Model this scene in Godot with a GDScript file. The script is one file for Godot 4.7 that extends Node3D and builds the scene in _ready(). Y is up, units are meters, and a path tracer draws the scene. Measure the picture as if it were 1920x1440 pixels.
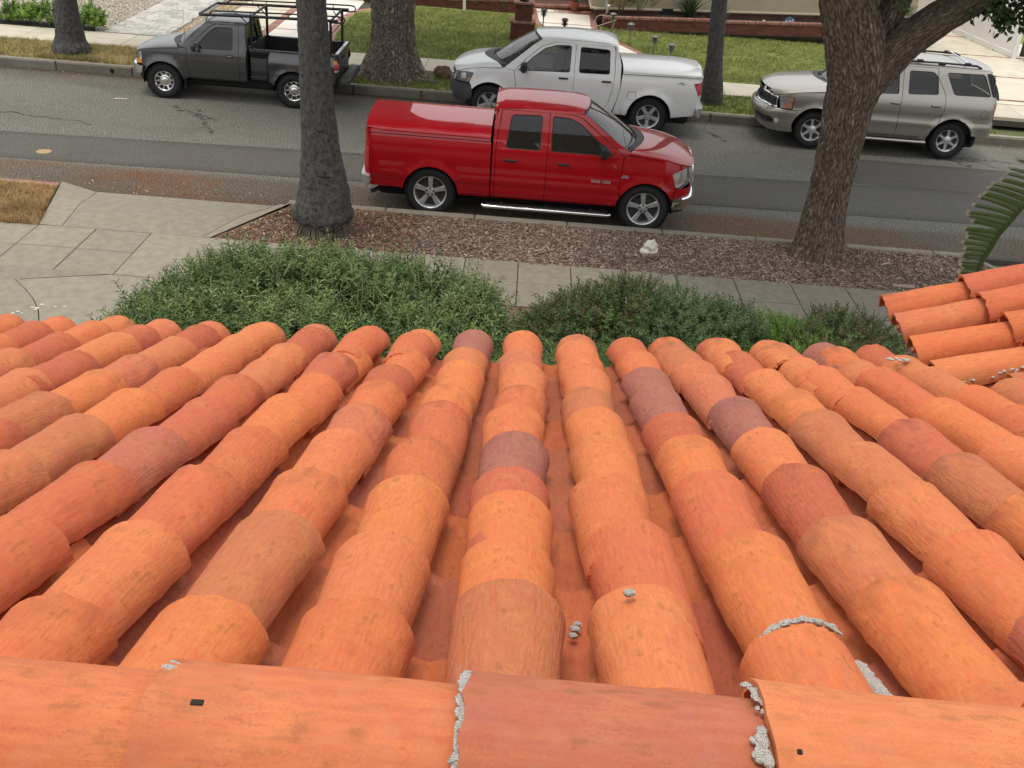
extends Node3D
# A street seen over the ridge of a barrel tile roof. x runs along the street, -z across it, y up, metres.

const TILT := 0.0504                # the house leans this much against the street, which falls to the right
const PITCH := 0.31765              # roof pitch of the house
const YAW_H := 0.02082
const EYE := Vector3(0, 6.11, 0)
const CLEAR := 0.83                 # eye above the plane of the tile crowns

var rng := RandomNumberGenerator.new()
var taken := {}
var M := {}
var roof_basis := Basis()
var roof_origin := Vector3()

func _ready():
	rng.seed = 20240611
	# ---- camera
	var cam := Camera3D.new()
	cam.name = "camera"
	cam.position = EYE
	cam.basis = Basis(Vector3.UP, deg_to_rad(-0.8)) * Basis(Vector3.RIGHT, deg_to_rad(-29.1)) * Basis(Vector3.BACK, deg_to_rad(4.77))
	cam.fov = 40.78
	cam.near = 0.05
	cam.far = 600.0
	add_child(cam)
	cam.make_current()
	# ---- sky, sun and exposure: a bright overcast day
	var env := Environment.new()
	env.background_mode = Environment.BG_SKY
	var sm := ProceduralSkyMaterial.new()
	sm.sky_top_color = Color(0.93, 0.935, 0.94)
	sm.sky_horizon_color = Color(0.60, 0.605, 0.61)
	sm.sky_curve = 0.32
	sm.ground_bottom_color = Color(0.35, 0.34, 0.32)
	sm.ground_horizon_color = Color(0.5, 0.49, 0.47)
	sm.sky_energy_multiplier = 1.1
	sm.sky_cover = cloud_cover()
	sm.sky_cover_modulate = Color(1, 1, 1, 1)
	var sky := Sky.new()
	sky.sky_material = sm
	env.sky = sky
	env.tonemap_mode = Environment.TONE_MAPPER_LINEAR
	env.tonemap_exposure = 1.36
	env.sdfgi_enabled = true
	env.ssao_enabled = true
	env.ssil_enabled = true
	var we := WorldEnvironment.new()
	we.name = "environment"
	we.environment = env
	add_child(we)
	var sun := DirectionalLight3D.new()
	sun.name = "sun"
	sun.light_energy = 0.5
	sun.light_color = Color(1.0, 0.965, 0.92)
	sun.light_angular_distance = 24.0
	sun.shadow_enabled = true
	sun.basis = Basis.looking_at(Vector3(0.14, -0.95, -0.12))
	add_child(sun)
	# ---- the place
	make_materials()
	roof_frame()
	make_ground()
	make_own_house()
	make_far_lots()
	make_trees()
	make_cars()
	make_planting()
	make_small_things()

func cloud_cover() -> Texture2D:
	var n := FastNoiseLite.new()
	n.seed = 5
	n.frequency = 0.006
	n.fractal_octaves = 5
	var t := NoiseTexture2D.new()
	t.width = 512
	t.height = 256
	t.seamless = true
	t.noise = n
	var r := Gradient.new()
	r.offsets = PackedFloat32Array([0.0, 0.45, 1.0])
	r.colors = PackedColorArray([Color(0.5, 0.53, 0.58, 0.10), Color(0.5, 0.52, 0.55, 0.16), Color(0.62, 0.62, 0.62, 0.26)])
	t.color_ramp = r
	return t

# ---------------------------------------------------------------- helpers
func numbered(called: String) -> String:
	if not taken.has(called):
		taken[called] = 0
		return called
	taken[called] += 1
	return "%s_%03d" % [called, taken[called]]

func thing(called: String, label: String, category: String, at := Vector3.ZERO, turn := 0.0, group := "") -> Node3D:
	var o := Node3D.new()
	o.name = numbered(called)
	add_child(o, true)
	o.position = at
	o.rotation.y = turn
	tag(o, label, category, group)
	return o

func tag(o: Node3D, label: String, category: String, group := "") -> Node3D:
	o.set_meta("label", label)
	o.set_meta("category", category)
	if group != "":
		o.set_meta("group", group)
	return o

func obj(called: String, mesh: Mesh, mat: Material, parent: Node = null, at := Transform3D.IDENTITY, kind := "") -> MeshInstance3D:
	var o := MeshInstance3D.new()
	o.mesh = mesh
	o.material_override = mat
	if parent == null:
		o.name = numbered(called)
		add_child(o, true)
	else:
		var n := called
		var k := 0
		var names: Dictionary = parent.get_meta("_names") if parent.has_meta("_names") else {}
		if names.has(called):
			k = names[called] + 1
			n = "%s_%03d" % [called, k]
		names[called] = k
		parent.set_meta("_names", names)
		o.name = n
		parent.add_child(o, true)
	o.transform = at
	if kind != "":
		o.set_meta("kind", kind)
	return o

func struct(called: String, mesh: Mesh, mat: Material, label := "", at := Transform3D.IDENTITY) -> MeshInstance3D:
	var o := obj(called, mesh, mat, null, at, "structure")
	if label != "":
		o.set_meta("label", label)
	return o

func swarm(called: String, mesh: Mesh, mat: Material, places: Array, tints: Array, parent: Node = null) -> MultiMeshInstance3D:
	var mm := MultiMesh.new()
	mm.transform_format = MultiMesh.TRANSFORM_3D
	mm.use_colors = tints.size() > 0
	mm.mesh = mesh
	mm.instance_count = places.size()
	for i in places.size():
		mm.set_instance_transform(i, places[i])
		if tints.size() > 0:
			mm.set_instance_color(i, tints[i])
	var o := MultiMeshInstance3D.new()
	o.multimesh = mm
	o.material_override = mat
	o.set_meta("kind", "stuff")
	if parent == null:
		o.name = numbered(called)
		add_child(o, true)
	else:
		o.name = called
		parent.add_child(o, true)
	return o

func xf(at: Vector3, basis := Basis.IDENTITY) -> Transform3D:
	return Transform3D(basis, at)

# a mesh builder: faces are given counterclockwise as seen from outside
class MB:
	var v := PackedVector3Array()
	var n := PackedVector3Array()
	var uv := PackedVector2Array()
	var col := PackedColorArray()
	var ix := PackedInt32Array()
	var tint := Color.WHITE

	func vert(p: Vector3, nn: Vector3, t := Vector2.ZERO) -> int:
		v.append(p)
		n.append(nn)
		uv.append(t)
		col.append(tint)
		return v.size() - 1

	func tri_i(a: int, b: int, c: int):
		ix.append(a)
		ix.append(c)
		ix.append(b)

	func tri(a: Vector3, b: Vector3, c: Vector3):
		var nn := (b - a).cross(c - a).normalized()
		var k := vert(a, nn, Vector2(a.x, a.z))
		vert(b, nn, Vector2(b.x, b.z))
		vert(c, nn, Vector2(c.x, c.z))
		tri_i(k, k + 1, k + 2)

	func quad(a: Vector3, b: Vector3, c: Vector3, d: Vector3):
		var nn := (c - a).cross(d - b).normalized()
		var w := a.distance_to(b)
		var h := b.distance_to(c)
		var k := vert(a, nn, Vector2(0, 0))
		vert(b, nn, Vector2(w, 0))
		vert(c, nn, Vector2(w, h))
		vert(d, nn, Vector2(0, h))
		tri_i(k, k + 1, k + 2)
		tri_i(k, k + 2, k + 3)

	# a box with chamfered edges
	func box(t: Transform3D, size: Vector3, b := 0.0):
		var h := size * 0.5
		b = minf(b, minf(h.x, minf(h.y, h.z)) * 0.95)
		for ax in 3:
			for s in [-1.0, 1.0]:
				var u := (ax + 1) % 3
				var w := (ax + 2) % 3
				var p := []
				for q in [[-1, -1], [1, -1], [1, 1], [-1, 1]]:
					var c := Vector3()
					c[ax] = s * h[ax]
					c[u] = q[0] * (h[u] - b)
					c[w] = q[1] * (h[w] - b)
					p.append(t * c)
				if s > 0:
					quad(p[0], p[1], p[2], p[3])
				else:
					quad(p[3], p[2], p[1], p[0])
		if b <= 0.0:
			return
		for ax in 3:
			var u := (ax + 1) % 3
			var w := (ax + 2) % 3
			for su in [-1.0, 1.0]:
				for sw in [-1.0, 1.0]:
					var e := []
					for q in [[-1, 0], [1, 0], [1, 1], [-1, 1]]:
						var c := Vector3()
						c[ax] = q[0] * (h[ax] - b)
						c[u] = su * (h[u] - (b if q[1] == 0 else 0.0))
						c[w] = sw * (h[w] - (0.0 if q[1] == 0 else b))
						e.append(t * c)
					var mid: Vector3 = (e[0] + e[2]) * 0.5 - t.origin
					if (e[2] - e[0]).cross(e[3] - e[1]).dot(mid) > 0:
						quad(e[0], e[1], e[2], e[3])
					else:
						quad(e[3], e[2], e[1], e[0])
		for sx in [-1.0, 1.0]:
			for sy in [-1.0, 1.0]:
				for sz in [-1.0, 1.0]:
					var a := t * Vector3(sx * h.x, sy * (h.y - b), sz * (h.z - b))
					var bb := t * Vector3(sx * (h.x - b), sy * h.y, sz * (h.z - b))
					var c := t * Vector3(sx * (h.x - b), sy * (h.y - b), sz * h.z)
					if sx * sy * sz > 0:
						tri(a, bb, c)
					else:
						tri(a, c, bb)

	# a smooth sheet of nu x nv points, from a function of two indices
	func grid(nu: int, nv: int, f: Callable, flip := false, uvf = null):
		var base := v.size()
		var pts := PackedVector3Array()
		pts.resize(nu * nv)
		for j in nv:
			for i in nu:
				pts[j * nu + i] = f.call(i, j)
		for j in nv:
			for i in nu:
				var du := pts[j * nu + mini(i + 1, nu - 1)] - pts[j * nu + maxi(i - 1, 0)]
				var dv := pts[mini(j + 1, nv - 1) * nu + i] - pts[maxi(j - 1, 0) * nu + i]
				var nn := du.cross(dv)
				nn = nn.normalized() if nn.length_squared() > 1e-20 else Vector3.UP
				vert(pts[j * nu + i], -nn if flip else nn, uvf.call(i, j) if uvf != null else Vector2(float(i) / (nu - 1), float(j) / (nv - 1)))
		for j in nv - 1:
			for i in nu - 1:
				var a := base + j * nu + i
				if flip:
					tri_i(a, a + nu, a + nu + 1)
					tri_i(a, a + nu + 1, a + 1)
				else:
					tri_i(a, a + 1, a + nu + 1)
					tri_i(a, a + nu + 1, a + nu)

	# a round bar along points; radii per point
	func tube(pts: Array, radii: Array, sides := 8, capped := true):
		var up := Vector3.UP
		var rings := pts.size()
		var base := v.size()
		var total := 0.0
		for k in rings:
			var d: Vector3 = (pts[mini(k + 1, rings - 1)] - pts[maxi(k - 1, 0)]).normalized()
			if absf(d.dot(up)) > 0.95:
				up = Vector3.RIGHT
			var a := up.cross(d).normalized()
			var b := d.cross(a)
			up = b
			if k > 0:
				total += (pts[k] - pts[k - 1]).length()
			for s in sides + 1:
				var an := TAU * s / sides
				var o := a * cos(an) + b * sin(an)
				vert(pts[k] + o * radii[k], o, Vector2(float(s) / sides, total))
		for k in rings - 1:
			for s in sides:
				var p := base + k * (sides + 1) + s
				tri_i(p, p + 1, p + sides + 2)
				tri_i(p, p + sides + 2, p + sides + 1)
		if capped:
			for e in [0, rings - 1]:
				var d2: Vector3 = (pts[0] - pts[1]).normalized() if e == 0 else (pts[rings - 1] - pts[rings - 2]).normalized()
				var c := vert(pts[e], d2)
				var f := v.size()
				for s in sides + 1:
					vert(v[base + e * (sides + 1) + s], d2)
				for s in sides:
					if e == 0:
						tri_i(c, f + s + 1, f + s)
					else:
						tri_i(c, f + s, f + s + 1)

	# a turned shape round the y axis: profile of (radius, height)
	func lathe(t: Transform3D, profile: Array, sides := 20, smooth := true):
		for k in profile.size() - 1:
			var p: Vector2 = profile[k]
			var q: Vector2 = profile[k + 1]
			var d := (q - p)
			var nn := Vector2(d.y, -d.x).normalized()
			var np := nn
			var nq := nn
			if smooth and k > 0:
				var d0: Vector2 = p - profile[k - 1]
				var n0 := Vector2(d0.y, -d0.x).normalized()
				if n0.dot(nn) > 0.6:
					np = (n0 + nn).normalized()
			if smooth and k < profile.size() - 2:
				var d1: Vector2 = profile[k + 2] - q
				var n1 := Vector2(d1.y, -d1.x).normalized()
				if n1.dot(nn) > 0.6:
					nq = (n1 + nn).normalized()
			var base := v.size()
			for s in sides + 1:
				var an := TAU * s / sides
				var c := Vector3(sin(an), 0, cos(an))
				vert(t * (c * p.x + Vector3(0, p.y, 0)), (t.basis * (c * np.x + Vector3(0, np.y, 0))).normalized(), Vector2(float(s) / sides, p.y))
				vert(t * (c * q.x + Vector3(0, q.y, 0)), (t.basis * (c * nq.x + Vector3(0, nq.y, 0))).normalized(), Vector2(float(s) / sides, q.y))
			for s in sides:
				var a := base + s * 2
				tri_i(a, a + 2, a + 3)
				tri_i(a, a + 3, a + 1)

	# an upright prism over a flat outline in x and z
	func prism(outline: PackedVector2Array, y0: float, y1: float, walls := true):
		var o := outline
		if not Geometry2D.is_polygon_clockwise(o):
			pass
		else:
			o = o.duplicate()
			o.reverse()
		# counterclockwise in (x, z) turns clockwise as seen from above
		var t := Geometry2D.triangulate_polygon(o)
		for k in range(0, t.size(), 3):
			var a := o[t[k]]
			var b := o[t[k + 1]]
			var c := o[t[k + 2]]
			var pa := Vector3(a.x, y1, a.y)
			var pb := Vector3(b.x, y1, b.y)
			var pc := Vector3(c.x, y1, c.y)
			if (pb - pa).cross(pc - pa).y > 0:
				tri(pa, pb, pc)
			else:
				tri(pa, pc, pb)
		if walls:
			for k in o.size():
				var a := o[k]
				var b := o[(k + 1) % o.size()]
				quad(Vector3(a.x, y1, a.y), Vector3(b.x, y1, b.y), Vector3(b.x, y0, b.y), Vector3(a.x, y0, a.y))

	func append(other: MB, t: Transform3D):
		var base := v.size()
		for k in other.v.size():
			v.append(t * other.v[k])
			n.append((t.basis * other.n[k]).normalized())
			uv.append(other.uv[k])
			col.append(tint)
		for i in other.ix:
			ix.append(base + i)

	func done() -> ArrayMesh:
		var a := []
		a.resize(Mesh.ARRAY_MAX)
		a[Mesh.ARRAY_VERTEX] = v
		a[Mesh.ARRAY_NORMAL] = n
		a[Mesh.ARRAY_TEX_UV] = uv
		a[Mesh.ARRAY_COLOR] = col
		a[Mesh.ARRAY_INDEX] = ix
		var m := ArrayMesh.new()
		m.add_surface_from_arrays(Mesh.PRIMITIVE_TRIANGLES, a)
		return m

func box_mesh(size: Vector3, b := 0.0, at := Transform3D.IDENTITY) -> ArrayMesh:
	var m := MB.new()
	m.box(at, size, b)
	return m.done()

func prism_mesh(pts: Array, y0: float, y1: float) -> ArrayMesh:
	var m := MB.new()
	m.prism(PackedVector2Array(pts), y0, y1)
	return m.done()

func sheet(pts: Array, y: float) -> ArrayMesh:
	var m := MB.new()
	m.prism(PackedVector2Array(pts), y, y, false)
	return m.done()

func tube_mesh(pts: Array, r: float, sides := 8) -> ArrayMesh:
	var m := MB.new()
	var rr := []
	for p in pts:
		rr.append(r)
	m.tube(pts, rr, sides)
	return m.done()

func rect(x0: float, z0: float, x1: float, z1: float) -> Array:
	return [Vector2(x0, z0), Vector2(x1, z0), Vector2(x1, z1), Vector2(x0, z1)]

# ---------------------------------------------------------------- materials
func lin(r: float, g: float, b: float) -> Color:
	return Color(r, g, b).linear_to_srgb()

func noise(freq: float, octaves: int, sd: int, kind := FastNoiseLite.TYPE_SIMPLEX_SMOOTH) -> FastNoiseLite:
	var n := FastNoiseLite.new()
	n.noise_type = kind
	n.frequency = freq
	n.fractal_octaves = octaves
	n.seed = sd
	return n

func bytes_of(n: FastNoiseLite, w: int, h: int) -> PackedByteArray:
	var im := n.get_seamless_image(w, h)
	im.convert(Image.FORMAT_L8)
	return im.get_data()

func image_tex(w: int, h: int, data: PackedByteArray) -> ImageTexture:
	return ImageTexture.create_from_image(Image.create_from_data(w, h, false, Image.FORMAT_RGB8, data))

func grey_tex(w: int, h: int, data: PackedByteArray) -> ImageTexture:
	return ImageTexture.create_from_image(Image.create_from_data(w, h, false, Image.FORMAT_L8, data))

# a tone texture: list of [offset, colour]
func noise_tex(size: int, n: FastNoiseLite, ramp: Array) -> NoiseTexture2D:
	var t := NoiseTexture2D.new()
	t.width = size
	t.height = size
	t.seamless = true
	t.noise = n
	var g := Gradient.new()
	var o := PackedFloat32Array()
	var c := PackedColorArray()
	for r in ramp:
		o.append(r[0])
		c.append(r[1])
	g.offsets = o
	g.colors = c
	t.color_ramp = g
	return t

func plain(color: Color, rough := 0.8, metal := 0.0) -> StandardMaterial3D:
	var m := StandardMaterial3D.new()
	m.albedo_color = color
	m.roughness = rough
	m.metallic = metal
	return m

func ground_mat(color: Color, tex: Texture2D, scale: float, rough := 0.9, bump: Texture2D = null, bump_cm := 0.3, world := true) -> StandardMaterial3D:
	var m := plain(color, rough)
	m.albedo_texture = tex
	m.uv1_triplanar = true
	m.uv1_world_triplanar = world
	m.uv1_scale = Vector3.ONE * scale
	if bump:
		m.heightmap_enabled = true
		m.heightmap_texture = bump
		m.heightmap_scale = bump_cm
	return m

# two layers of noise mixed into one colour texture: low picks between the first two colours, fine speckles
func speckle(size: int, low_f: float, fine_f: float, dark: Color, light: Color, speck: float, sd: int) -> ImageTexture:
	var a := bytes_of(noise(low_f, 4, sd), size, size)
	var b := bytes_of(noise(fine_f, 2, sd + 1), size, size)
	var d := PackedByteArray()
	d.resize(size * size * 3)
	for k in size * size:
		var c := dark.lerp(light, a[k] / 255.0) * (1.0 + speck * (b[k] / 127.5 - 1.0))
		d[k * 3] = clampi(int(c.r * 255.0), 0, 255)
		d[k * 3 + 1] = clampi(int(c.g * 255.0), 0, 255)
		d[k * 3 + 2] = clampi(int(c.b * 255.0), 0, 255)
	return image_tex(size, size, d)

var clay_tex: ImageTexture
var clay_bump: ImageTexture
var clay_tex_rough: ImageTexture
var clay_mats := []
var pan_mats := []

func make_clay():
	var w := 1024
	var big := bytes_of(noise(0.004, 4, 11), w, w)
	var mid := bytes_of(noise(0.018, 4, 12), w, w)
	var fine := bytes_of(noise(0.16, 3, 13), w, w)
	# brush strokes: noise warped and stretched along the tile
	var sn := noise(0.02, 4, 14)
	sn.domain_warp_enabled = true
	sn.domain_warp_amplitude = 60.0
	sn.domain_warp_frequency = 0.006
	var strokes := bytes_of(sn, w, w)
	var spots := bytes_of(noise(0.05, 2, 15), w, w)
	var d := PackedByteArray()
	d.resize(w * w * 3)
	var h := PackedByteArray()
	h.resize(w * w)
	for y in w:
		for x in w:
			var k := y * w + x
			# strokes are read four times faster across than along
			var s: float = strokes[(y >> 2) * w + ((x * 2) & (w - 1))] / 255.0
			var s2: float = strokes[((y >> 1) * w + ((x * 3 + 300) & (w - 1)))] / 255.0
			var b: float = big[k] / 255.0
			var m: float = mid[k] / 255.0
			var f: float = fine[k] / 255.0
			var sp: float = spots[k] / 255.0
			var v := 0.945 + 0.09 * (b - 0.5) + 0.07 * (m - 0.5) + 0.10 * (f - 0.5) + 0.07 * (s - 0.5) + 0.05 * (s2 - 0.5)
			# dusky smears left by hands and smoke, with soft ragged edges
			var smoke := smoothstep(0.48, 0.86, m * 0.5 + s * 0.5 + 0.30 * (f - 0.5)) * smoothstep(0.34, 0.62, b) * 0.36
			# thin curved lines of the trowel
			smoke = maxf(smoke, clampf(1.0 - absf(s2 - 0.5) * 40.0, 0.0, 1.0) * smoothstep(0.46, 0.62, b) * 0.26)
			smoke = maxf(smoke, smoothstep(0.13, 0.07, sp) * 0.22 * smoothstep(0.55, 0.7, m))
			# pale dust of lime
			var dust := smoothstep(0.50, 0.30, m + 0.3 * (f - 0.5)) * smoothstep(0.55, 0.40, b) * 0.22
			dust = maxf(dust, smoothstep(0.93, 0.98, sp) * 0.25)
			var r := v
			var g := v * (0.985 + 0.08 * (s - 0.5) + 0.10 * (b - 0.5))
			var bl := v * (0.985 + 0.12 * (0.5 - m))
			r = lerpf(r, 0.46, smoke)
			g = lerpf(g, 0.47, smoke)
			bl = lerpf(bl, 0.60, smoke)
			r = lerpf(r, 1.0, dust)
			g = lerpf(g, 1.0, dust) + dust * 0.12
			bl = lerpf(bl, 1.0, dust) + dust * 0.2
			d[k * 3] = clampi(int(r * 255.0), 0, 255)
			d[k * 3 + 1] = clampi(int(g * 255.0), 0, 255)
			d[k * 3 + 2] = clampi(int(bl * 255.0), 0, 255)
			h[k] = clampi(int((0.5 + 0.30 * (s2 - 0.5) + 0.30 * (m - 0.5) + 0.28 * (f - 0.5) - smoothstep(0.14, 0.08, sp) * 0.15) * 255.0), 0, 255)
	clay_tex = image_tex(w, w, d)
	clay_bump = grey_tex(w, w, h)
	# tints: most are orange, some redder, browner, duskier
	var tints := [lin(0.66, 0.185, 0.066), lin(0.61, 0.162, 0.060), lin(0.67, 0.195, 0.072), lin(0.58, 0.148, 0.060), lin(0.68, 0.208, 0.074), lin(0.55, 0.142, 0.066), lin(0.64, 0.178, 0.064), lin(0.50, 0.148, 0.080), lin(0.62, 0.182, 0.076), lin(0.40, 0.140, 0.092), lin(0.67, 0.20, 0.064), lin(0.54, 0.172, 0.070), lin(0.62, 0.158, 0.064), lin(0.68, 0.194, 0.062), lin(0.60, 0.176, 0.080), lin(0.65, 0.172, 0.060), lin(0.52, 0.130, 0.058), lin(0.60, 0.188, 0.074)]
	for k in tints.size() * 2:
		var c: Color = tints[k % tints.size()]
		if k >= tints.size() and k % tints.size() in [7, 9]:
			c = tints[k % 5]
		c.g *= 1.03
		c.b *= 1.08
		var m := plain(c, 0.82)
		m.metallic_specular = 0.35
		m.albedo_texture = clay_tex
		m.uv1_scale = Vector3(1.15, 1.15, 1) * rng.randf_range(0.85, 1.25)
		m.uv1_offset = Vector3(rng.randf(), rng.randf(), 0)
		m.vertex_color_use_as_albedo = true
		m.heightmap_enabled = true
		m.heightmap_texture = clay_bump
		m.heightmap_scale = [0.28, 0.2, 0.35, 0.25, 0.6][k % 5]
		clay_mats.append(m)
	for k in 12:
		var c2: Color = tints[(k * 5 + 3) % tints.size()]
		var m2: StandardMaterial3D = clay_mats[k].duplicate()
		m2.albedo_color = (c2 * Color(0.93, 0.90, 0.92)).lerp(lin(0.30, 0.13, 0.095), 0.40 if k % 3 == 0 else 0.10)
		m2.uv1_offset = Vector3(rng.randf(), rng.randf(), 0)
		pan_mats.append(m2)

func make_materials():
	make_clay()
	var fine := grey_tex(512, 512, bytes_of(noise(0.25, 3, 31), 512, 512))
	var grain := grey_tex(512, 512, bytes_of(noise(0.08, 4, 32), 512, 512))
	M.fine = fine
	M.grain = grain
	# ground
	M.asphalt = ground_mat(lin(1, 1, 1), speckle(1024, 0.03, 0.24, lin(0.120, 0.117, 0.101), lin(0.146, 0.143, 0.124), 0.75, 41), 0.12, 0.92, fine, 0.5)
	M.asphalt.vertex_color_use_as_albedo = true
	M.asphalt_new = ground_mat(lin(1, 1, 1), speckle(1024, 0.03, 0.26, lin(0.083, 0.079, 0.071), lin(0.100, 0.096, 0.086), 0.45, 43), 0.12, 0.9, fine, 0.3)
	M.asphalt_new.vertex_color_use_as_albedo = true
	M.concrete = ground_mat(lin(1, 1, 1), speckle(1024, 0.03, 0.35, lin(0.225, 0.203, 0.158), lin(0.315, 0.287, 0.228), 0.18, 45), 0.16, 0.9, fine, 0.15)
	M.concrete_pale = ground_mat(lin(1, 1, 1), speckle(512, 0.006, 0.2, lin(0.50, 0.455, 0.36), lin(0.62, 0.575, 0.475), 0.08, 47), 0.4, 0.9, fine, 0.15)
	M.concrete_white = ground_mat(lin(1, 1, 1), speckle(512, 0.006, 0.2, lin(0.66, 0.62, 0.55), lin(0.78, 0.75, 0.68), 0.05, 49), 0.4, 0.9, fine, 0.1)
	M.concrete_dark = ground_mat(lin(1, 1, 1), speckle(512, 0.006, 0.2, lin(0.16, 0.15, 0.125), lin(0.27, 0.25, 0.21), 0.12, 51), 0.4, 0.9, fine, 0.2)
	M.joint = plain(lin(0.07, 0.062, 0.05), 0.95)
	M.soil = ground_mat(lin(1, 1, 1), speckle(512, 0.012, 0.18, lin(0.13, 0.088, 0.062), lin(0.22, 0.16, 0.12), 0.35, 53), 0.7, 0.95, grain, 2.0)
	M.soil_dark = plain(lin(0.022, 0.017, 0.014), 0.95)
	M.lawn = ground_mat(lin(1, 1, 1), speckle(1024, 0.02, 0.25, lin(0.12, 0.15, 0.022), lin(0.25, 0.28, 0.065), 0.4, 55), 0.16, 0.95, grain, 2.5)
	M.lawn_dry = ground_mat(lin(1, 1, 1), speckle(1024, 0.010, 0.14, lin(0.17, 0.16, 0.05), lin(0.45, 0.34, 0.15), 0.35, 57), 0.4, 0.95, grain, 2.0)
	M.gravel = ground_mat(lin(1, 1, 1), speckle(1024, 0.05, 0.22, lin(0.25, 0.22, 0.18), lin(0.58, 0.53, 0.46), 0.45, 59), 0.35, 0.95, grain, 3.0)
	M.terrain = ground_mat(lin(1, 1, 1), speckle(512, 0.01, 0.2, lin(0.06, 0.09, 0.025), lin(0.14, 0.13, 0.06), 0.3, 61), 0.2, 0.95)
	M.red_kerb = ground_mat(lin(1, 1, 1), speckle(512, 0.02, 0.2, lin(0.22, 0.10, 0.085), lin(0.34, 0.20, 0.17), 0.3, 63), 0.9, 0.9)
	# walls
	M.stucco = ground_mat(lin(1, 1, 1), speckle(512, 0.006, 0.3, lin(0.43, 0.375, 0.255), lin(0.52, 0.46, 0.33), 0.08, 65), 0.5, 0.95, fine, 0.5)
	M.stucco_trim = ground_mat(lin(1, 1, 1), speckle(512, 0.01, 0.3, lin(0.62, 0.55, 0.40), lin(0.70, 0.63, 0.47), 0.05, 67), 0.5, 0.95)
	M.bricks = []
	for c in [lin(0.20, 0.062, 0.042), lin(0.17, 0.055, 0.040), lin(0.24, 0.075, 0.05), lin(0.15, 0.055, 0.045), lin(0.21, 0.072, 0.05)]:
		M.bricks.append(ground_mat(c, noise_tex(256, noise(0.05, 3, 70), [[0.0, Color(0.75, 0.75, 0.75)], [1.0, Color(1, 1, 1)]]), 3.0, 0.9, fine, 0.3))
	M.bricks_old = []
	for c in [lin(0.10, 0.045, 0.036), lin(0.075, 0.04, 0.035), lin(0.125, 0.055, 0.042)]:
		M.bricks_old.append(plain(c, 0.95))
	M.cap_bricks = []
	for c in [lin(0.33, 0.165, 0.13), lin(0.28, 0.13, 0.105), lin(0.37, 0.20, 0.16)]:
		M.cap_bricks.append(plain(c, 0.9))
	M.mortar_line = plain(lin(0.13, 0.075, 0.06), 0.95)
	M.mortar = ground_mat(lin(1, 1, 1), speckle(256, 0.05, 0.3, lin(0.50, 0.485, 0.465), lin(0.76, 0.74, 0.70), 0.22, 75), 8.0, 0.95, grain, 0.8)
	M.pavers = []
	for c in [lin(0.52, 0.51, 0.46), lin(0.40, 0.395, 0.365), lin(0.60, 0.58, 0.53), lin(0.46, 0.46, 0.42), lin(0.55, 0.53, 0.48)]:
		M.pavers.append(ground_mat(c, noise_tex(256, noise(0.03, 3, 77), [[0.0, Color(0.85, 0.85, 0.85)], [1.0, Color(1, 1, 1)]]), 2.0, 0.9, fine, 0.2))
	M.vinyl = plain(lin(0.80, 0.80, 0.80), 0.5)
	M.roofing = plain(lin(0.045, 0.042, 0.04), 0.9)
	M.shingle = ground_mat(lin(0.16, 0.13, 0.115), noise_tex(256, noise(0.06, 3, 79), [[0.0, Color(0.6, 0.6, 0.6)], [1.0, Color(1, 1, 1)]]), 1.0, 0.95)
	M.scar = plain(lin(0.022, 0.016, 0.012), 0.95)
	M.black = plain(lin(0.012, 0.012, 0.013), 0.55)
	M.wood_dark = plain(lin(0.10, 0.06, 0.04), 0.8)
	M.flashing = ground_mat(lin(1, 1, 1), speckle(256, 0.03, 0.2, lin(0.13, 0.135, 0.14), lin(0.22, 0.225, 0.23), 0.15, 81), 1.0, 0.6)
	# bark
	M.bark = bark_mat(lin(1, 1, 1), lin(0.070, 0.048, 0.034), lin(0.43, 0.35, 0.275), 84, 5.0)
	M.bark_grey = bark_mat(lin(1, 1, 1), lin(0.095, 0.07, 0.056), lin(0.46, 0.40, 0.345), 88, 5.0)
	M.palm_bark = palm_mat()
	# car parts
	M.tyre = ground_mat(lin(0.020, 0.020, 0.021), noise_tex(128, noise(0.08, 2, 91), [[0.0, Color(0.7, 0.7, 0.7)], [1.0, Color(1, 1, 1)]]), 6.0, 0.8, fine, 0.05, false)
	M.alloy = plain(lin(0.62, 0.63, 0.64), 0.34, 0.7)
	M.alloy_dark = plain(lin(0.06, 0.06, 0.063), 0.5, 0.5)
	M.chrome = plain(lin(0.80, 0.81, 0.82), 0.08, 1.0)
	M.plastic = plain(lin(0.016, 0.016, 0.017), 0.55)
	M.plastic_grey = plain(lin(0.045, 0.046, 0.048), 0.6)
	M.interior = plain(lin(0.045, 0.045, 0.047), 0.85)
	M.seat = plain(lin(0.10, 0.10, 0.105), 0.9)
	M.under = plain(lin(0.010, 0.010, 0.010), 0.9)
	M.tint = glass(lin(0.008, 0.009, 0.010), 0.80)
	M.tint_black = glass(lin(0.004, 0.004, 0.005), 0.93)
	M.glass = glass(lin(0.03, 0.038, 0.038), 0.42)
	M.windscreen = glass(lin(0.05, 0.06, 0.06), 0.30)
	M.windscreen.metallic_specular = 0.7
	M.lens = glass(lin(0.7, 0.7, 0.7), 0.16)
	M.lamp_red = plain(lin(0.42, 0.008, 0.012), 0.12)
	M.lamp_red.clearcoat_enabled = true
	M.lamp_amber = plain(lin(0.62, 0.20, 0.012), 0.15)
	M.lamp_amber.clearcoat_enabled = true
	M.lamp_white = plain(lin(0.62, 0.62, 0.60), 0.15)
	M.reflector = plain(lin(0.72, 0.72, 0.72), 0.18, 0.9)
	M.red_paint = paint(lin(0.37, 0.003, 0.010), 0.0)
	M.white_paint = paint(lin(0.74, 0.75, 0.76), 0.0)
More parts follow.
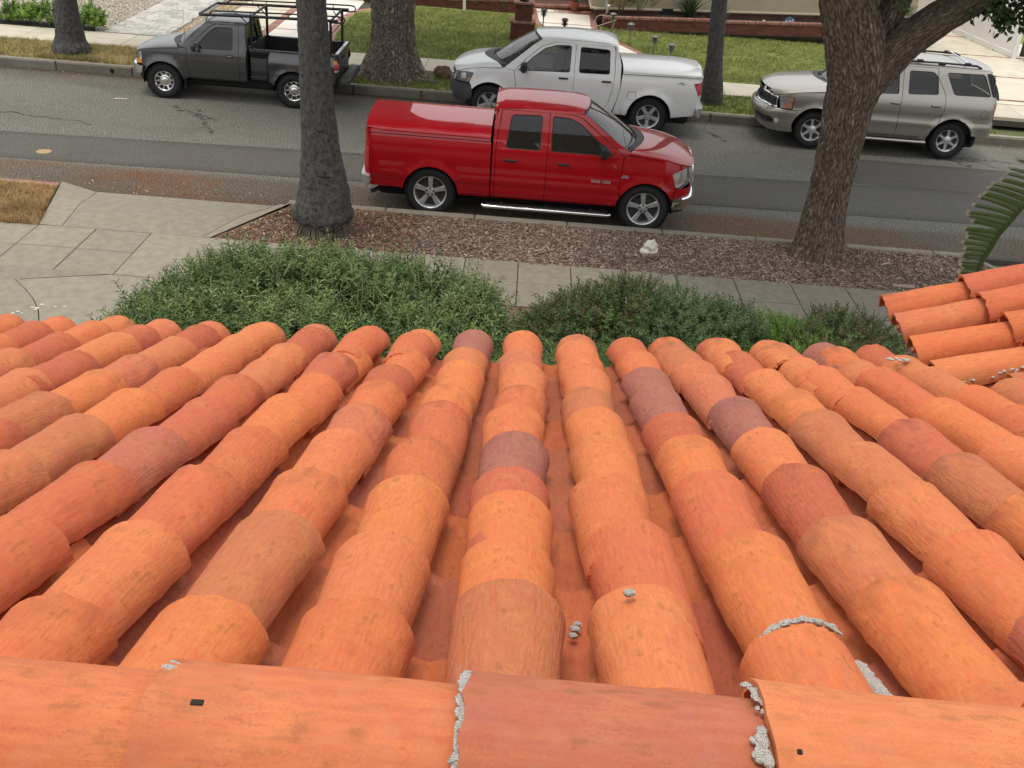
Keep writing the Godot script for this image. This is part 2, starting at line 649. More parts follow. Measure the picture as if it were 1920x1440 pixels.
	M.grey_paint = paint(lin(0.055, 0.057, 0.06), 0.55)
	M.grey_paint.roughness = 0.42
	M.silver_paint = paint(lin(0.36, 0.335, 0.30), 0.72)
	M.silver_paint.roughness = 0.38
	M.rack = plain(lin(0.010, 0.010, 0.012), 0.4)

func glass(c: Color, alpha: float) -> StandardMaterial3D:
	var m := plain(Color(c.r, c.g, c.b, alpha), 0.02)
	m.transparency = BaseMaterial3D.TRANSPARENCY_ALPHA
	m.metallic_specular = 0.5
	return m

func paint(c: Color, metal: float) -> StandardMaterial3D:
	var m := plain(c, 0.45, metal)
	m.metallic_specular = 0.5 if metal > 0.0 else 0.2
	m.clearcoat_enabled = true
	m.clearcoat = 1.0
	m.clearcoat_roughness = 0.03
	return m

func bark_mat(tint: Color, dark: Color, light: Color, sd: int, bump: float) -> StandardMaterial3D:
	var w := 1024
	var rn := noise(0.022, 4, sd, FastNoiseLite.TYPE_CELLULAR)
	rn.cellular_return_type = FastNoiseLite.RETURN_DISTANCE2_SUB
	rn.cellular_distance_function = FastNoiseLite.DISTANCE_EUCLIDEAN
	rn.domain_warp_enabled = true
	rn.domain_warp_amplitude = 22.0
	rn.domain_warp_frequency = 0.02
	var a := bytes_of(rn, w, w)
	var b := bytes_of(noise(0.03, 4, sd + 1), w, w)
	var c := bytes_of(noise(0.004, 3, sd + 2), w, w)
	var d := PackedByteArray()
	d.resize(w * w * 3)
	var h := PackedByteArray()
	h.resize(w * w)
	for y in w:
		for x in w:
			var k := y * w + x
			# plates three times longer than wide
			var ym := mini(y, w - 1 - y)
			var r: float = a[(ym * 2 / 3) * w + x] / 255.0
			var f: float = b[ym * w + x] / 255.0
			var t := clampf(0.02 + 0.85 * r + 1.0 * (f - 0.42), 0.0, 1.0)
			h[k] = int(t * 255.0)
			var s := clampf(t * (0.75 + 0.5 * c[k] / 255.0), 0.0, 1.0)
			var cc := dark.lerp(light, s)
			d[k * 3] = int(cc.r * 255.0)
			d[k * 3 + 1] = int(cc.g * 255.0)
			d[k * 3 + 2] = int(cc.b * 255.0)
	var m := plain(tint, 0.95)
	m.albedo_texture = image_tex(w, w, d)
	m.heightmap_enabled = true
	m.heightmap_texture = grey_tex(w, w, h)
	m.heightmap_scale = bump
	return m

func palm_mat() -> StandardMaterial3D:
	var w := 512
	var a := bytes_of(noise(0.02, 4, 95), w, w)
	var b := bytes_of(noise(0.12, 3, 96), w, w)
	var c := bytes_of(noise(0.03, 3, 97), w, w)
	var d := PackedByteArray()
	d.resize(w * w * 3)
	var h := PackedByteArray()
	h.resize(w * w)
	for y in w:
		for x in w:
			var k := y * w + x
			# rings: the same noise squeezed along the trunk
			var r: float = b[((y * 2) % w) * w + mini(x, w - 1 - x) / 4] / 255.0
			var v: float = a[k] / 255.0
			var sc := clampf((c[((y + 91) % w) * w + x] / 255.0 - 0.70) * 5.0, 0.0, 1.0)
			var pit := clampf((0.26 - c[k] / 255.0) * 6.0, 0.0, 1.0)
			var t := maxf(0.010, 0.068 + 0.07 * (v - 0.5) + 0.085 * (r - 0.5) + 0.10 * sc * r - 0.07 * pit)
			var cc := lin(t * 1.06, t * 1.0, t * 0.94)
			d[k * 3] = clampi(int(cc.r * 255.0), 0, 255)
			d[k * 3 + 1] = clampi(int(cc.g * 255.0), 0, 255)
			d[k * 3 + 2] = clampi(int(cc.b * 255.0), 0, 255)
			h[k] = clampi(int((0.5 + 0.5 * (r - 0.5) + 0.3 * (v - 0.5) - 0.4 * pit) * 255.0), 0, 255)
	var m := plain(Color.WHITE, 0.92)
	m.albedo_texture = image_tex(w, w, d)
	m.heightmap_enabled = true
	m.heightmap_texture = grey_tex(w, w, h)
	m.heightmap_scale = 1.6
	return m

# ---------------------------------------------------------------- the ground and the street
const KERB_Z := -16.40
const FAR_Z := -24.32

func slab_row(base: MeshInstance3D, called: String, xs: Array, zs: Array, y0: float, y1: float, mats: Array, gap := 0.012):
	for i in xs.size() - 1:
		for j in zs.size() - 1:
			var w: float = absf(xs[i + 1] - xs[i]) - gap
			var d: float = absf(zs[j + 1] - zs[j]) - gap
			var tiltx := rng.randf_range(-0.0015, 0.0015)
			obj(called, box_mesh(Vector3(w, y1 - y0, d), 0.006), mats[rng.randi() % mats.size()], base, xf(Vector3((xs[i] + xs[i + 1]) / 2.0, (y0 + y1) / 2.0 + rng.randf_range(-0.002, 0.002), (zs[j] + zs[j + 1]) / 2.0), Basis(Vector3.BACK, tiltx)))

func tinted(m: StandardMaterial3D, k: float, warm := 0.0) -> StandardMaterial3D:
	var c: StandardMaterial3D = m.duplicate()
	c.albedo_color = lin(clampf(k * (1.0 + warm), 0, 1), clampf(k, 0, 1), clampf(k * (1.0 - warm), 0, 1))
	c.uv1_offset = Vector3(rng.randf(), rng.randf(), rng.randf())
	return c

func make_ground():
	struct("terrain", sheet(rect(-180, -260, 180, 120), -0.12), M.terrain)
	make_road()
	# near kerb, in cast lengths
	var kerb := struct("near_kerb", box_mesh(Vector3(36, 0.20, 0.10), 0.0, xf(Vector3(14.2, 0.02, KERB_Z + 0.085))), M.joint)
	var kx := -3.72
	var kmats := [tinted(M.concrete, 0.95), tinted(M.concrete, 0.88), tinted(M.concrete, 1.0)]
	while kx < 7.5:
		var kl := minf(rng.randf_range(1.45, 1.65), 7.62 - kx)
		obj("kerb_length", box_mesh(Vector3(kl - 0.012, 0.27, 0.16), 0.018), kmats[rng.randi() % 3], kerb, xf(Vector3(kx + kl / 2, 0.02, KERB_Z + 0.08)))
		kx += kl
	var red := struct("red_kerb", box_mesh(Vector3(22, 0.30, 0.16), 0.02, xf(Vector3(-18.5, 0.0, KERB_Z + 0.10))), M.red_kerb)
	red.set_meta("label", "kerb with worn red paint beside the dry grass")
	# mulched strip
	struct("mulch_strip", prism_mesh([Vector2(-3.62, -16.26), Vector2(-4.53, -14.52), Vector2(8.6, -14.52), Vector2(7.6, -16.26)], -0.1, 0.128), M.soil)
	struct("grass_strip_soil", prism_mesh([Vector2(-30, -16.24), Vector2(-7.52, -16.24), Vector2(-7.08, -14.5), Vector2(-30, -14.5)], -0.1, 0.125), M.lawn_dry)
	# the apron of the drive, falling to the road
	var apron := MB.new()
	var ap := func(i: int, j: int):
		var t: float = j / 8.0
		var s: float = i / 12.0
		var z := lerpf(-16.44, -14.51, t)
		var xa := lerpf(-6.94, -6.72, t)
		var xb := lerpf(-4.0, -4.62, t)
		var y := lerpf(0.012, 0.147, smoothstep(0.0, 0.55, t))
		return Vector3(lerpf(xa, xb, s), y, z)
	apron.grid(13, 9, ap, true)
	var ao := struct("drive_apron", apron.done(), tinted(M.concrete, 0.93))
	for side in [0, 1]:
		var wing := MB.new()
		var wf := func(i: int, j: int):
			var t: float = j / 8.0
			var s: float = i / 6.0
			var z := lerpf(-16.43, -14.51, t)
			var xa := lerpf(-6.95, -6.73, t) if side == 0 else lerpf(-3.99, -4.61, t)
			var xb := lerpf(-7.5, -7.06, t) if side == 0 else lerpf(-3.58, -4.50, t)
			var y0 := lerpf(0.012, 0.147, smoothstep(0.0, 0.55, t))
			return Vector3(lerpf(xa, xb, s), lerpf(y0, 0.152, s), z)
		wing.grid(7, 9, wf, side == 1)
		obj("apron_wing", wing.done(), tinted(M.concrete, 1.0), ao)
	# next drive, to the right
	var ap2 := MB.new()
	ap2.grid(9, 5, func(i: int, j: int): return Vector3(lerpf(7.75, 11.0, i / 8.0) + (j / 4.0) * 0.9 * (1.0 - i / 8.0), lerpf(0.012, 0.14, j / 4.0), lerpf(-16.4, -14.5, j / 4.0)), true)
	struct("drive_apron", ap2.done(), tinted(M.concrete_dark, 1.0, 0.08))
	obj("kerb_length", box_mesh(Vector3(1.95, 0.2, 0.12), 0.02), kmats[0], kerb, xf(Vector3(8.1, 0.06, -15.42), Basis(Vector3.UP, deg_to_rad(-61))))
	# near pavement
	var pave := struct("near_pavement", box_mesh(Vector3(60, 0.12, 1.6), 0.0, xf(Vector3(0, 0.04, -13.7))), M.joint)
	var pm := [tinted(M.concrete, 0.98), tinted(M.concrete, 0.92), tinted(M.concrete, 0.86), tinted(M.concrete, 1.0, 0.01)]
	var grey := [tinted(M.concrete, 0.80), tinted(M.concrete, 0.76)]
	slab_row(pave, "slab", [-11.2, -10.4, -9.6, -8.75, -7.93, -7.06, -6.2, -5.38], [-14.5, -13.72, -12.92], -0.02, 0.15, [pm[0], pm[1], pm[1]])
	slab_row(pave, "slab", [-5.38, -3.84], [-14.5, -12.92], -0.02, 0.152, [tinted(M.concrete, 1.0, 0.01)])
	slab_row(pave, "slab", [-3.84, -3.04, -2.24, -1.45, -0.65, 0.145], [-14.5, -13.72, -12.92], -0.02, 0.15, [pm[0], pm[2]])
	slab_row(pave, "slab", [0.145, 0.93, 1.72, 2.51], [-14.5, -13.74, -12.92], -0.02, 0.15, [pm[2], pm[1]])
	slab_row(pave, "slab", [2.51, 3.4, 4.26, 5.1, 5.95, 6.8, 7.6], [-14.5, -13.72, -12.92], -0.02, 0.15, grey)
	# the drive of this house
	var drive := struct("own_drive", box_mesh(Vector3(12, 0.10, 9.0), 0.0, xf(Vector3(-10.7, 0.06, -8.4))), M.joint)
	var arc := []
	for k in 9:
		var t := k / 8.0
		arc.append(Vector2(lerpf(-9.6, -5.44, t), lerpf(-11.62, -12.91, pow(t, 1.15))))
	var upper := [Vector2(-9.6, -12.91)]
	for p in arc:
		upper.append(p + Vector2(0, -0.008))
	obj("slab", prism_mesh(upper, 0.02, 0.153), tinted(M.concrete, 0.84), drive)
	var lower := []
	for p in arc:
		lower.append(p + Vector2(0, 0.008))
	lower[8] = Vector2(-5.40, -12.905)
	var cut := []
	for k in 6:
		var t := k / 5.0
		cut.append(Vector2(lerpf(-6.62, -5.62, t) + 0.16 * sin(t * PI), lerpf(-12.62, -11.05, t)))
	var left := []
	for k in 6:
		left.append(lower[k])
	for p in cut:
		left.append(p + Vector2(-0.007, 0))
	left.append(Vector2(-5.2, -9.0))
	left.append(Vector2(-9.6, -9.0))
	obj("slab", prism_mesh(left, 0.02, 0.152), tinted(M.concrete, 0.90), drive)
	var right := []
	for p in cut:
		right.push_front(p + Vector2(0.007, 0))
	for k in range(6, 9):
		right.append(lower[k])
	right.append(Vector2(-4.69, -12.905))
	right.append(Vector2(-4.69, -9.0))
	right.append(Vector2(-5.19, -9.0))
	obj("slab", prism_mesh(right, 0.02, 0.151), tinted(M.concrete, 0.97), drive)
	obj("slab", prism_mesh(rect(-9.6, -8.985, -4.69, -4.2), 0.02, 0.152), tinted(M.concrete, 0.92), drive)
	obj("slab", prism_mesh(rect(-16.5, -12.91, -9.615, -4.2), 0.02, 0.152), tinted(M.concrete, 0.88), drive)
	# spots of white paint spilt on the drive
	for k in 11:
		var p := Vector2(-5.98, -11.75) + Vector2(rng.randfn(0, 0.16), rng.randfn(0, 0.13))
		var r := rng.randf_range(0.008, 0.030)
		var o := []
		for a in 9:
			o.append(p + Vector2.from_angle(TAU * a / 9) * r * rng.randf_range(0.6, 1.2) * Vector2(1.3, 1))
		obj("paint_spot", sheet(o, 0.1560 + k * 0.0002), M.concrete_pale, drive)
	struct("planting_bed", prism_mesh([Vector2(-4.68, -12.91), Vector2(14, -12.91), Vector2(14, -4.0), Vector2(-4.68, -4.0)], -0.1, 0.13), M.soil)
	make_litter()

# asphalt with its stains, on a fine net
func make_road():
	var a := MB.new()
	var n1 := noise(0.35, 4, 201)
	var n2 := noise(1.6, 3, 202)
	var n3 := noise(0.12, 3, 203)
	var xs := []
	var x := -60.0
	while x < 60.0:
		xs.append(x)
		x += 0.11 if absf(x) < 15.0 else 2.0
	xs.append(60.0)
	var zs := []
	for k in 73:
		zs.append(lerpf(FAR_Z - 0.1, KERB_Z + 0.08, k / 72.0))
	var nx := xs.size()
	var pts := a
	for j in zs.size():
		for i in nx:
			var px: float = xs[i]
			var pz: float = zs[j]
			var c := Color(1, 1, 1)
			var e := n1.get_noise_2d(px, pz)
			var f := n2.get_noise_2d(px, pz)
			# brown leaf dust along the near kerb, rusty in places
			var near := clampf((pz + 17.95 + 0.12 * e) / 0.30, 0.0, 1.0)
			var rust := clampf(n3.get_noise_2d(px * 1.6 + 40.0, pz * 2.0) * 3.2 + 0.25 + 0.5 * f, 0.0, 1.0)
			var dusty := Color(0.70, 0.55, 0.44).lerp(Color(0.95, 0.47, 0.25), rust * 0.8)
			if px < -3.5 and pz > -17.9 and pz < -17.0:
				var q := clampf(1.0 - absf(px + 6.55 + 0.2 * e) / 1.1, 0.0, 1.0) * clampf((pz + 17.75) * 3.0, 0.0, 1.0)
				dusty = dusty.lerp(Color(0.86, 0.36, 0.17), clampf(q * 2.0, 0.0, 0.8))
			c = c.lerp(dusty, near * (0.86 + 0.25 * f))
			# gutter grime hard against both kerbs
			c = c.lerp(Color(0.42, 0.30, 0.24), clampf((pz + 16.75) * 2.2, 0.0, 1.0) * 0.6)
			var farb := clampf((FAR_Z + 1.25 - pz + 0.35 * e) / 1.0, 0.0, 1.0) * clampf(0.65 - (px + 2.0) * 0.12, 0.12, 1.0)
			c = c.lerp(Color(0.60, 0.44, 0.34), farb * 0.85)
			c = c.lerp(Color(0.30, 0.24, 0.20), clampf((FAR_Z + 0.32 - pz) * 4.0, 0.0, 1.0) * 0.7)
			# oil where cars stand, wheel paths
			var oil := clampf(n3.get_noise_2d(px * 2.2, pz * 2.2 + 9.0) * 3.0 - 0.6, 0.0, 1.0) * clampf(1.0 - absf(pz + 23.2) / 0.9, 0.0, 1.0)
			c = c.lerp(Color(0.45, 0.42, 0.40), oil * 0.5)
			c = c * (1.0 + 0.12 * e + 0.08 * f + 0.10 * n3.get_noise_2d(px * 0.7, pz * 5.0))
			a.tint = c
			a.vert(Vector3(px, 0.0, pz), Vector3.UP, Vector2(px, pz))
	for j in zs.size() - 1:
		for i in nx - 1:
			var k := j * nx + i
			a.tri_i(k, k + nx, k + nx + 1)
			a.tri_i(k, k + nx + 1, k + 1)
	var road := struct("road", a.done(), M.asphalt)
	# the trench that was filled again: a darker strip along the street, wider at the right
	a = MB.new()
	for i in 241:
		var px := -60.0 + i * 0.5
		var nearz := lerpf(-17.86, -18.32, clampf((px + 9.0) / 15.0, -1.0, 2.0)) + 0.012 * n2.get_noise_1d(px * 3.0)
		var farz := lerpf(-19.42, -20.34, clampf((px + 9.0) / 17.0, -1.0, 2.0)) + 0.015 * n2.get_noise_1d(px * 3.0 + 50.0)
		for j in 7:
			var pz := lerpf(farz, nearz, j / 6.0)
			var e := n1.get_noise_2d(px * 1.4, pz * 1.4)
			a.tint = Color(1, 0.98, 0.95) * (1.0 + 0.16 * e)
			if j == 0 or j == 6:
				a.tint = a.tint * 0.72
			a.vert(Vector3(px, 0.004, pz), Vector3.UP, Vector2(px, pz))
	for i in 240:
		for j in 6:
			var k := i * 7 + j
			a.tri_i(k, k + 1, k + 8)
			a.tri_i(k, k + 8, k + 7)
	obj("trench_patch", a.done(), M.asphalt_new, road)
	a = MB.new()
	for i in 61:
		var px := 6.7 + i * 0.35
		for j in 7:
			var pz := lerpf(-22.15 + 0.008 * (px - 6.7), -20.36, j / 6.0)
			var qx := px + (0.7 * (1.0 - j / 6.0) if i == 0 else 0.0)
			a.tint = Color(1, 0.99, 0.97) * (0.9 + 0.16 * n1.get_noise_2d(qx, pz))
			if j == 0 or i == 0:
				a.tint = a.tint * 0.75
			a.vert(Vector3(qx, 0.0042, pz), Vector3.UP, Vector2(qx, pz))
	for i in 60:
		for j in 6:
			var k := i * 7 + j
			a.tri_i(k, k + 1, k + 8)
			a.tri_i(k, k + 8, k + 7)
	obj("square_patch", a.done(), M.asphalt_new, road)
	# cracks: thin dark strips that wander
	for c in [[Vector2(-7.5, -22.0), Vector2(-6.3, -21.2)], [Vector2(-6.9, -21.9), Vector2(-6.1, -20.2)], [Vector2(8.6, -23.9), Vector2(10.5, -22.3)], [Vector2(9.4, -22.9), Vector2(12.5, -22.75)], [Vector2(-3.2, -20.6), Vector2(1.5, -20.9)], [Vector2(4.2, -23.6), Vector2(4.6, -22.7)], [Vector2(-12, -20.9), Vector2(-8.5, -20.3)], [Vector2(9.9, -22.2), Vector2(9.3, -23.1)]]:
		var m := MB.new()
		var steps := 26
		var prev: Array = []
		for k in steps + 1:
			var t := k / float(steps)
			var p: Vector2 = c[0].lerp(c[1], t)
			p += Vector2(n2.get_noise_2d(t * 9.0, c[0].x), n2.get_noise_2d(t * 9.0 + 30.0, c[0].y)) * 0.22
			var w := 0.011 * (0.5 + absf(n2.get_noise_1d(t * 20.0 + c[0].x)) * 2.0)
			var cur := [Vector3(p.x, 0.0075, p.y - w), Vector3(p.x, 0.0075, p.y + w)]
			if prev.size():
				m.quad(prev[1], cur[1], cur[0], prev[0])
			prev = cur
		obj("crack", m.done(), M.soil_dark, road)
	# round cover of a valve, pale
	var cover := MB.new()
	cover.lathe(Transform3D.IDENTITY, [Vector2(0.135, 0.002), Vector2(0.135, 0.011), Vector2(0.11, 0.013), Vector2(0.0001, 0.013)], 20)
	tag(obj("valve_cover", cover.done(), plain(lin(0.38, 0.28, 0.15), 0.9), null, xf(Vector3(-8.62, 0.0, -18.33))), "small round tan valve cover set in the road", "manhole cover")
	# far kerb
	var kerb := struct("far_kerb", box_mesh(Vector3(120, 0.22, 0.12), 0.0, xf(Vector3(0, 0.05, FAR_Z - 0.11))), M.joint)
	var km := [tinted(M.concrete_dark, 1.0), tinted(M.concrete_dark, 0.85), tinted(M.concrete_dark, 0.92, 0.03), tinted(M.concrete, 0.62)]
	x = -14.2
	while x < 13.0:
		var l := rng.randf_range(1.1, 1.9)
		obj("kerb_length", box_mesh(Vector3(l - 0.016, 0.30, 0.20), 0.025), km[rng.randi() % 4], kerb, xf(Vector3(x + l / 2, 0.04 + rng.randf_range(-0.006, 0.004), FAR_Z - 0.10)))
		x += l
	obj("kerb_top", box_mesh(Vector3(28, 0.006, 0.17), 0.0), tinted(M.concrete, 0.95), kerb, xf(Vector3(-0.7, 0.1945, FAR_Z - 0.112)))
	var drain := MB.new()
	drain.lathe(xf(Vector3(-9.55, 0.075, FAR_Z + 0.003), Basis(Vector3.RIGHT, PI / 2)), [Vector2(0.055, 0.0), Vector2(0.0001, 0.0015)], 16)
	obj("drain_hole", drain.done(), M.under, kerb)
	# far grass strip, pavement
	struct("far_grass_strip", prism_mesh(rect(-60, -26.33, -7.6, FAR_Z - 0.19), -0.1, 0.185), M.lawn_dry)
	struct("far_grass_strip", prism_mesh(rect(-7.59, -26.33, 11.3, FAR_Z - 0.19), -0.1, 0.185), M.lawn)
	struct("far_grass_strip", prism_mesh(rect(15.8, -26.33, 60, FAR_Z - 0.19), -0.1, 0.185), M.lawn)
	var pave := struct("far_pavement", box_mesh(Vector3(120, 0.14, 1.5), 0.0, xf(Vector3(0, 0.05, -27.08))), M.joint)
	var fm := [tinted(M.concrete_pale, 0.92), tinted(M.concrete_pale, 0.86), tinted(M.concrete_pale, 0.97, 0.02)]
	var fx := []
	for k in 24:
		fx.append(-15.2 + 1.27 * k)
	slab_row(pave, "slab", fx.slice(0, 8), [-27.8, -27.08, -26.34], 0.0, 0.205, fm)
	slab_row(pave, "slab", fx.slice(7, 24), [-27.8, -26.34], 0.0, 0.205, fm)

# fallen chips, leaves and grit
func make_litter():
	var chip := MB.new()
	chip.box(Transform3D.IDENTITY, Vector3(0.046, 0.007, 0.015), 0.0)
	var chips := chip.done()
	var mat := plain(Color.WHITE, 0.95)
	mat.vertex_color_use_as_albedo = true
	M.chip = mat
	var places := []
	var tints := []
	var n := noise(0.5, 3, 210)
	for k in 26000:
		var p := Vector3(rng.randf_range(-4.4, 8.4), 0, rng.randf_range(-16.2, -14.45))
		if p.x < -3.55 - 0.92 * (p.z + 16.26) / 1.74 + 0.02:
			continue
		if p.x > 7.55 + (p.z + 16.26) * 0.55:
			continue
		p.y = 0.130 + rng.randf_range(0.0, 0.022)
		var s := rng.randf_range(0.5, 1.5)
		places.append(Transform3D(Basis.from_euler(Vector3(rng.randfn(0, 0.35), rng.randf() * TAU, rng.randfn(0, 0.35))).scaled(Vector3(s, s, s * rng.randf_range(0.7, 1.4))), p))
		var b := rng.randf_range(0.45, 1.75) * (1.0 + 0.3 * n.get_noise_2d(p.x, p.z))
		if rng.randf() < 0.07:
			tints.append(Color(0.46, 0.37, 0.29))
		elif p.x < -1.5 and rng.randf() < 0.55:
			tints.append(Color(0.19, 0.095, 0.05) * b)
		else:
			tints.append(Color(0.215, 0.155, 0.118) * b)
	swarm("bark_mulch", chips, mat, places, tints).set_meta("label", "brown bark mulch covering the strip between kerb and pavement")
	places = []
	tints = []
	for k in 9000:
		var p := Vector3(rng.randf_range(-4.66, 8.0), 0.132 + rng.randf_range(0, 0.015), rng.randf_range(-12.9, -8.0))
		var s := rng.randf_range(0.5, 1.5)
		places.append(Transform3D(Basis.from_euler(Vector3(rng.randfn(0, 0.3), rng.randf() * TAU, rng.randfn(0, 0.3))).scaled(Vector3(s, s, s)), p))
		tints.append((Color(0.22, 0.125, 0.09) if rng.randf() < 0.9 else Color(0.30, 0.25, 0.2)) * rng.randf_range(0.6, 1.3))
	swarm("bark_mulch", chips, mat, places, tints).set_meta("label", "brown bark mulch under the shrubs by the house")
	# leaf litter on the road, thick along the kerbs
	var leaf := MB.new()
	leaf.tri(Vector3(-0.03, 0, 0), Vector3(0, 0.006, 0.012), Vector3(0.03, 0.001, 0))
	leaf.tri(Vector3(-0.03, 0, 0), Vector3(0.03, 0.001, 0), Vector3(0, 0.005, -0.012))
	places = []
	tints = []
	for k in 2600:
		var near := rng.randf() < 0.62
		var p := Vector3(rng.randf_range(-14, 12), 0.010, 0)
		p.z = KERB_Z - 0.05 - absf(rng.randfn(0, 0.42)) if near else FAR_Z + 0.05 + absf(rng.randfn(0, 0.22))
		if rng.randf() < 0.05:
			p.z = rng.randf_range(-24, -17)
		var s := rng.randf_range(0.4, 1.1)
		places.append(Transform3D(Basis.from_euler(Vector3(rng.randfn(0, 0.15), rng.randf() * TAU, rng.randfn(0, 0.15))).scaled(Vector3(s, s, s)), p))
		var pick := rng.randf()
		tints.append((Color(0.45, 0.36, 0.26) if pick < 0.18 else (Color(0.12, 0.06, 0.035) if pick < 0.7 else Color(0.20, 0.12, 0.06))) * rng.randf_range(0.7, 1.2))
	swarm("leaf_litter", leaf.done(), mat, places, tints).set_meta("label", "dry leaves scattered along both kerbs of the road")

# ---------------------------------------------------------------- the house in front, with its tiles
func roof_frame():
	var dh := Vector3(sin(YAW_H), 0, -cos(YAW_H))
	var u0 := Vector3(cos(YAW_H), 0, sin(YAW_H))
	var s := dh * cos(PITCH) + Vector3(0, -sin(PITCH), 0)
	var n0 := u0.cross(s)
	if n0.y < 0:
		n0 = -n0
	var u := u0 * cos(TILT) + n0 * sin(TILT)
	var n := n0 * cos(TILT) - u0 * sin(TILT)
	roof_basis = Basis(u, n, -s)
	roof_origin = EYE - n * CLEAR

# a hand made tile: half a tapering pipe. The crown of the lower end is at the origin, the tile runs up along +z.
# cup = true turns it into a pan whose lowest line lies at the origin.
func tile_mesh(r0: float, r1: float, h0: float, h1: float, length: float, thick: float, arc: float, sink: float, rough: float, sd: int, cup := false) -> ArrayMesh:
	var n := noise(3.2, 3, sd)
	var fine := noise(22.0, 2, sd + 500)
	var nu := 21
	var nv := 11
	var w := MB.new()
	var lean := rng.randf_range(-0.10, 0.10)
	var sag := rng.randf_range(-0.006, 0.006)
	var sy := -1.0 if cup else 1.0
	var duskn := noise(2.4, 3, sd + 900)
	var dusk_side := rng.randf_range(-1.0, 1.0)
	var dusk_much: float = [0.0, 0.55, 0.25, 0.8, 0.0, 0.4, 0.15][sd % 7]
	var shape := func(i: int, j: int, inset: float) -> Vector3:
		var s := float(j) / (nv - 1)
		var a := lerpf(-arc, arc, float(i) / (nu - 1))
		var r := lerpf(r0, r1, s)
		var h := lerpf(h0, h1, s)
		var bump := n.get_noise_3d(a * 0.35 + lean, s * 0.75, 0.3) * rough
		# the lower end is a little flared and ragged
		var flare := exp(-s * 16.0) * 0.0025
		var rr := r - inset + bump + flare
		var hh := h - inset + bump + flare
		var x := rr * sin(a) + lean * 0.02 * s
		var y := sy * (h * -1.0 + hh * cos(a)) - (sink * s) + sag * sin(s * PI)
		var z := s * length
		var edge := fine.get_noise_2d(a * 0.22, 0.0 if j < 3 else 7.0) + 0.3 * fine.get_noise_2d(a * 0.8, 3.0)
		if j == 0:
			z += edge * 0.007 * (rough / 0.004) + 0.008 * n.get_noise_1d(a * 0.5)
		if j == nv - 1:
			z += edge * 0.008
		if i == 0 or i == nu - 1:
			y += sy * fine.get_noise_2d(s * 1.5, float(i)) * 0.006
		return Vector3(x, y, z)
	var uvf := func(i: int, j: int): return Vector2(lerpf(-arc, arc, float(i) / (nu - 1)) * r0, float(j) / (nv - 1) * length)
	w.grid(nu, nv, func(i: int, j: int): return shape.call(i, j, 0.0), not cup, uvf)
	# smoke stains from the kiln, about the lower end and one flank
	for j in nv:
		for i in nu:
			var s := float(j) / (nv - 1)
			var a := float(i) / (nu - 1) * 2.0 - 1.0
			var q := 0.8 * exp(-s * 4.5) + 0.8 * smoothstep(0.3, 1.0, a * dusk_side) + 0.9 * duskn.get_noise_2d(a * 0.9, s * 1.3)
			w.col[j * nu + i] = Color.WHITE.lerp(Color(0.46, 0.50, 0.66), clampf(q - 0.35, 0.0, 1.0) * dusk_much)
	w.grid(nu, nv, func(i: int, j: int): return shape.call(i, j, thick), cup, uvf)
	# the two ends and the two long edges
	for e in [0, nv - 1]:
		for i in nu - 1:
			var a: Vector3 = shape.call(i, e, 0.0)
			var b: Vector3 = shape.call(i + 1, e, 0.0)
			var c: Vector3 = shape.call(i + 1, e, thick)
			var d: Vector3 = shape.call(i, e, thick)
			if (e == 0) != cup:
				w.quad(d, c, b, a)
			else:
				w.quad(a, b, c, d)
	for e in [0, nu - 1]:
		for j in nv - 1:
			var a: Vector3 = shape.call(e, j, 0.0)
			var b: Vector3 = shape.call(e, j + 1, 0.0)
			var c: Vector3 = shape.call(e, j + 1, thick)
			var d: Vector3 = shape.call(e, j, thick)
			if (e == 0) != cup:
				w.quad(a, b, c, d)
			else:
				w.quad(d, c, b, a)
	if cup:
		# the nail hole near the head
		var hx := rng.randf_range(-0.02, 0.02)
		w.tint = Color(0.06, 0.05, 0.05)
		var hy := -sink * 0.75 + 0.0022
		w.quad(Vector3(hx - 0.007, hy, length * 0.745), Vector3(hx - 0.007, hy, length * 0.755), Vector3(hx + 0.007, hy, length * 0.755), Vector3(hx + 0.007, hy, length * 0.745))
	return w.done()

# a rough lump of mortar
func lump_mesh(size: Vector3, sd: int, seg := 10) -> ArrayMesh:
	var n := noise(1.4, 3, sd)
	var f := noise(5.0, 2, sd + 40)
	var m := MB.new()
	m.grid(seg * 2 + 1, seg + 1, func(i: int, j: int):
		var a := TAU * i / (seg * 2.0)
		var b := PI * j / seg
		var d := Vector3(sin(b) * cos(a), cos(b), sin(b) * sin(a))
		var r := 1.0 + 0.42 * n.get_noise_3dv(d) + 0.22 * f.get_noise_3dv(d)
		return d * r * size * 0.5, false)
	return m.done()

var barrels := []
var pans := []

func jitter(amount: float) -> Basis:
	return Basis.from_euler(Vector3(rng.randfn(0, 0.012), rng.randfn(0, 0.018), rng.randfn(0, 0.03)) * amount)

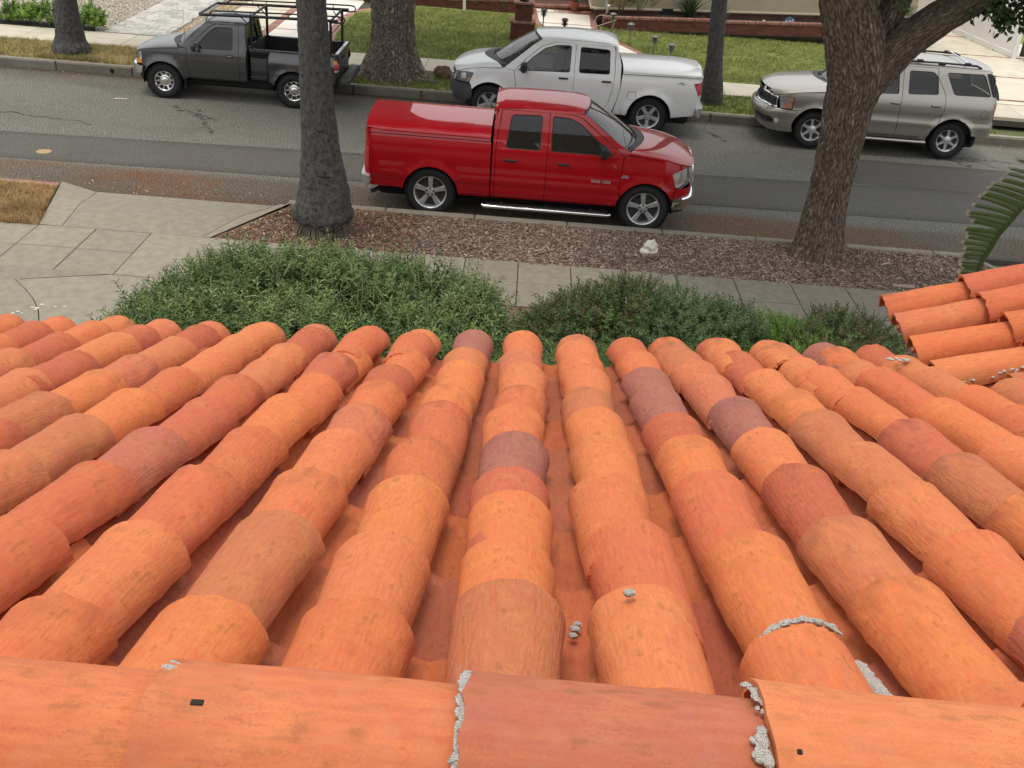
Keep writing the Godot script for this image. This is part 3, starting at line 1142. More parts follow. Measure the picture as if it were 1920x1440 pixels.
func make_own_house():
	for k in 14:
		barrels.append(tile_mesh(0.120 + rng.randf_range(-0.004, 0.005), 0.094, 0.108 + rng.randf_range(-0.006, 0.006), 0.088, 0.575, 0.015, 1.60, 0.032, [0.0035, 0.004, 0.006, 0.005][k % 4], 300 + k))
	for k in 6:
		pans.append(tile_mesh(0.086, 0.106, 0.075, 0.088, 0.575, 0.016, 1.45, 0.040, 0.003, 340 + k, true))
	var house := thing("tile_roofed_house", "house in front whose slope of orange barrel tiles fills the lower half", "house", Vector3(0, 0.12, -1.0))
	var base := Transform3D(Basis.IDENTITY, -house.position)
	var frame := base * Transform3D(roof_basis, roof_origin)
	# house axes: x along the ridge, y up, z towards the eye
	var hv := roof_basis.y * cos(PITCH) + roof_basis.z * sin(PITCH)
	var hh := roof_basis.z * cos(PITCH) - roof_basis.y * sin(PITCH)
	var hb := Basis(roof_basis.x, hv, hh)
	var hframe := base * Transform3D(hb, roof_origin)
	# the slope under the tiles
	var dk := MB.new()
	dk.box(xf(Vector3(-3.4, -0.235, -3.5)), Vector3(20.0, 0.05, 4.5), 0.0)
	var deck := obj("roof", dk.done(), M.roofing, house, frame)
	var eave_h := -1.8334
	var eave_d := -5.576
	# courses measured from the eave up; the columns are 0.30 apart
	var courses := {
		-10: [], -9: [-5.90, -5.60, -5.19], -8: [-6.02, -5.69, -5.26, -4.75], -7: [-5.92, -5.58, -5.27, -4.76, -4.28],
		-6: [-5.86, -5.67, -5.28, -4.72, -4.32, -3.84], -5: [-5.92, -5.77, -5.43, -4.99, -4.44, -3.92, -3.46, -2.97],
		-4: [-5.92, -5.74, -5.23, -4.74, -4.30, -3.84, -3.32, -2.89, -2.39], -3: [-5.98, -5.65, -5.24, -4.90, -4.40, -3.95, -3.41, -2.91, -2.39, -1.94],
		-2: [-5.91, -5.66, -5.21, -4.71, -4.30, -3.82, -3.42, -2.91, -2.50, -1.95], -1: [-5.96, -5.31, -4.86, -4.25, -3.91, -3.33, -2.87, -2.38, -1.97],
		0: [-5.92, -5.28, -4.87, -4.34, -3.89, -3.47, -3.0, -2.73, -2.37, -2.08], 1: [-5.88, -5.58, -5.23, -4.83, -4.36, -3.91, -3.52, -2.98, -2.55, -2.10],
		2: [-5.90, -5.38, -4.86, -4.41, -3.89, -3.50, -3.05, -2.49, -1.91], 3: [-5.90, -5.70, -5.43, -5.11, -4.75, -4.21, -3.66, -3.20, -2.67, -2.22],
		4: [-6.0, -5.86, -5.52, -4.95, -4.46, -4.01, -3.48, -3.04, -2.56, -2.10], 5: [-5.95, -5.79, -5.33, -5.04, -4.57, -3.90, -3.39, -2.92],
		6: [-5.91, -5.72, -5.37, -5.07, -4.37, -3.70, -3.25], 7: [-5.95, -5.56, -5.19, -4.72, -4.30], 8: [-4.95, -4.62],
	}
	for col in range(-15, 12):
		var x := -0.034 + 0.3002 * col
		var lowest := -5.92
		if col >= 8:
			lowest = -5.87 + (x - 2.21) * 1.02 / cos(PITCH) + 0.34
		var list: Array = courses[col].duplicate() if courses.has(col) else []
		if list.is_empty():
			list.append(lowest + rng.randf_range(-0.05, 0.05))
		var z: float = list[list.size() - 1]
		while z < -1.72:
			z += 0.47 + rng.randf_range(-0.05, 0.06)
			if z < -1.50:
				list.append(z)
		for k in list.size():
			var zz: float = list[k]
			var len_scale := 1.0
			if zz + 0.575 > -1.33:
				len_scale = (-1.33 - zz) / 0.575
			if len_scale < 0.2:
				continue
			# a long step needs a longer tile below it
			if k < list.size() - 1 and list[k + 1] - zz > 0.50:
				len_scale = (list[k + 1] - zz + 0.075) / 0.575
			# a tile that laps far over the next one lies higher
			var lift := 0.0
			if k > 0 and zz - list[k - 1] < 0.34:
				lift = 0.010
			var cx := x + rng.randfn(0, 0.006)
			if col >= 3:
				cx -= clampf((-zz - 4.6), 0.0, 1.4) * 0.055
			var t := Transform3D(jitter(1.0).scaled_local(Vector3(1, 1, len_scale)), Vector3(cx, lift + rng.randfn(0, 0.003), zz))
			var pick := rng.randi() % clay_mats.size()
			obj("barrel_tile", barrels[rng.randi() % barrels.size()], clay_mats[pick], deck, t)
	# pans in the channels between
	var shown := [-5.86, -5.42, -5.05, -4.62, -4.15, -3.68, -3.20, -2.72, -2.27, -1.83]
	for col in range(-15, 11):
		var x := -0.034 + 0.3002 * col + 0.150
		var z := -5.80 + rng.randf_range(-0.04, 0.06)
		if col >= 7:
			z = -5.87 + (x - 2.21) * 1.02 / cos(PITCH) + 0.30
		while z < -1.6:
			var len_scale := minf(1.0, (-1.35 - z) / 0.575)
			var cx := x
			if col >= 3:
				cx -= clampf((-z - 4.6), 0.0, 1.4) * 0.055
			obj("pan_tile", pans[rng.randi() % pans.size()], pan_mats[rng.randi() % pan_mats.size()], deck, Transform3D(jitter(0.7).scaled_local(Vector3(1, 1, len_scale)), Vector3(cx + rng.randfn(0, 0.004), -0.178, z)))
			z += 0.47 + rng.randf_range(-0.04, 0.04)
	# ridge tiles along the top, bedded in mortar
	var ridge_x := [-1.85, -1.41, -0.965, -0.522, -0.072, 0.352, 0.80, 1.28, 1.73]
	var ridge_tint := [0, 4, 10, 2, 1, 15, 13, 8, 4]
	for k in ridge_x.size():
		var rm := tile_mesh(0.163, 0.140, 0.150, 0.132, 0.51, 0.016, 1.62, 0.024, 0.0025, 380 + k)
		var m: StandardMaterial3D = clay_mats[ridge_tint[k]].duplicate()
		m.albedo_color = [lin(0.64, 0.21, 0.09), lin(0.62, 0.19, 0.085), lin(0.64, 0.20, 0.088), lin(0.64, 0.205, 0.092), lin(0.50, 0.165, 0.092), lin(0.68, 0.23, 0.098), lin(0.66, 0.22, 0.09), lin(0.62, 0.19, 0.08), lin(0.6, 0.17, 0.08)][k]
		m.heightmap_scale = 0.12
		m.uv1_scale = Vector3(0.8, 0.8, 1)
		var b := Basis(Vector3(0, 0, -1), Vector3(0, 1, 0), Vector3(1, 0, 0)) * jitter(0.6)
		obj("ridge_tile", rm, m, deck, Transform3D(b, Vector3(ridge_x[k], 0.119 + [0, 0, 0, 0, 0.002, 0.006, 0.004, 0, 0][k], -1.385 + rng.randfn(0, 0.003))))
	# beads of mortar in the joints: [x, from angle, to angle, count, size]
	for bead in [[-0.510, 0.05, 0.30, 8, 0.012], [-0.077, -0.95, 0.60, 90, 0.0095], [0.344, 0.30, 0.52, 6, 0.011], [0.340, -0.78, -0.42, 18, 0.012], [0.330, -0.70, -0.50, 12, 0.015], [0.346, -0.3, 0.25, 14, 0.010]]:
		for q in bead[3]:
			var a: float = lerpf(bead[1], bead[2], (q + rng.randf()) / bead[3])
			var s: float = bead[4] * rng.randf_range(0.4, 1.2)
			var at := Vector3(bead[0] + rng.randfn(0, bead[4] * 0.35), 0.119 - 0.15 + 0.148 * cos(a), -1.385 - 0.158 * sin(a))
			obj("mortar", lump_mesh(Vector3(s * 1.2, s * 0.8, s * 1.4), 400 + q * 3 + int(bead[4] * 2000.0), 6), M.mortar, deck, Transform3D(Basis.from_euler(Vector3(-a, rng.randf(), 0)), at))
	# nail holes in two ridge tiles
	obj("nail_hole", box_mesh(Vector3(0.018, 0.003, 0.010), 0.001), M.scar, deck, Transform3D(Basis(Vector3.RIGHT, 0.40), Vector3(-0.445, 0.1075, -1.322)))
	obj("nail_hole", box_mesh(Vector3(0.008, 0.003, 0.008), 0.002), M.scar, deck, Transform3D(Basis(Vector3.RIGHT, 0.65), Vector3(0.385, 0.0925, -1.285)))
	# crumbs of mortar that fell on the tiles
	for c in [[-0.455, -0.145, -2.16, 0.026], [-0.45, -0.135, -2.20, 0.022], [-0.62, -0.14, -2.21, 0.012], [0.128, -0.162, -2.22, 0.022], [0.122, -0.160, -2.18, 0.018], [0.135, -0.160, -2.245, 0.016], [0.225, 0.012, -2.02, 0.022], [0.128, -0.15, -1.80, 0.024], [0.70, -0.15, -2.42, 0.018], [0.115, -0.15, -1.84, 0.016]]:
		obj("mortar", lump_mesh(Vector3(c[3] * 1.2, c[3] * 0.7, c[3]), 440 + int(c[2] * -100.0)), M.mortar, deck, Transform3D(Basis(Vector3.UP, rng.randf() * TAU), Vector3(c[0], c[1], c[2])))
	# a white bead of mortar round the head of one tile, and a smear beside it
	for q in 16:
		var a := lerpf(-0.85, 0.62, q / 15.0)
		obj("mortar", lump_mesh(Vector3(0.026, 0.007 + 0.004 * (q % 3), 0.010 + 0.004 * (q % 2)), 470 + q), M.mortar, deck, Transform3D(Basis.from_euler(Vector3(0, 0.2 * (q % 3), -a)), Vector3(0.567 + 0.109 * sin(a), -0.105 + 0.110 * cos(a), -1.935 + 0.004 * (q % 2))))
	for q in 10:
		obj("mortar", lump_mesh(Vector3(0.030, 0.006, 0.045), 490 + q), M.mortar, deck, Transform3D(Basis.from_euler(Vector3(0, rng.randf(), 0.6)), Vector3(0.695 + 0.004 * q, -0.112 - 0.002 * q, -1.98 + 0.028 * q)))
	# a grey scab of mortar on a tile by the valley
	for q in 8:
		obj("mortar", lump_mesh(Vector3(0.035, 0.012, 0.02), 510 + q), M.mortar, deck, Transform3D(Basis.from_euler(Vector3(0, rng.randf() * 3.0, 0)), Vector3(1.93 + 0.05 * cos(q * 0.8), 0.004, -5.38 + 0.03 * sin(q * 0.8))))
	# the other side of the ridge
	var back := MB.new()
	back.box(Transform3D(hb.inverse() * hb, Vector3(-3.4, 0, 0)), Vector3(20, 0.05, 4.4), 0.0)
	var bt := hframe * Transform3D(Basis(Vector3.RIGHT, PITCH), Vector3(0, eave_h + 1.25 + 0.10 - 0.70, 0.88))
	obj("back_roof", back.done(), clay_mats[0], house, bt)
	# the wing at the right: its slope falls to the left, towards the valley
	var wc := cos(PITCH)
	var ws := sin(PITCH)
	var wz := Vector3(wc, ws, 0)
	var wy := Vector3(-ws, wc, 0)
	var wb := Basis(Vector3(0, 0, -1), wy, wz)
	var worigin := Vector3(2.21, eave_h, 0)
	var wd := MB.new()
	wd.prism(PackedVector2Array([Vector2(6.35, 0.10), Vector2(6.35, 3.6), Vector2(3.3, 3.6), Vector2(3.3, 2.55), Vector2(5.50, 0.10)]), -0.26, -0.22)
	var wdeck := obj("wing_roof", wd.done(), M.roofing, house, hframe * Transform3D(wb, worigin))
	var wing_tiles := []
	for k in 6:
		wing_tiles.append(tile_mesh(0.126, 0.100, 0.116, 0.094, 0.575, 0.018, 1.62, 0.046, 0.0045, 360 + k))
	var rows := [6.28, 6.0, 5.70, 5.37, 5.06, 4.76, 4.46, 4.16, 3.86]
	var firsts := [[0.0, 0.49, 0.97, 1.45, 1.92, 2.4], [0.0, 0.50, 0.98, 1.46, 1.93, 2.42], [0.0, 0.53, 1.0, 1.47, 1.95, 2.43], [0.02, 0.52, 1.0, 1.48, 1.95, 2.43], [0.33, 0.80, 1.28, 1.74, 2.22], [0.92, 1.40, 1.86, 2.33], [1.25, 1.72, 2.2], [1.6, 2.08], [1.95, 2.42]]
	for k in rows.size():
		for f in firsts[k].size():
			var z: float = firsts[k][f]
			obj("barrel_tile", wing_tiles[(k * 5 + f * 3) % 6], clay_mats[(k * 7 + f * 4 + 1) % clay_mats.size()], wdeck, Transform3D(jitter(0.8), Vector3(rows[k] + rng.randfn(0, 0.004), rng.randfn(0, 0.002) - (0.004 if f == 0 else 0.0), z)))
			# mortar stuffed under the lower ends
			if f < 3:
				for q in 3:
					var s := rng.randf_range(0.04, 0.075)
					obj("mortar", lump_mesh(Vector3(s, s * 0.9, s * 0.7), 520 + k * 9 + f * 3 + q), M.mortar, wdeck, Transform3D(Basis(Vector3.UP, rng.randf() * 6.0), Vector3(rows[k] + rng.randf_range(-0.05, 0.03), -0.065 - rng.randf_range(0.0, 0.05), z + rng.randf_range(0.03, 0.08))))
		if k < rows.size() - 1:
			var z := 0.03 + maxf(0.0, (5.45 - rows[k]) * 1.05)
			while z < 2.6:
				obj("pan_tile", pans[(k + int(z * 9.0)) % pans.size()], pan_mats[(k * 3 + int(z * 7.0)) % pan_mats.size()], wdeck, Transform3D(jitter(0.6), Vector3(rows[k] - 0.15, -0.178, z)))
				z += 0.47
	# valley metal, with spilt mortar
	var valley := MB.new()
	var va := Vector3(2.10, eave_h - 0.195, eave_d + 0.10)
	var vb := Vector3(4.2, eave_h - 0.195 + 2.1 * ws / wc, eave_d + 2.2)
	valley.quad(va + Vector3(-0.22, 0.005, 0.18), va + Vector3(0, -0.02, 0), vb + Vector3(0, -0.02, 0), vb + Vector3(-0.22, 0.005, 0.18))
	valley.quad(va + Vector3(0, -0.02, 0), va + Vector3(0.22, 0.04, -0.12), vb + Vector3(0.22, 0.04, -0.12), vb + Vector3(0, -0.02, 0))
	obj("valley_flashing", valley.done(), M.flashing, house, hframe)
	for q in 26:
		var z := rng.randf_range(0.14, 0.46)
		obj("mortar", lump_mesh(Vector3(1, 0.5, 1) * rng.randf_range(0.008, 0.026), 560 + q), M.mortar, wdeck, Transform3D(Basis(Vector3.UP, q), Vector3(5.37 - 0.098 - 0.05 * rng.randf() + 0.03, -0.085 - 0.012 * rng.randf(), z)))
	# the upper storey behind the ridge, with the open window from which one looks out
	for w in [[-5.5, 2.7, 9.6, 3.4], [5.5, 2.7, 9.6, 3.4], [0.0, 3.35, 1.4, 2.1], [0.0, 1.08, 1.4, 0.2]]:
		obj("upper_wall", box_mesh(Vector3(w[2], w[3], 0.25), 0.0), M.stucco, house, hframe * xf(Vector3(w[0], -0.35 + w[1] - 0.8, 0.55)))
	for w in [[0.0, 1.68, 1.4, 0.06], [0.0, 0.70, 1.4, 0.06], [-0.69, 1.2, 0.06, 1.0], [0.69, 1.2, 0.06, 1.0]]:
		obj("window_frame", box_mesh(Vector3(w[2], w[3], 0.12), 0.006), M.vinyl, house, hframe * xf(Vector3(w[0], w[1] - 0.55, 0.55)))
	# fascia, eave soffit and walls under the roof
	obj("fascia", box_mesh(Vector3(18.0, 0.16, 0.04), 0.004), M.wood_dark, house, hframe * xf(Vector3(-6.8, eave_h - 0.30, eave_d + 0.13)))
	obj("fascia", box_mesh(Vector3(0.04, 0.16, 1.2), 0.004), M.wood_dark, house, hframe * xf(Vector3(2.62, eave_h - 0.34, eave_d - 0.30)))
	obj("front_wall", box_mesh(Vector3(18.0, 3.3, 0.25), 0.0), M.stucco, house, hframe * xf(Vector3(-6.4, eave_h - 1.95, eave_d + 0.62)))
	obj("wing_wall", box_mesh(Vector3(0.25, 3.3, 1.55), 0.0), M.stucco, house, hframe * xf(Vector3(2.80, eave_h - 1.95, eave_d - 0.28)))
	obj("wing_front_wall", box_mesh(Vector3(3.5, 3.4, 0.25), 0.0), M.stucco, house, hframe * xf(Vector3(4.4, eave_h - 1.95, eave_d - 0.68)))

# ---------------------------------------------------------------- vehicles: body skins
# K holds the shape of the vehicle being built: x forward from the rear axle, y up, z to either side.
var K := {}

func ramp(table: Array, v: float) -> float:
	if v <= table[0][0]:
		return table[0][1]
	for i in table.size() - 1:
		if v <= table[i + 1][0]:
			var t: float = (v - table[i][0]) / (table[i + 1][0] - table[i][0])
			# a monotone cubic keeps the skin smooth
			var m0: float = 0.0
			var m1: float = 0.0
			var d: float = (table[i + 1][1] - table[i][1])
			var w: float = table[i + 1][0] - table[i][0]
			if i > 0:
				m0 = 0.5 * (d / w + (table[i][1] - table[i - 1][1]) / (table[i][0] - table[i - 1][0])) * w
			else:
				m0 = d
			if i < table.size() - 2:
				m1 = 0.5 * (d / w + (table[i + 2][1] - table[i + 1][1]) / (table[i + 2][0] - table[i + 1][0])) * w
			else:
				m1 = d
			var t2 := t * t
			var t3 := t2 * t
			return (2 * t3 - 3 * t2 + 1) * table[i][1] + (t3 - 2 * t2 + t) * m0 + (-2 * t3 + 3 * t2) * table[i + 1][1] + (t3 - t2) * m1
	return table[table.size() - 1][1]

# the outline seen from above, from the middle of the tail to the middle of the nose
func lay_plan():
	var p := []
	var w: float = K.w
	var bow: float = K.bow
	var xm: float = (K.xr + K.xf) / 2.0
	var half: float = (K.xf - K.xr) / 2.0
	var zside := func(x: float) -> float: return w - bow * pow((x - xm) / half, 2.0)
	var ra: Vector2 = K.rear_corner
	var fa: Vector2 = K.front_corner
	for i in 9:
		p.append(Vector2(K.xr - K.rear_bow * (1.0 - pow(i / 8.0, 2.0)), (zside.call(K.xr + ra.x) - ra.y) * i / 8.0))
	for i in range(1, 14):
		var a := PI / 2.0 * i / 13.0
		p.append(Vector2(K.xr + ra.x - ra.x * cos(a), zside.call(K.xr + ra.x) - ra.y + ra.y * sin(a)))
	var x0: float = K.xr + ra.x
	var x1: float = K.xf - fa.x
	for i in range(1, 60):
		var x := lerpf(x0, x1, i / 60.0)
		p.append(Vector2(x, zside.call(x)))
	for i in 14:
		var a := PI / 2.0 * i / 13.0
		p.append(Vector2(x1 + fa.x * sin(a), zside.call(x1) - fa.y + fa.y * cos(a)))
	for i in range(1, 9):
		p.append(Vector2(K.xf + K.front_bow * (1.0 - pow(1.0 - i / 8.0, 2.0)), (zside.call(x1) - fa.y) * (1.0 - i / 8.0)))
	var s := [0.0]
	for i in range(1, p.size()):
		s.append(s[i - 1] + p[i].distance_to(p[i - 1]))
	# measure so that t equals x half way along
	var off := 0.0
	for i in p.size():
		if p[i].x > xm - 0.3 and p[i].y > w * 0.8:
			off = p[i].x - s[i]
			break
	for i in s.size():
		s[i] += off
	K.pl = p
	K.ps = s
	K.t0 = s[0]
	K.t1 = s[s.size() - 1]

func plan_at(t: float) -> Array:
	var s: Array = K.ps
	var p: Array = K.pl
	var lo := 0
	var hi := s.size() - 1
	t = clampf(t, s[0], s[hi])
	while hi - lo > 1:
		var m := (lo + hi) >> 1
		if s[m] <= t:
			lo = m
		else:
			hi = m
	var f: float = (t - s[lo]) / maxf(1e-6, s[hi] - s[lo])
	var pos: Vector2 = p[lo].lerp(p[hi], f)
	var a: Vector2 = (p[mini(lo + 1, p.size() - 1)] - p[maxi(lo - 1, 0)]).normalized()
	var b: Vector2 = (p[mini(hi + 1, p.size() - 1)] - p[maxi(hi - 1, 0)]).normalized()
	var d := a.lerp(b, f).normalized()
	if lo == 0:
		d = Vector2(0, 1).lerp(b, f).normalized()
	if hi == p.size() - 1:
		d = a.lerp(Vector2(0, -1), f).normalized()
	return [pos, Vector2(-d.y, d.x)]

# a point of the side skin: t along the outline, y up, dep inwards
func side_pt(t: float, y: float, dep := 0.0) -> Vector3:
	var q := plan_at(t)
	var pos: Vector2 = q[0]
	var n: Vector2 = q[1]
	var ins := ramp(K.side, y) * n.y * n.y
	if n.x > 0:
		ins += ramp(K.front, y) * n.x * n.x
	else:
		ins += ramp(K.rear, y) * n.x * n.x
	ins += dep
	for wx in [0.0, K.base]:
		var d := Vector2(t - wx, y - K.wheel_y).length()
		var lip: float = d - K.arch
		if lip > -0.02 and lip < K.flare_w:
			ins -= K.flare * pow(1.0 - clampf(lip / K.flare_w, 0.0, 1.0), 1.5)
	if K.has("swell"):
		ins += K.swell.call(t, y)
	return Vector3(pos.x - n.x * ins, y, pos.y - n.y * ins)

func edge_z(x: float, y: float) -> float:
	# half width at x of the outline, at height y
	var p: Array = K.pl
	var z := 0.0
	for i in p.size() - 1:
		var a: Vector2 = p[i]
		var b: Vector2 = p[i + 1]
		if (a.x <= x and b.x >= x) or (a.x >= x and b.x <= x):
			var f: float = (x - a.x) / (b.x - a.x) if absf(b.x - a.x) > 1e-6 else 0.0
			z = maxf(z, lerpf(a.y, b.y, f))
	return maxf(0.02, z - ramp(K.side, y))

# covers a flat outline with small cells and bends it by a function
func skin(poly: Array, holes: Array, bend: Callable, cell: Vector2, flange := 0.02, dep := 0.0, m: MB = null) -> MB:
	if m == null:
		m = MB.new()
	var pp := PackedVector2Array(poly)
	if Geometry2D.is_polygon_clockwise(pp):
		pp.reverse()
	var lo := pp[0]
	var hi := pp[0]
	for q in pp:
		lo = lo.min(q)
		hi = hi.max(q)
	var nx := maxi(1, int(ceil((hi.x - lo.x) / cell.x)))
	var ny := maxi(1, int(ceil((hi.y - lo.y) / cell.y)))
	var step := Vector2((hi.x - lo.x) / nx, (hi.y - lo.y) / ny)
	var hh := []
	for h in holes:
		var ph := PackedVector2Array(h)
		if Geometry2D.is_polygon_clockwise(ph):
			ph.reverse()
		hh.append(ph)
	var e := 0.004
	var known := {}
	var at := func(q: Vector2) -> int:
		var key := Vector2i(int(round(q.x * 20000.0)), int(round(q.y * 20000.0)))
		if known.has(key):
			return known[key]
		var p: Vector3 = bend.call(q.x, q.y)
		var du: Vector3 = bend.call(q.x + e, q.y) - bend.call(q.x - e, q.y)
		var dv: Vector3 = bend.call(q.x, q.y + e) - bend.call(q.x, q.y - e)
		var n := du.cross(dv).normalized()
		known[key] = m.vert(p - n * dep, n, q)
		return known[key]
	for j in ny:
		for i in nx:
			var a := lo + Vector2(i, j) * step
			var r := PackedVector2Array([a, a + Vector2(step.x, 0), a + step, a + Vector2(0, step.y)])
			var pieces := Geometry2D.intersect_polygons(pp, r)
			for h in hh:
				var next: Array[PackedVector2Array] = []
				for pc in pieces:
					for c in Geometry2D.clip_polygons(pc, h):
						if not Geometry2D.is_polygon_clockwise(c):
							next.append(c)
				pieces = next
			for pc in pieces:
				var tr := Geometry2D.triangulate_polygon(pc)
				for k in range(0, tr.size(), 3):
					var p0 := pc[tr[k]]
					var p1 := pc[tr[k + 1]]
					var p2 := pc[tr[k + 2]]
					if absf((p1 - p0).cross(p2 - p0)) < 1e-9:
						continue
					if (p1 - p0).cross(p2 - p0) > 0:
						m.tri_i(at.call(p0), at.call(p1), at.call(p2))
					else:
						m.tri_i(at.call(p0), at.call(p2), at.call(p1))
	if flange > 0.0:
		var rings := [pp]
		for h in hh:
			var rv: PackedVector2Array = h.duplicate()
			rv.reverse()
			rings.append(rv)
		for ring in rings:
			for k in ring.size():
				var a: Vector2 = ring[k]
				var b: Vector2 = ring[(k + 1) % ring.size()]
				var parts := maxi(1, int(ceil(a.distance_to(b) / 0.07)))
				for s in parts:
					var q0 := a.lerp(b, float(s) / parts)
					var q1 := a.lerp(b, float(s + 1) / parts)
					var i0: int = at.call(q0)
					var i1: int = at.call(q1)
					m.quad(m.v[i0], m.v[i0] - m.n[i0] * flange, m.v[i1] - m.n[i1] * flange, m.v[i1])
	return m

const MIRROR := Basis(Vector3(1, 0, 0), Vector3(0, 1, 0), Vector3(0, 0, -1))

# one panel of the side, and its twin on the other side
func panel(car: Node3D, called: String, poly: Array, mat: Material, dep := 0.0, holes := [], flange := 0.02, cell := Vector2(0.09, 0.08)) -> Array:
	var m := skin(poly, holes, func(a: float, b: float): return side_pt(a, b), cell, flange, dep).done()
	var a := obj(called, m, mat, car)
	var b := obj(called, m, mat, car, Transform3D(MIRROR, Vector3.ZERO))
	return [a, b]

func sub(parents: Array, called: String, mesh: Mesh, mat: Material, at := Transform3D.IDENTITY):
	for p in parents:
		obj(called, mesh, mat, p, at)

# panels that lie on top: a is z, b is x
func top_panel(car: Node, called: String, poly: Array, bend: Callable, mat: Material, dep := 0.0, holes := [], flange := 0.02, cell := Vector2(0.09, 0.10)) -> MeshInstance3D:
	return obj(called, skin(poly, holes, bend, cell, flange, dep).done(), mat, car)

func arch_points(cx: float, r: float, from_deg: float, to_deg: float, n := 14) -> Array:
	var o := []
	for i in n + 1:
		var a := deg_to_rad(lerpf(from_deg, to_deg, float(i) / n))
		o.append(Vector2(cx + r * cos(a), K.wheel_y + r * sin(a)))
	return o

func rounded(pts: Array, r: float, n := 4) -> Array:
	var o := []
	for i in pts.size():
		var p: Vector2 = pts[i]
		var a: Vector2 = pts[(i + pts.size() - 1) % pts.size()]
		var b: Vector2 = pts[(i + 1) % pts.size()]
		var rr := minf(r, minf(p.distance_to(a), p.distance_to(b)) * 0.45)
		var s := p + (a - p).normalized() * rr
		var e := p + (b - p).normalized() * rr
		for k in n + 1:
			var t := float(k) / n
			o.append(s.lerp(p, t).lerp(p.lerp(e, t), t))
	return o

func shrunk(pts: Array, by: float) -> Array:
	var o := PackedVector2Array(pts)
	var r := Geometry2D.offset_polygon(o, -by)
	return Array(r[0]) if r.size() else pts

# the upper surface between both sides: heights along x, and how it domes across
func dome(x: float, z: float, ye: float, zmax: float, c1: float, c2: float) -> Vector3:
	var f := clampf(absf(z) / zmax, 0.0, 1.2)
	return Vector3(x, ye + c1 * (1.0 - f * f) + c2 * (1.0 - pow(f, 7.0)), z)

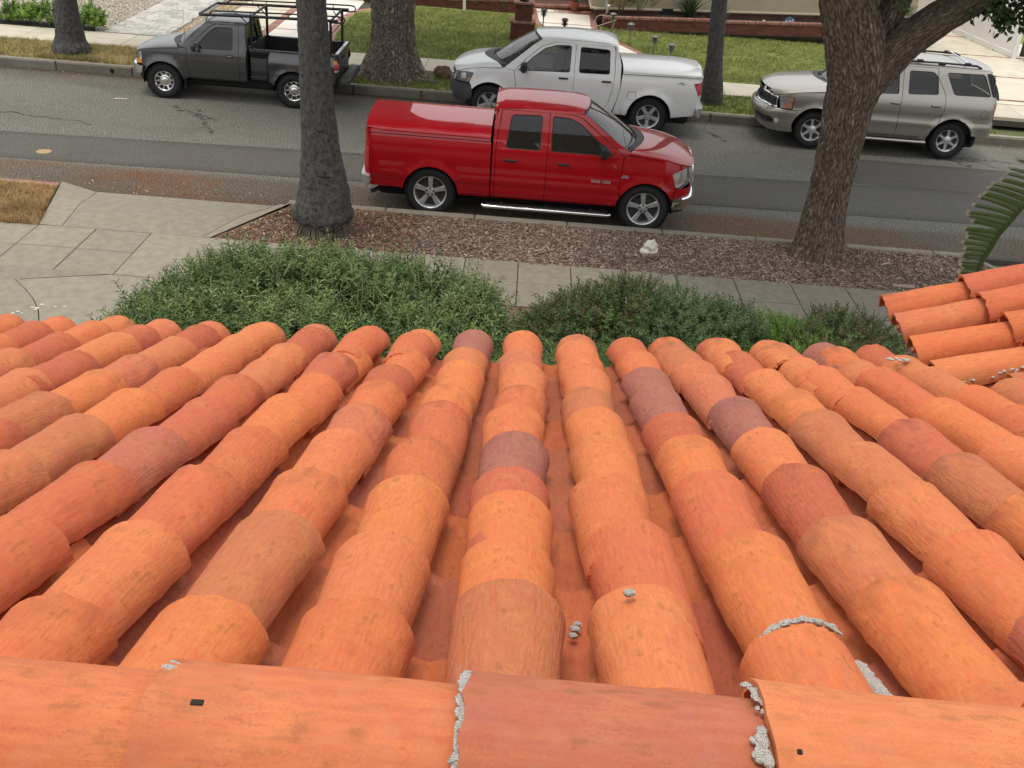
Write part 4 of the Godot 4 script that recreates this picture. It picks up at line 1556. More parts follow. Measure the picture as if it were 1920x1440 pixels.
func wheel_set(car: Node3D, r: float, width: float, rim: float, style: String, hub_mat: Material):
	var tyre := MB.new()
	var h := width / 2.0
	var t := Transform3D(Basis(Vector3.RIGHT, PI / 2), Vector3.ZERO)
	# the axis of the lathe becomes z
	tyre.lathe(t, [Vector2(rim - 0.005, h * 0.62), Vector2(rim + 0.012, h * 0.90), Vector2(rim + (r - rim) * 0.45, h * 1.0), Vector2(r - 0.035, h * 0.96), Vector2(r - 0.012, h * 0.84), Vector2(r - 0.002, h * 0.66), Vector2(r, 0.0), Vector2(r - 0.002, -h * 0.66), Vector2(r - 0.012, -h * 0.84), Vector2(r - 0.035, -h * 0.96), Vector2(rim, -h * 0.9)], 48)
	# tread blocks
	for k in 44:
		for row in [-0.42, 0.0, 0.42]:
			var a := TAU * (k + (0.5 if row == 0.0 else 0.0)) / 44.0
			var b := Basis(Vector3.BACK, a)
			tyre.box(Transform3D(b, b * Vector3(0, r + 0.0015, 0) + Vector3(0, 0, row * width)), Vector3(TAU * r / 44.0 * 0.66, 0.008, width * 0.30), 0.0)
	var tm := tyre.done()
	var barrel := MB.new()
	barrel.lathe(t, [Vector2(rim * 0.90, -h * 0.5), Vector2(rim * 0.92, h * 0.45), Vector2(rim * 0.955, h * 0.72), Vector2(rim + 0.008, h * 0.80), Vector2(rim + 0.010, h * 0.70)].map(func(q): return Vector2(q.x, q.y)), 48)
	var rm := barrel.done()
	var back := MB.new()
	back.lathe(t, [Vector2(rim * 0.9, h * 0.05), Vector2(rim * 0.55, h * 0.0), Vector2(0.0005, h * 0.0)], 32)
	# brake disc
	back.lathe(t, [Vector2(rim * 0.66, h * 0.10), Vector2(rim * 0.66, h * 0.16), Vector2(rim * 0.3, h * 0.17)], 32)
	var bm := back.done()
	var sp := MB.new()
	var hub := MB.new()
	match style:
		"five":
			for k in 5:
				spoke(sp, TAU * k / 5.0 + PI / 10, rim * 0.16, rim * 0.98, 0.058, 0.098, h * 0.56, h * 0.66, 0.03)
			hub.lathe(t, [Vector2(rim * 0.30, h * 0.3), Vector2(rim * 0.29, h * 0.56), Vector2(rim * 0.26, h * 0.60), Vector2(rim * 0.13, h * 0.60), Vector2(rim * 0.12, h * 0.68), Vector2(0.0005, h * 0.70)], 24)
		"fat_five":
			for k in 5:
				spoke(sp, TAU * k / 5.0 + PI / 2 + PI, rim * 0.2, rim * 0.98, 0.072, 0.088, h * 0.52, h * 0.60, 0.035)
			hub.lathe(t, [Vector2(rim * 0.36, h * 0.3), Vector2(rim * 0.35, h * 0.54), Vector2(rim * 0.20, h * 0.56), Vector2(rim * 0.19, h * 0.66), Vector2(0.0005, h * 0.68)], 24)
		"six":
			for k in 6:
				spoke(sp, TAU * k / 6.0 + PI / 6, rim * 0.2, rim * 0.98, 0.075, 0.040, h * 0.62, h * 0.66, 0.03)
				spoke(sp, TAU * k / 6.0 + PI / 6, rim * 0.68, rim * 0.99, 0.036, 0.105, h * 0.60, h * 0.65, 0.03)
			hub.lathe(t, [Vector2(rim * 0.40, h * 0.3), Vector2(rim * 0.38, h * 0.64), Vector2(rim * 0.34, h * 0.68), Vector2(0.0005, h * 0.72)], 6 * 4)
		"slots":
			for k in 10:
				spoke(sp, TAU * k / 10.0, rim * 0.45, rim * 0.92, 0.055, 0.052, h * 0.30, h * 0.46, 0.02)
			hub.lathe(t, [Vector2(rim * 0.62, h * 0.2), Vector2(rim * 0.58, h * 0.36), Vector2(rim * 0.46, h * 0.42), Vector2(rim * 0.34, h * 0.44), Vector2(rim * 0.33, h * 0.75), Vector2(rim * 0.26, h * 0.82), Vector2(0.0005, h * 0.84)], 28)
	# nuts
	var nuts := MB.new()
	var nn := 5 if style == "five" else 6
	if style == "five" or style == "fat_five":
		for k in nn:
			var a := TAU * k / nn + PI / 2
			nuts.lathe(Transform3D(t.basis, Vector3(cos(a), sin(a), 0) * rim * 0.225), [Vector2(0.017, h * 0.5), Vector2(0.016, h * 0.64), Vector2(0.0005, h * 0.65)], 8)
	var sm := sp.done()
	var hm := hub.done()
	for fx in [0.0, K.base]:
		for s in [1.0, -1.0]:
			var b := Basis.IDENTITY if s > 0 else Basis(Vector3.UP, PI)
			var turn := Basis(Vector3.BACK, (0.0 if fx == 0.0 else 0.09))
			var w := obj("wheel", tm, M.tyre, car, Transform3D(b * turn, Vector3(fx, r, s * (K.w - K.wheel_in - h))))
			obj("rim", rm, hub_mat, w)
			obj("brake_disc", bm, M.alloy_dark, w)
			obj("spokes", sm, hub_mat, w)
			obj("hub", hm, hub_mat, w)
			if nuts.v.size():
				obj("wheel_nuts", nuts.done(), M.alloy_dark, w)

func spoke(m: MB, ang: float, r0: float, r1: float, w0: float, w1: float, z0: float, z1: float, thick: float):
	var b := Basis(Vector3.BACK, ang - PI / 2)
	var n := 5
	for k in n:
		var f := float(k) / n
		var g := float(k + 1) / n
		var ya := lerpf(r0, r1, f)
		var yb := lerpf(r0, r1, g)
		var wa := lerpf(w0, w1, f) / 2
		var wb := lerpf(w0, w1, g) / 2
		var za := lerpf(z0, z1, f)
		var zb := lerpf(z0, z1, g)
		m.quad(b * Vector3(-wa * 0.72, ya, za), b * Vector3(wa * 0.72, ya, za), b * Vector3(wb * 0.72, yb, zb), b * Vector3(-wb * 0.72, yb, zb))
		m.quad(b * Vector3(wa * 0.72, ya, za), b * Vector3(wa, ya, za - 0.014), b * Vector3(wb, yb, zb - 0.014), b * Vector3(wb * 0.72, yb, zb))
		m.quad(b * Vector3(-wa, ya, za - 0.014), b * Vector3(-wa * 0.72, ya, za), b * Vector3(-wb * 0.72, yb, zb), b * Vector3(-wb, yb, zb - 0.014))
		m.quad(b * Vector3(wa, ya, za - 0.014), b * Vector3(wa, ya, za - thick - 0.014), b * Vector3(wb, yb, zb - thick - 0.014), b * Vector3(wb, yb, zb - 0.014))
		m.quad(b * Vector3(-wa, ya, za - thick - 0.014), b * Vector3(-wa, ya, za - 0.014), b * Vector3(-wb, yb, zb - 0.014), b * Vector3(-wb, yb, zb - thick - 0.014))

func wheel_wells(car: Node3D):
	for fx in [0.0, K.base]:
		var m := MB.new()
		var r: float = K.arch + 0.012
		m.grid(23, 2, func(i: int, j: int):
			var a := deg_to_rad(lerpf(K.get("well", -8.0), 188.0, i / 22.0))
			return Vector3(r * cos(a), r * sin(a), -0.03 - 0.45 * j), true)
		m.grid(23, 2, func(i: int, j: int):
			var a := deg_to_rad(lerpf(K.get("well", -8.0), 188.0, i / 22.0))
			return Vector3(r * cos(a), r * sin(a), -0.48) * Vector3(1.0 if j == 0 else 0.0, 1.0 if j == 0 else 0.0, 1.0), true)
		var mesh := m.done()
		obj("wheel_well", mesh, M.under, car, xf(Vector3(fx, K.wheel_y, K.w)))
		obj("wheel_well", mesh, M.under, car, Transform3D(MIRROR, Vector3(fx, K.wheel_y, -K.w)))

# a windscreen or back window: ruled between a lower and an upper curve, z goes from -1 to 1
func ruled(lower: Callable, upper: Callable, belly: float) -> Callable:
	return func(a: float, b: float):
		var p: Vector3 = lower.call(-a)
		var q: Vector3 = upper.call(-a)
		var r := p.lerp(q, b)
		var n := Vector3(q.y - p.y, p.x - q.x, 0).normalized()
		return r + n * belly * (1.0 - pow(2.0 * b - 1.0, 2.0))

func seats(car: Node3D, rows: Array, yb: float, mat: Material):
	for row in rows:
		for z in ([-0.42, 0.42] if row[1] else [0.0]):
			var w := 0.52 if row[1] else 1.40
			var m := MB.new()
			m.box(xf(Vector3(0.0, 0.0, 0)), Vector3(0.52, 0.20, w), 0.05)
			m.box(Transform3D(Basis(Vector3.BACK, 0.24), Vector3(-0.30, 0.34, 0)), Vector3(0.16, 0.66, w), 0.06)
			for hz in ([0.0] if row[1] else [-0.42, 0.42]):
				m.box(Transform3D(Basis(Vector3.BACK, 0.2), Vector3(-0.40, 0.76, hz)), Vector3(0.10, 0.18, 0.26), 0.04)
			obj("seat", m.done(), mat, car, xf(Vector3(row[0], yb, z)))

func steering(car: Node3D, at: Vector3):
	var m := MB.new()
	var p := []
	var r := []
	for k in 25:
		p.append(Vector3(0, sin(TAU * k / 24) * 0.19, cos(TAU * k / 24) * 0.19))
		r.append(0.016)
	m.tube(p, r, 8, false)
	m.box(xf(Vector3(0.03, 0, 0)), Vector3(0.05, 0.12, 0.16), 0.02)
	m.box(xf(Vector3(0.02, 0, 0)), Vector3(0.03, 0.03, 0.36), 0.01)
	obj("steering_wheel", m.done(), M.plastic, car, Transform3D(Basis(Vector3.BACK, -0.4), at))

func mirrors(car: Node3D, at: Vector3, size: Vector3, mat: Material):
	for s in [1.0, -1.0]:
		var m := MB.new()
		m.box(Transform3D(Basis(Vector3.UP, s * 0.12), Vector3(at.x, at.y, s * (at.z + size.z * 0.55))), size, minf(size.x, size.y) * 0.3)
		var o := obj("door_mirror", m.done(), mat, car)
		var arm := MB.new()
		arm.box(Transform3D(Basis.IDENTITY, Vector3(at.x + 0.02, at.y - size.y * 0.30, s * (at.z - 0.02))), Vector3(0.10, 0.06, 0.16), 0.02)
		obj("mirror_arm", arm.done(), M.plastic, o)
		var g := MB.new()
		g.box(Transform3D(Basis(Vector3.UP, s * 0.12), Vector3(at.x - size.x * 0.5 - 0.002, at.y, s * (at.z + size.z * 0.55))), Vector3(0.006, size.y * 0.8, size.z * 0.8), 0.002)
		obj("mirror_glass", g.done(), M.chrome, o)

func handle_mesh(l: float) -> ArrayMesh:
	var m := MB.new()
	m.box(xf(Vector3(0, 0, 0.014)), Vector3(l, 0.036, 0.026), 0.010)
	m.box(xf(Vector3(-l * 0.42, 0, 0.0)), Vector3(0.03, 0.04, 0.03), 0.008)
	m.box(xf(Vector3(l * 0.42, 0, 0.0)), Vector3(0.03, 0.04, 0.03), 0.008)
	return m.done()

# sets a mesh with its face along +z onto the side skin
func on_side(t: float, y: float, out := 0.0, roll := 0.0) -> Transform3D:
	var p := side_pt(t, y)
	var du := (side_pt(t + 0.01, y) - side_pt(t - 0.01, y)).normalized()
	var dv := side_pt(t, y + 0.01) - side_pt(t, y - 0.01)
	var n := du.cross(dv).normalized()
	return Transform3D(Basis(du, n.cross(du), n) * Basis(Vector3.BACK, roll), p + n * out)

func put_side(car: Node, called: String, mesh: Mesh, mat: Material, t: float, y: float, out := 0.0, roll := 0.0):
	var a := on_side(t, y, out, roll)
	obj(called, mesh, mat, car, a)
	obj(called, mesh, mat, car, Transform3D(MIRROR, Vector3.ZERO) * a)

func underbody(car: Node3D, x0: float, x1: float, y0: float, y1: float, w: float):
	var m := MB.new()
	m.box(xf(Vector3((x0 + x1) / 2, (y0 + y1) / 2, 0)), Vector3(x1 - x0, y1 - y0, w), 0.05)
	for fx in [0.0, K.base]:
		m.tube([Vector3(fx, K.wheel_y, -K.w + 0.3), Vector3(fx, K.wheel_y, K.w - 0.3)], [0.06, 0.06], 10)
		m.box(xf(Vector3(fx, K.wheel_y, 0.1)), Vector3(0.26, 0.26, 0.26), 0.08)
	obj("underbody", m.done(), M.under, car)

func letters(text: String, size: float, depth: float, font_name := "Droid Sans", slant := 0.0) -> TextMesh:
	var t := TextMesh.new()
	t.text = text
	var f := SystemFont.new()
	f.font_names = PackedStringArray([font_name])
	f.font_weight = 700
	t.font = f
	t.font_size = 64
	t.pixel_size = size / 64.0
	t.depth = depth
	t.curve_step = 2.0
	return t

# ---------------------------------------------------------------- the four parked vehicles
func tx(x: float) -> float:
	# the measure along the outline where its x is reached, in the front half
	var lo: float = (K.xr + K.xf) / 2.0
	var hi: float = K.t1
	for k in 40:
		var m := (lo + hi) / 2.0
		if (plan_at(m)[0] as Vector2).x < x:
			lo = m
		else:
			hi = m
	return lo

func fpts(list: Array) -> Array:
	var o := []
	for q in list:
		o.append(Vector2(tx(q[0]) if q[0] > K.xf - K.front_corner.x else q[0], q[1]))
	return o

func pts(list: Array) -> Array:
	var o := []
	for q in list:
		o.append(Vector2(q[0], q[1]))
	return o

# outline of a roof or bonnet, seen from above as (z, x): both flanks at the height ya, between two bowed ends
func deck_outline(x0: float, x1: float, b0: float, b1: float, half: Callable, n := 8) -> Array:
	var o := []
	for i in n + 1:
		var a := -1.0 + 2.0 * i / n
		o.append(Vector2(a * half.call(x0), x0 + b0 * (1.0 - a * a)))
	for i in range(1, n):
		var x := lerpf(x0, x1, float(i) / n)
		o.append(Vector2(half.call(x), x))
	for i in n + 1:
		var a := 1.0 - 2.0 * i / n
		o.append(Vector2(a * half.call(x1), x1 + b1 * (1.0 - a * a)))
	for i in range(1, n):
		var x := lerpf(x1, x0, float(i) / n)
		o.append(Vector2(-half.call(x), x))
	return o

func lamp(car: Node3D, called: String, poly: Array, inner: Array, lens: Material):
	# a lamp: a bright bowl with its bulbs behind a clear or coloured lens
	var p := panel(car, called, poly, lens, -0.004, [], 0.02, Vector2(0.05, 0.05))
	for q in inner:
		var m := skin(q[0], [], func(a: float, b: float): return side_pt(a, b), Vector2(0.05, 0.05), 0.01, q[2]).done()
		sub(p, q[3], m, q[1])

func wiper(car: Node3D, bend: Callable, pairs: Array):
	for q in pairs:
		var pp := []
		var rr := []
		for k in 7:
			var t := k / 6.0
			var p: Vector3 = bend.call(lerpf(q[0], q[2], t), lerpf(q[1], q[3], t))
			pp.append(p + Vector3(0.01, 0.012, 0))
			rr.append(0.009)
		var m := MB.new()
		m.tube(pp, rr, 5)
		obj("wiper", m.done(), M.plastic, car)

func make_cars():
	make_red_pickup()
	make_white_pickup()
	make_silver_suv()
	make_grey_pickup()

func make_red_pickup():
	var car := thing("red_pickup", "red crew cab pickup truck with hard bed cover parked at the near kerb", "pickup truck", Vector3(-1.398, 0.0, -17.50))
	K = {"w": 0.985, "bow": 0.02, "xr": -1.10, "xf": 4.40, "rear_corner": Vector2(0.10, 0.12), "front_corner": Vector2(0.62, 0.46), "rear_bow": 0.02, "front_bow": 0.05, "base": 3.571, "wheel_y": 0.415, "arch": 0.462, "flare": 0.022, "flare_w": 0.13, "wheel_in": 0.03,
		"side": [[0.36, 0.11], [0.44, 0.05], [0.56, 0.024], [0.61, 0.022], [0.64, 0.0], [0.85, -0.006], [1.06, 0.008], [1.2, 0.035], [1.30, 0.062], [1.36, 0.085], [1.6, 0.165], [1.80, 0.245], [1.92, 0.32]],
		"front": [[0.4, 0.08], [0.62, 0.03], [0.8, 0.03], [1.0, 0.05], [1.2, 0.11], [1.3, 0.2]], "rear": [[0.4, 0.06], [0.7, 0.0], [1.3, 0.015]]}
	lay_plan()
	var red: Material = M.red_paint
	underbody(car, -0.9, 4.05, 0.26, 0.56, 1.45)
	wheel_wells(car)
	wheel_set(car, 0.415, 0.27, 0.272, "five", M.alloy)
	# bed
	var bed := pts([[-1.16, 0.62], [-0.98, 0.47], [-0.45, 0.47]]) + arch_points(0, 0.462, 172, 4) + pts([[0.47, 0.41], [0.985, 0.41], [0.965, 1.335], [-1.16, 1.335]])
	var tail := pts([[-1.155, 0.83], [-1.03, 0.80], [-1.005, 0.86], [-1.02, 1.13], [-1.155, 1.15]])
	panel(car, "bed_side", bed, red, 0.0, [tail])
	lamp(car, "tail_lamp", shrunk(tail, 0.004), [[pts([[-1.15, 0.93], [-1.04, 0.93], [-1.04, 1.03], [-1.15, 1.03]]), M.lamp_red, -0.008, "bulb_lens"]], M.lamp_red)
	panel(car, "tailgate", pts([[K.t0, 0.62], [-1.175, 0.62], [-1.175, 1.335], [K.t0, 1.335]]), red)
	panel(car, "rear_bumper", pts([[K.t0, 0.47], [-1.04, 0.47], [-0.985, 0.56], [-1.0, 0.66], [K.t0, 0.66]]), M.alloy, -0.06, [], 0.08)
	# hard cover on the bed
	var lid_z := func(x: float): return edge_z(x, 1.335) + 0.004
	top_panel(car, "bed_cover", deck_outline(-1.075, 0.955, -0.03, 0.0, lid_z), func(a: float, b: float): return dome(b, a, 1.402, edge_z(clampf(b, -1.0, 0.94), 1.335) + 0.004, 0.035, 0.075), red, 0.0, [], 0.03, Vector2(0.06, 0.12))
	panel(car, "cover_edge", pts([[-1.165, 1.343], [0.955, 1.343], [0.955, 1.400], [-1.165, 1.400]]), red, -0.012, [], 0.03)
	# cab
	panel(car, "cab_corner", pts([[1.0, 0.42], [1.046, 0.42], [1.046, 1.30], [1.10, 1.80], [1.11, 1.835], [1.05, 1.80], [1.0, 1.66]]), red)
	var g1 := rounded(pts([[1.20, 1.262], [1.775, 1.262], [1.775, 1.795], [1.27, 1.775]]), 0.06)
	var g2 := rounded(pts([[1.94, 1.262], [2.99, 1.262], [2.94, 1.30], [2.66, 1.52], [2.40, 1.715], [2.22, 1.785], [1.94, 1.80]]), 0.05)
	var d1 := panel(car, "rear_door", pts([[1.054, 0.42], [1.888, 0.42], [1.888, 1.835], [1.118, 1.83], [1.054, 1.30]]), red, 0.0, [g1])
	var d2 := panel(car, "front_door", pts([[1.896, 0.42], [3.09, 0.42], [3.125, 0.60], [3.13, 1.02], [3.145, 1.27], [2.80, 1.52], [2.42, 1.79], [2.26, 1.83], [1.896, 1.835]]), red, 0.0, [g2])
	for q in [[d1, g1, M.tint], [d2, g2, M.tint]]:
		var gm := skin(shrunk(q[1], 0.016), [], func(a: float, b: float): return side_pt(a, b), Vector2(0.12, 0.12), 0.0, 0.014).done()
		sub(q[0], "window", gm, q[2])
		var seal := skin(q[1], [shrunk(q[1], 0.017)], func(a: float, b: float): return side_pt(a, b), Vector2(0.12, 0.12), 0.012, 0.010).done()
		sub(q[0], "window_seal", seal, M.plastic)
	var sail := skin(pts([[2.70, 1.275], [2.97, 1.275], [2.72, 1.46]]), [], func(a: float, b: float): return side_pt(a, b), Vector2(0.12, 0.12), 0.01, 0.002).done()
	sub(d2, "mirror_base", sail, M.plastic)
	for q in [[d1, 1.30], [d2, 2.17]]:
		var hm := handle_mesh(0.21)
		obj("door_handle", hm, M.plastic, q[0][0], on_side(q[1], 1.075, 0.0, -0.02))
		obj("door_handle", hm, M.plastic, q[0][1], on_side(q[1], 1.075, 0.0, -0.02))
	mirrors(car, Vector3(2.80, 1.36, 0.93), Vector3(0.13, 0.20, 0.24), M.plastic)
	panel(car, "door_pillar", pts([[3.152, 1.275], [3.29, 1.325], [2.98, 1.50], [2.55, 1.80], [2.46, 1.85], [2.27, 1.838], [2.43, 1.797], [2.81, 1.527]]), red)
	panel(car, "roof_rail", pts([[1.05, 1.812], [1.12, 1.838], [2.26, 1.838], [2.46, 1.853], [2.40, 1.872], [1.6, 1.875], [1.05, 1.84]]), red)
	var roof_y := [[0.98, 1.800], [1.10, 1.845], [1.4, 1.870], [1.9, 1.877], [2.3, 1.870], [2.62, 1.845]]
	var roof_z := func(x: float): return edge_z(x, 1.87)
	top_panel(car, "roof", deck_outline(1.0, 2.43, 0.0, 0.13, roof_z), func(a: float, b: float): return dome(b, a, ramp(roof_y, b), edge_z(b, 1.87), 0.035, 0.03), red, 0.0, [], 0.02, Vector2(0.06, 0.08))
	var back := func(a: float, b: float): return Vector3(1.0 + 0.02 * clampf(b - 1.35, 0.0, 1.0), b, a)
	var bw := rounded(pts([[-0.62, 1.40], [0.62, 1.40], [0.55, 1.74], [-0.55, 1.74]]), 0.06)
	var cw := obj("cab_back", skin(pts([[-0.90, 0.6], [0.90, 0.6], [0.90, 1.32], [0.72, 1.80], [0.66, 1.86], [-0.66, 1.86], [-0.72, 1.80], [-0.90, 1.32]]), [bw], back, Vector2(0.3, 0.2), 0.02).done(), red, car)
	obj("back_window", skin(bw, [], back, Vector2(0.3, 0.2), 0.0, 0.012).done(), M.tint, cw)
	# windscreen
	var lo := func(a: float): return Vector3(3.42 - 0.28 * a * a, 1.345 + 0.02 * (1.0 - a * a), a * 0.895)
	var hi := func(a: float): return Vector3(2.555 - 0.12 * a * a, 1.905 - 0.052 * a * a, a * 0.70)
	var ws := ruled(lo, hi, 0.03)
	var wo := obj("windscreen", skin(pts([[-0.97, 0.02], [0.97, 0.02], [0.97, 0.97], [-0.97, 0.97]]), [], ws, Vector2(0.12, 0.1), 0.0, 0.004).done(), M.windscreen, car)
	obj("windscreen_seal", skin(pts([[-1.0, 0.0], [1.0, 0.0], [1.0, 1.0], [-1.0, 1.0]]), [pts([[-0.97, 0.02], [0.97, 0.02], [0.97, 0.97], [-0.97, 0.97]])], ws, Vector2(0.12, 0.1), 0.01).done(), M.plastic, wo)
	wiper(car, ws, [[0.10, 0.06, 0.82, 0.10], [-0.80, 0.06, -0.06, 0.12]])
	# bonnet, cowl, wings
	var hood_y := [[3.1, 1.325], [3.4, 1.305], [3.8, 1.262], [4.1, 1.205], [4.3, 1.14], [4.45, 1.06]]
	var hood_z := func(x: float): return edge_z(x, 1.2)
	var hood := func(a: float, b: float): return dome(b, a, ramp(hood_y, b), edge_z(minf(b, 4.37), 1.2), 0.050, 0.045)
	var cowl_o := []
	for i in 13:
		var a := -1.0 + i / 6.0
		cowl_o.append(Vector2(a * 0.90, 3.52 - 0.30 * a * a))
	for i in 13:
		var a := 1.0 - i / 6.0
		cowl_o.append(Vector2(a * 0.90, 3.40 - 0.30 * a * a))
	top_panel(car, "cowl", cowl_o, hood, M.plastic, 0.006)
	var hp := []
	for i in 13:
		var a := -1.0 + i / 6.0
		hp.append(Vector2(a * (0.905 if absf(a) < 1.0 else edge_z(3.22, 1.2)), 3.53 - 0.305 * a * a))
	for x in [3.5, 3.8, 4.0, 4.1, 4.2, 4.3]:
		hp.append(Vector2(edge_z(x, 1.2), x))
	for i in 9:
		var a := 1.0 - i / 4.0
		hp.append(Vector2(a * 0.50, 4.36 + 0.03 * (1.0 - a * a)))
	for x in [4.3, 4.2, 4.1, 4.0, 3.8, 3.5]:
		hp.append(Vector2(-edge_z(x, 1.2), x))
	top_panel(car, "bonnet", hp, hood, red, 0.0, [], 0.03, Vector2(0.07, 0.08))
	var hl := fpts([[4.055, 0.825], [4.14, 0.80], [4.28, 0.87], [4.335, 0.96], [4.32, 1.13], [4.24, 1.125], [4.07, 1.08], [3.985, 1.045]])
	var wing := pts([[3.105, 0.42]]) + arch_points(3.571, 0.462, 182, 20) + fpts([[4.03, 0.62], [4.04, 0.80], [4.05, 0.82], [3.975, 1.05], [4.07, 1.09], [4.24, 1.135], [4.33, 1.14], [4.3, 1.15], [4.1, 1.207], [3.8, 1.264]]) + pts([[3.4, 1.307], [3.30, 1.318], [3.16, 1.27], [3.138, 1.02], [3.133, 0.60]])
	panel(car, "wing", wing, red)
	panel(car, "front_apron", fpts([[4.04, 0.63], [4.40, 0.63]]) + pts([[K.t1, 0.63], [K.t1, 0.79]]) + fpts([[4.31, 0.79], [4.15, 0.79], [4.06, 0.80]]), red)
	panel(car, "front_bumper", fpts([[4.02, 0.44], [4.40, 0.44]]) + pts([[K.t1, 0.44], [K.t1, 0.625]]) + fpts([[4.40, 0.625], [4.02, 0.625]]), M.chrome, -0.035, [], 0.06)
	panel(car, "bumper_air_dam", fpts([[4.06, 0.34], [4.40, 0.34]]) + pts([[K.t1, 0.34], [K.t1, 0.435]]) + fpts([[4.40, 0.435], [4.04, 0.435]]), M.plastic, 0.02, [], 0.05)
	lamp(car, "headlight", hl, [[fpts([[4.10, 0.86], [4.25, 0.90], [4.29, 0.97], [4.28, 1.08], [4.16, 1.06]]), M.reflector, 0.035, "reflector"], [fpts([[4.06, 0.88], [4.095, 0.89], [4.10, 0.97], [4.07, 0.97]]), M.lamp_amber, 0.004, "turn_lamp"], [hl, M.lamp_white, 0.06, "lamp_bowl"]], M.lens)
	var gx := tx(4.345)
	var gh := [pts([[gx + 0.035, 0.84], [K.t1 - 0.03, 0.84], [K.t1 - 0.03, 0.99], [gx + 0.035, 0.99]]), pts([[gx + 0.035, 1.03], [K.t1 - 0.03, 1.03], [K.t1 - 0.03, 1.17], [gx + 0.035, 1.17]])]
	var grille := panel(car, "grille", pts([[gx, 0.80], [K.t1, 0.80], [K.t1, 1.21], [gx, 1.16]]), M.chrome, -0.022, gh, 0.05, Vector2(0.06, 0.06))
	sub(grille, "grille_mesh", skin(pts([[gx + 0.01, 0.81], [K.t1, 0.81], [K.t1, 1.19], [gx + 0.01, 1.14]]), [], func(a: float, b: float): return side_pt(a, b), Vector2(0.1, 0.1), 0.0, 0.02).done(), M.plastic)
	# steps, badge letters, aerial, tow bar
	for s in [1.0, -1.0]:
		var st := MB.new()
		st.tube([Vector3(0.88, 0.285, s * 0.98), Vector3(0.92, 0.275, s * 1.0), Vector3(2.98, 0.275, s * 1.0), Vector3(3.02, 0.285, s * 0.98)], [0.032, 0.036, 0.036, 0.032], 12)
		var so := obj("side_step", st.done(), M.chrome, car)
		var tr := MB.new()
		tr.box(xf(Vector3(1.95, 0.315, s * 0.955)), Vector3(2.05, 0.012, 0.10), 0.004)
		for bx in [1.2, 1.95, 2.7]:
			tr.box(xf(Vector3(bx, 0.31, s * 0.85)), Vector3(0.06, 0.05, 0.25), 0.005)
		obj("step_pad", tr.done(), M.plastic, so)
	var ram := letters("RAM 1500", 0.070, 0.004)
	put_side(car, "badge_letters", ram, M.alloy, 2.81, 0.845, 0.003, -0.01)
	var hemi := letters("HEMI", 0.040, 0.004)
	put_side(car, "badge_letters", hemi, M.alloy, 3.20, 0.965, 0.003)
	put_side(car, "badge", box_mesh(Vector3(0.14, 0.010, 0.004)), M.alloy, 3.20, 0.94, 0.002)
	var aer := MB.new()
	aer.tube([Vector3(3.19, 1.30, 0.88), Vector3(3.17, 1.36, 0.88), Vector3(2.98, 2.05, 0.87)], [0.012, 0.004, 0.002], 6)
	obj("aerial", aer.done(), M.plastic, car)
	var hitch := MB.new()
	hitch.tube([Vector3(-0.75, 0.40, 0.62), Vector3(-0.95, 0.32, 0.74), Vector3(-1.0, 0.31, 0.78)], [0.035, 0.035, 0.035], 10)
	obj("exhaust_pipe", hitch.done(), M.plastic, car)
	seats(car, [[2.35, true], [1.55, false]], 0.86, M.seat)
	steering(car, Vector3(2.78, 1.22, -0.42))
	obj("dashboard", box_mesh(Vector3(0.5, 0.4, 1.6), 0.08, xf(Vector3(3.12, 1.10, 0))), M.interior, car)
	obj("cab_floor", box_mesh(Vector3(2.3, 0.25, 1.70), 0.02, xf(Vector3(2.1, 0.62, 0))), M.interior, car)
	obj("engine_bay", box_mesh(Vector3(0.95, 0.5, 1.3), 0.05, xf(Vector3(3.72, 0.86, 0))), M.under, car)
	obj("bed_inside", box_mesh(Vector3(1.95, 0.7, 1.55), 0.03, xf(Vector3(-0.03, 0.96, 0))), M.under, car)

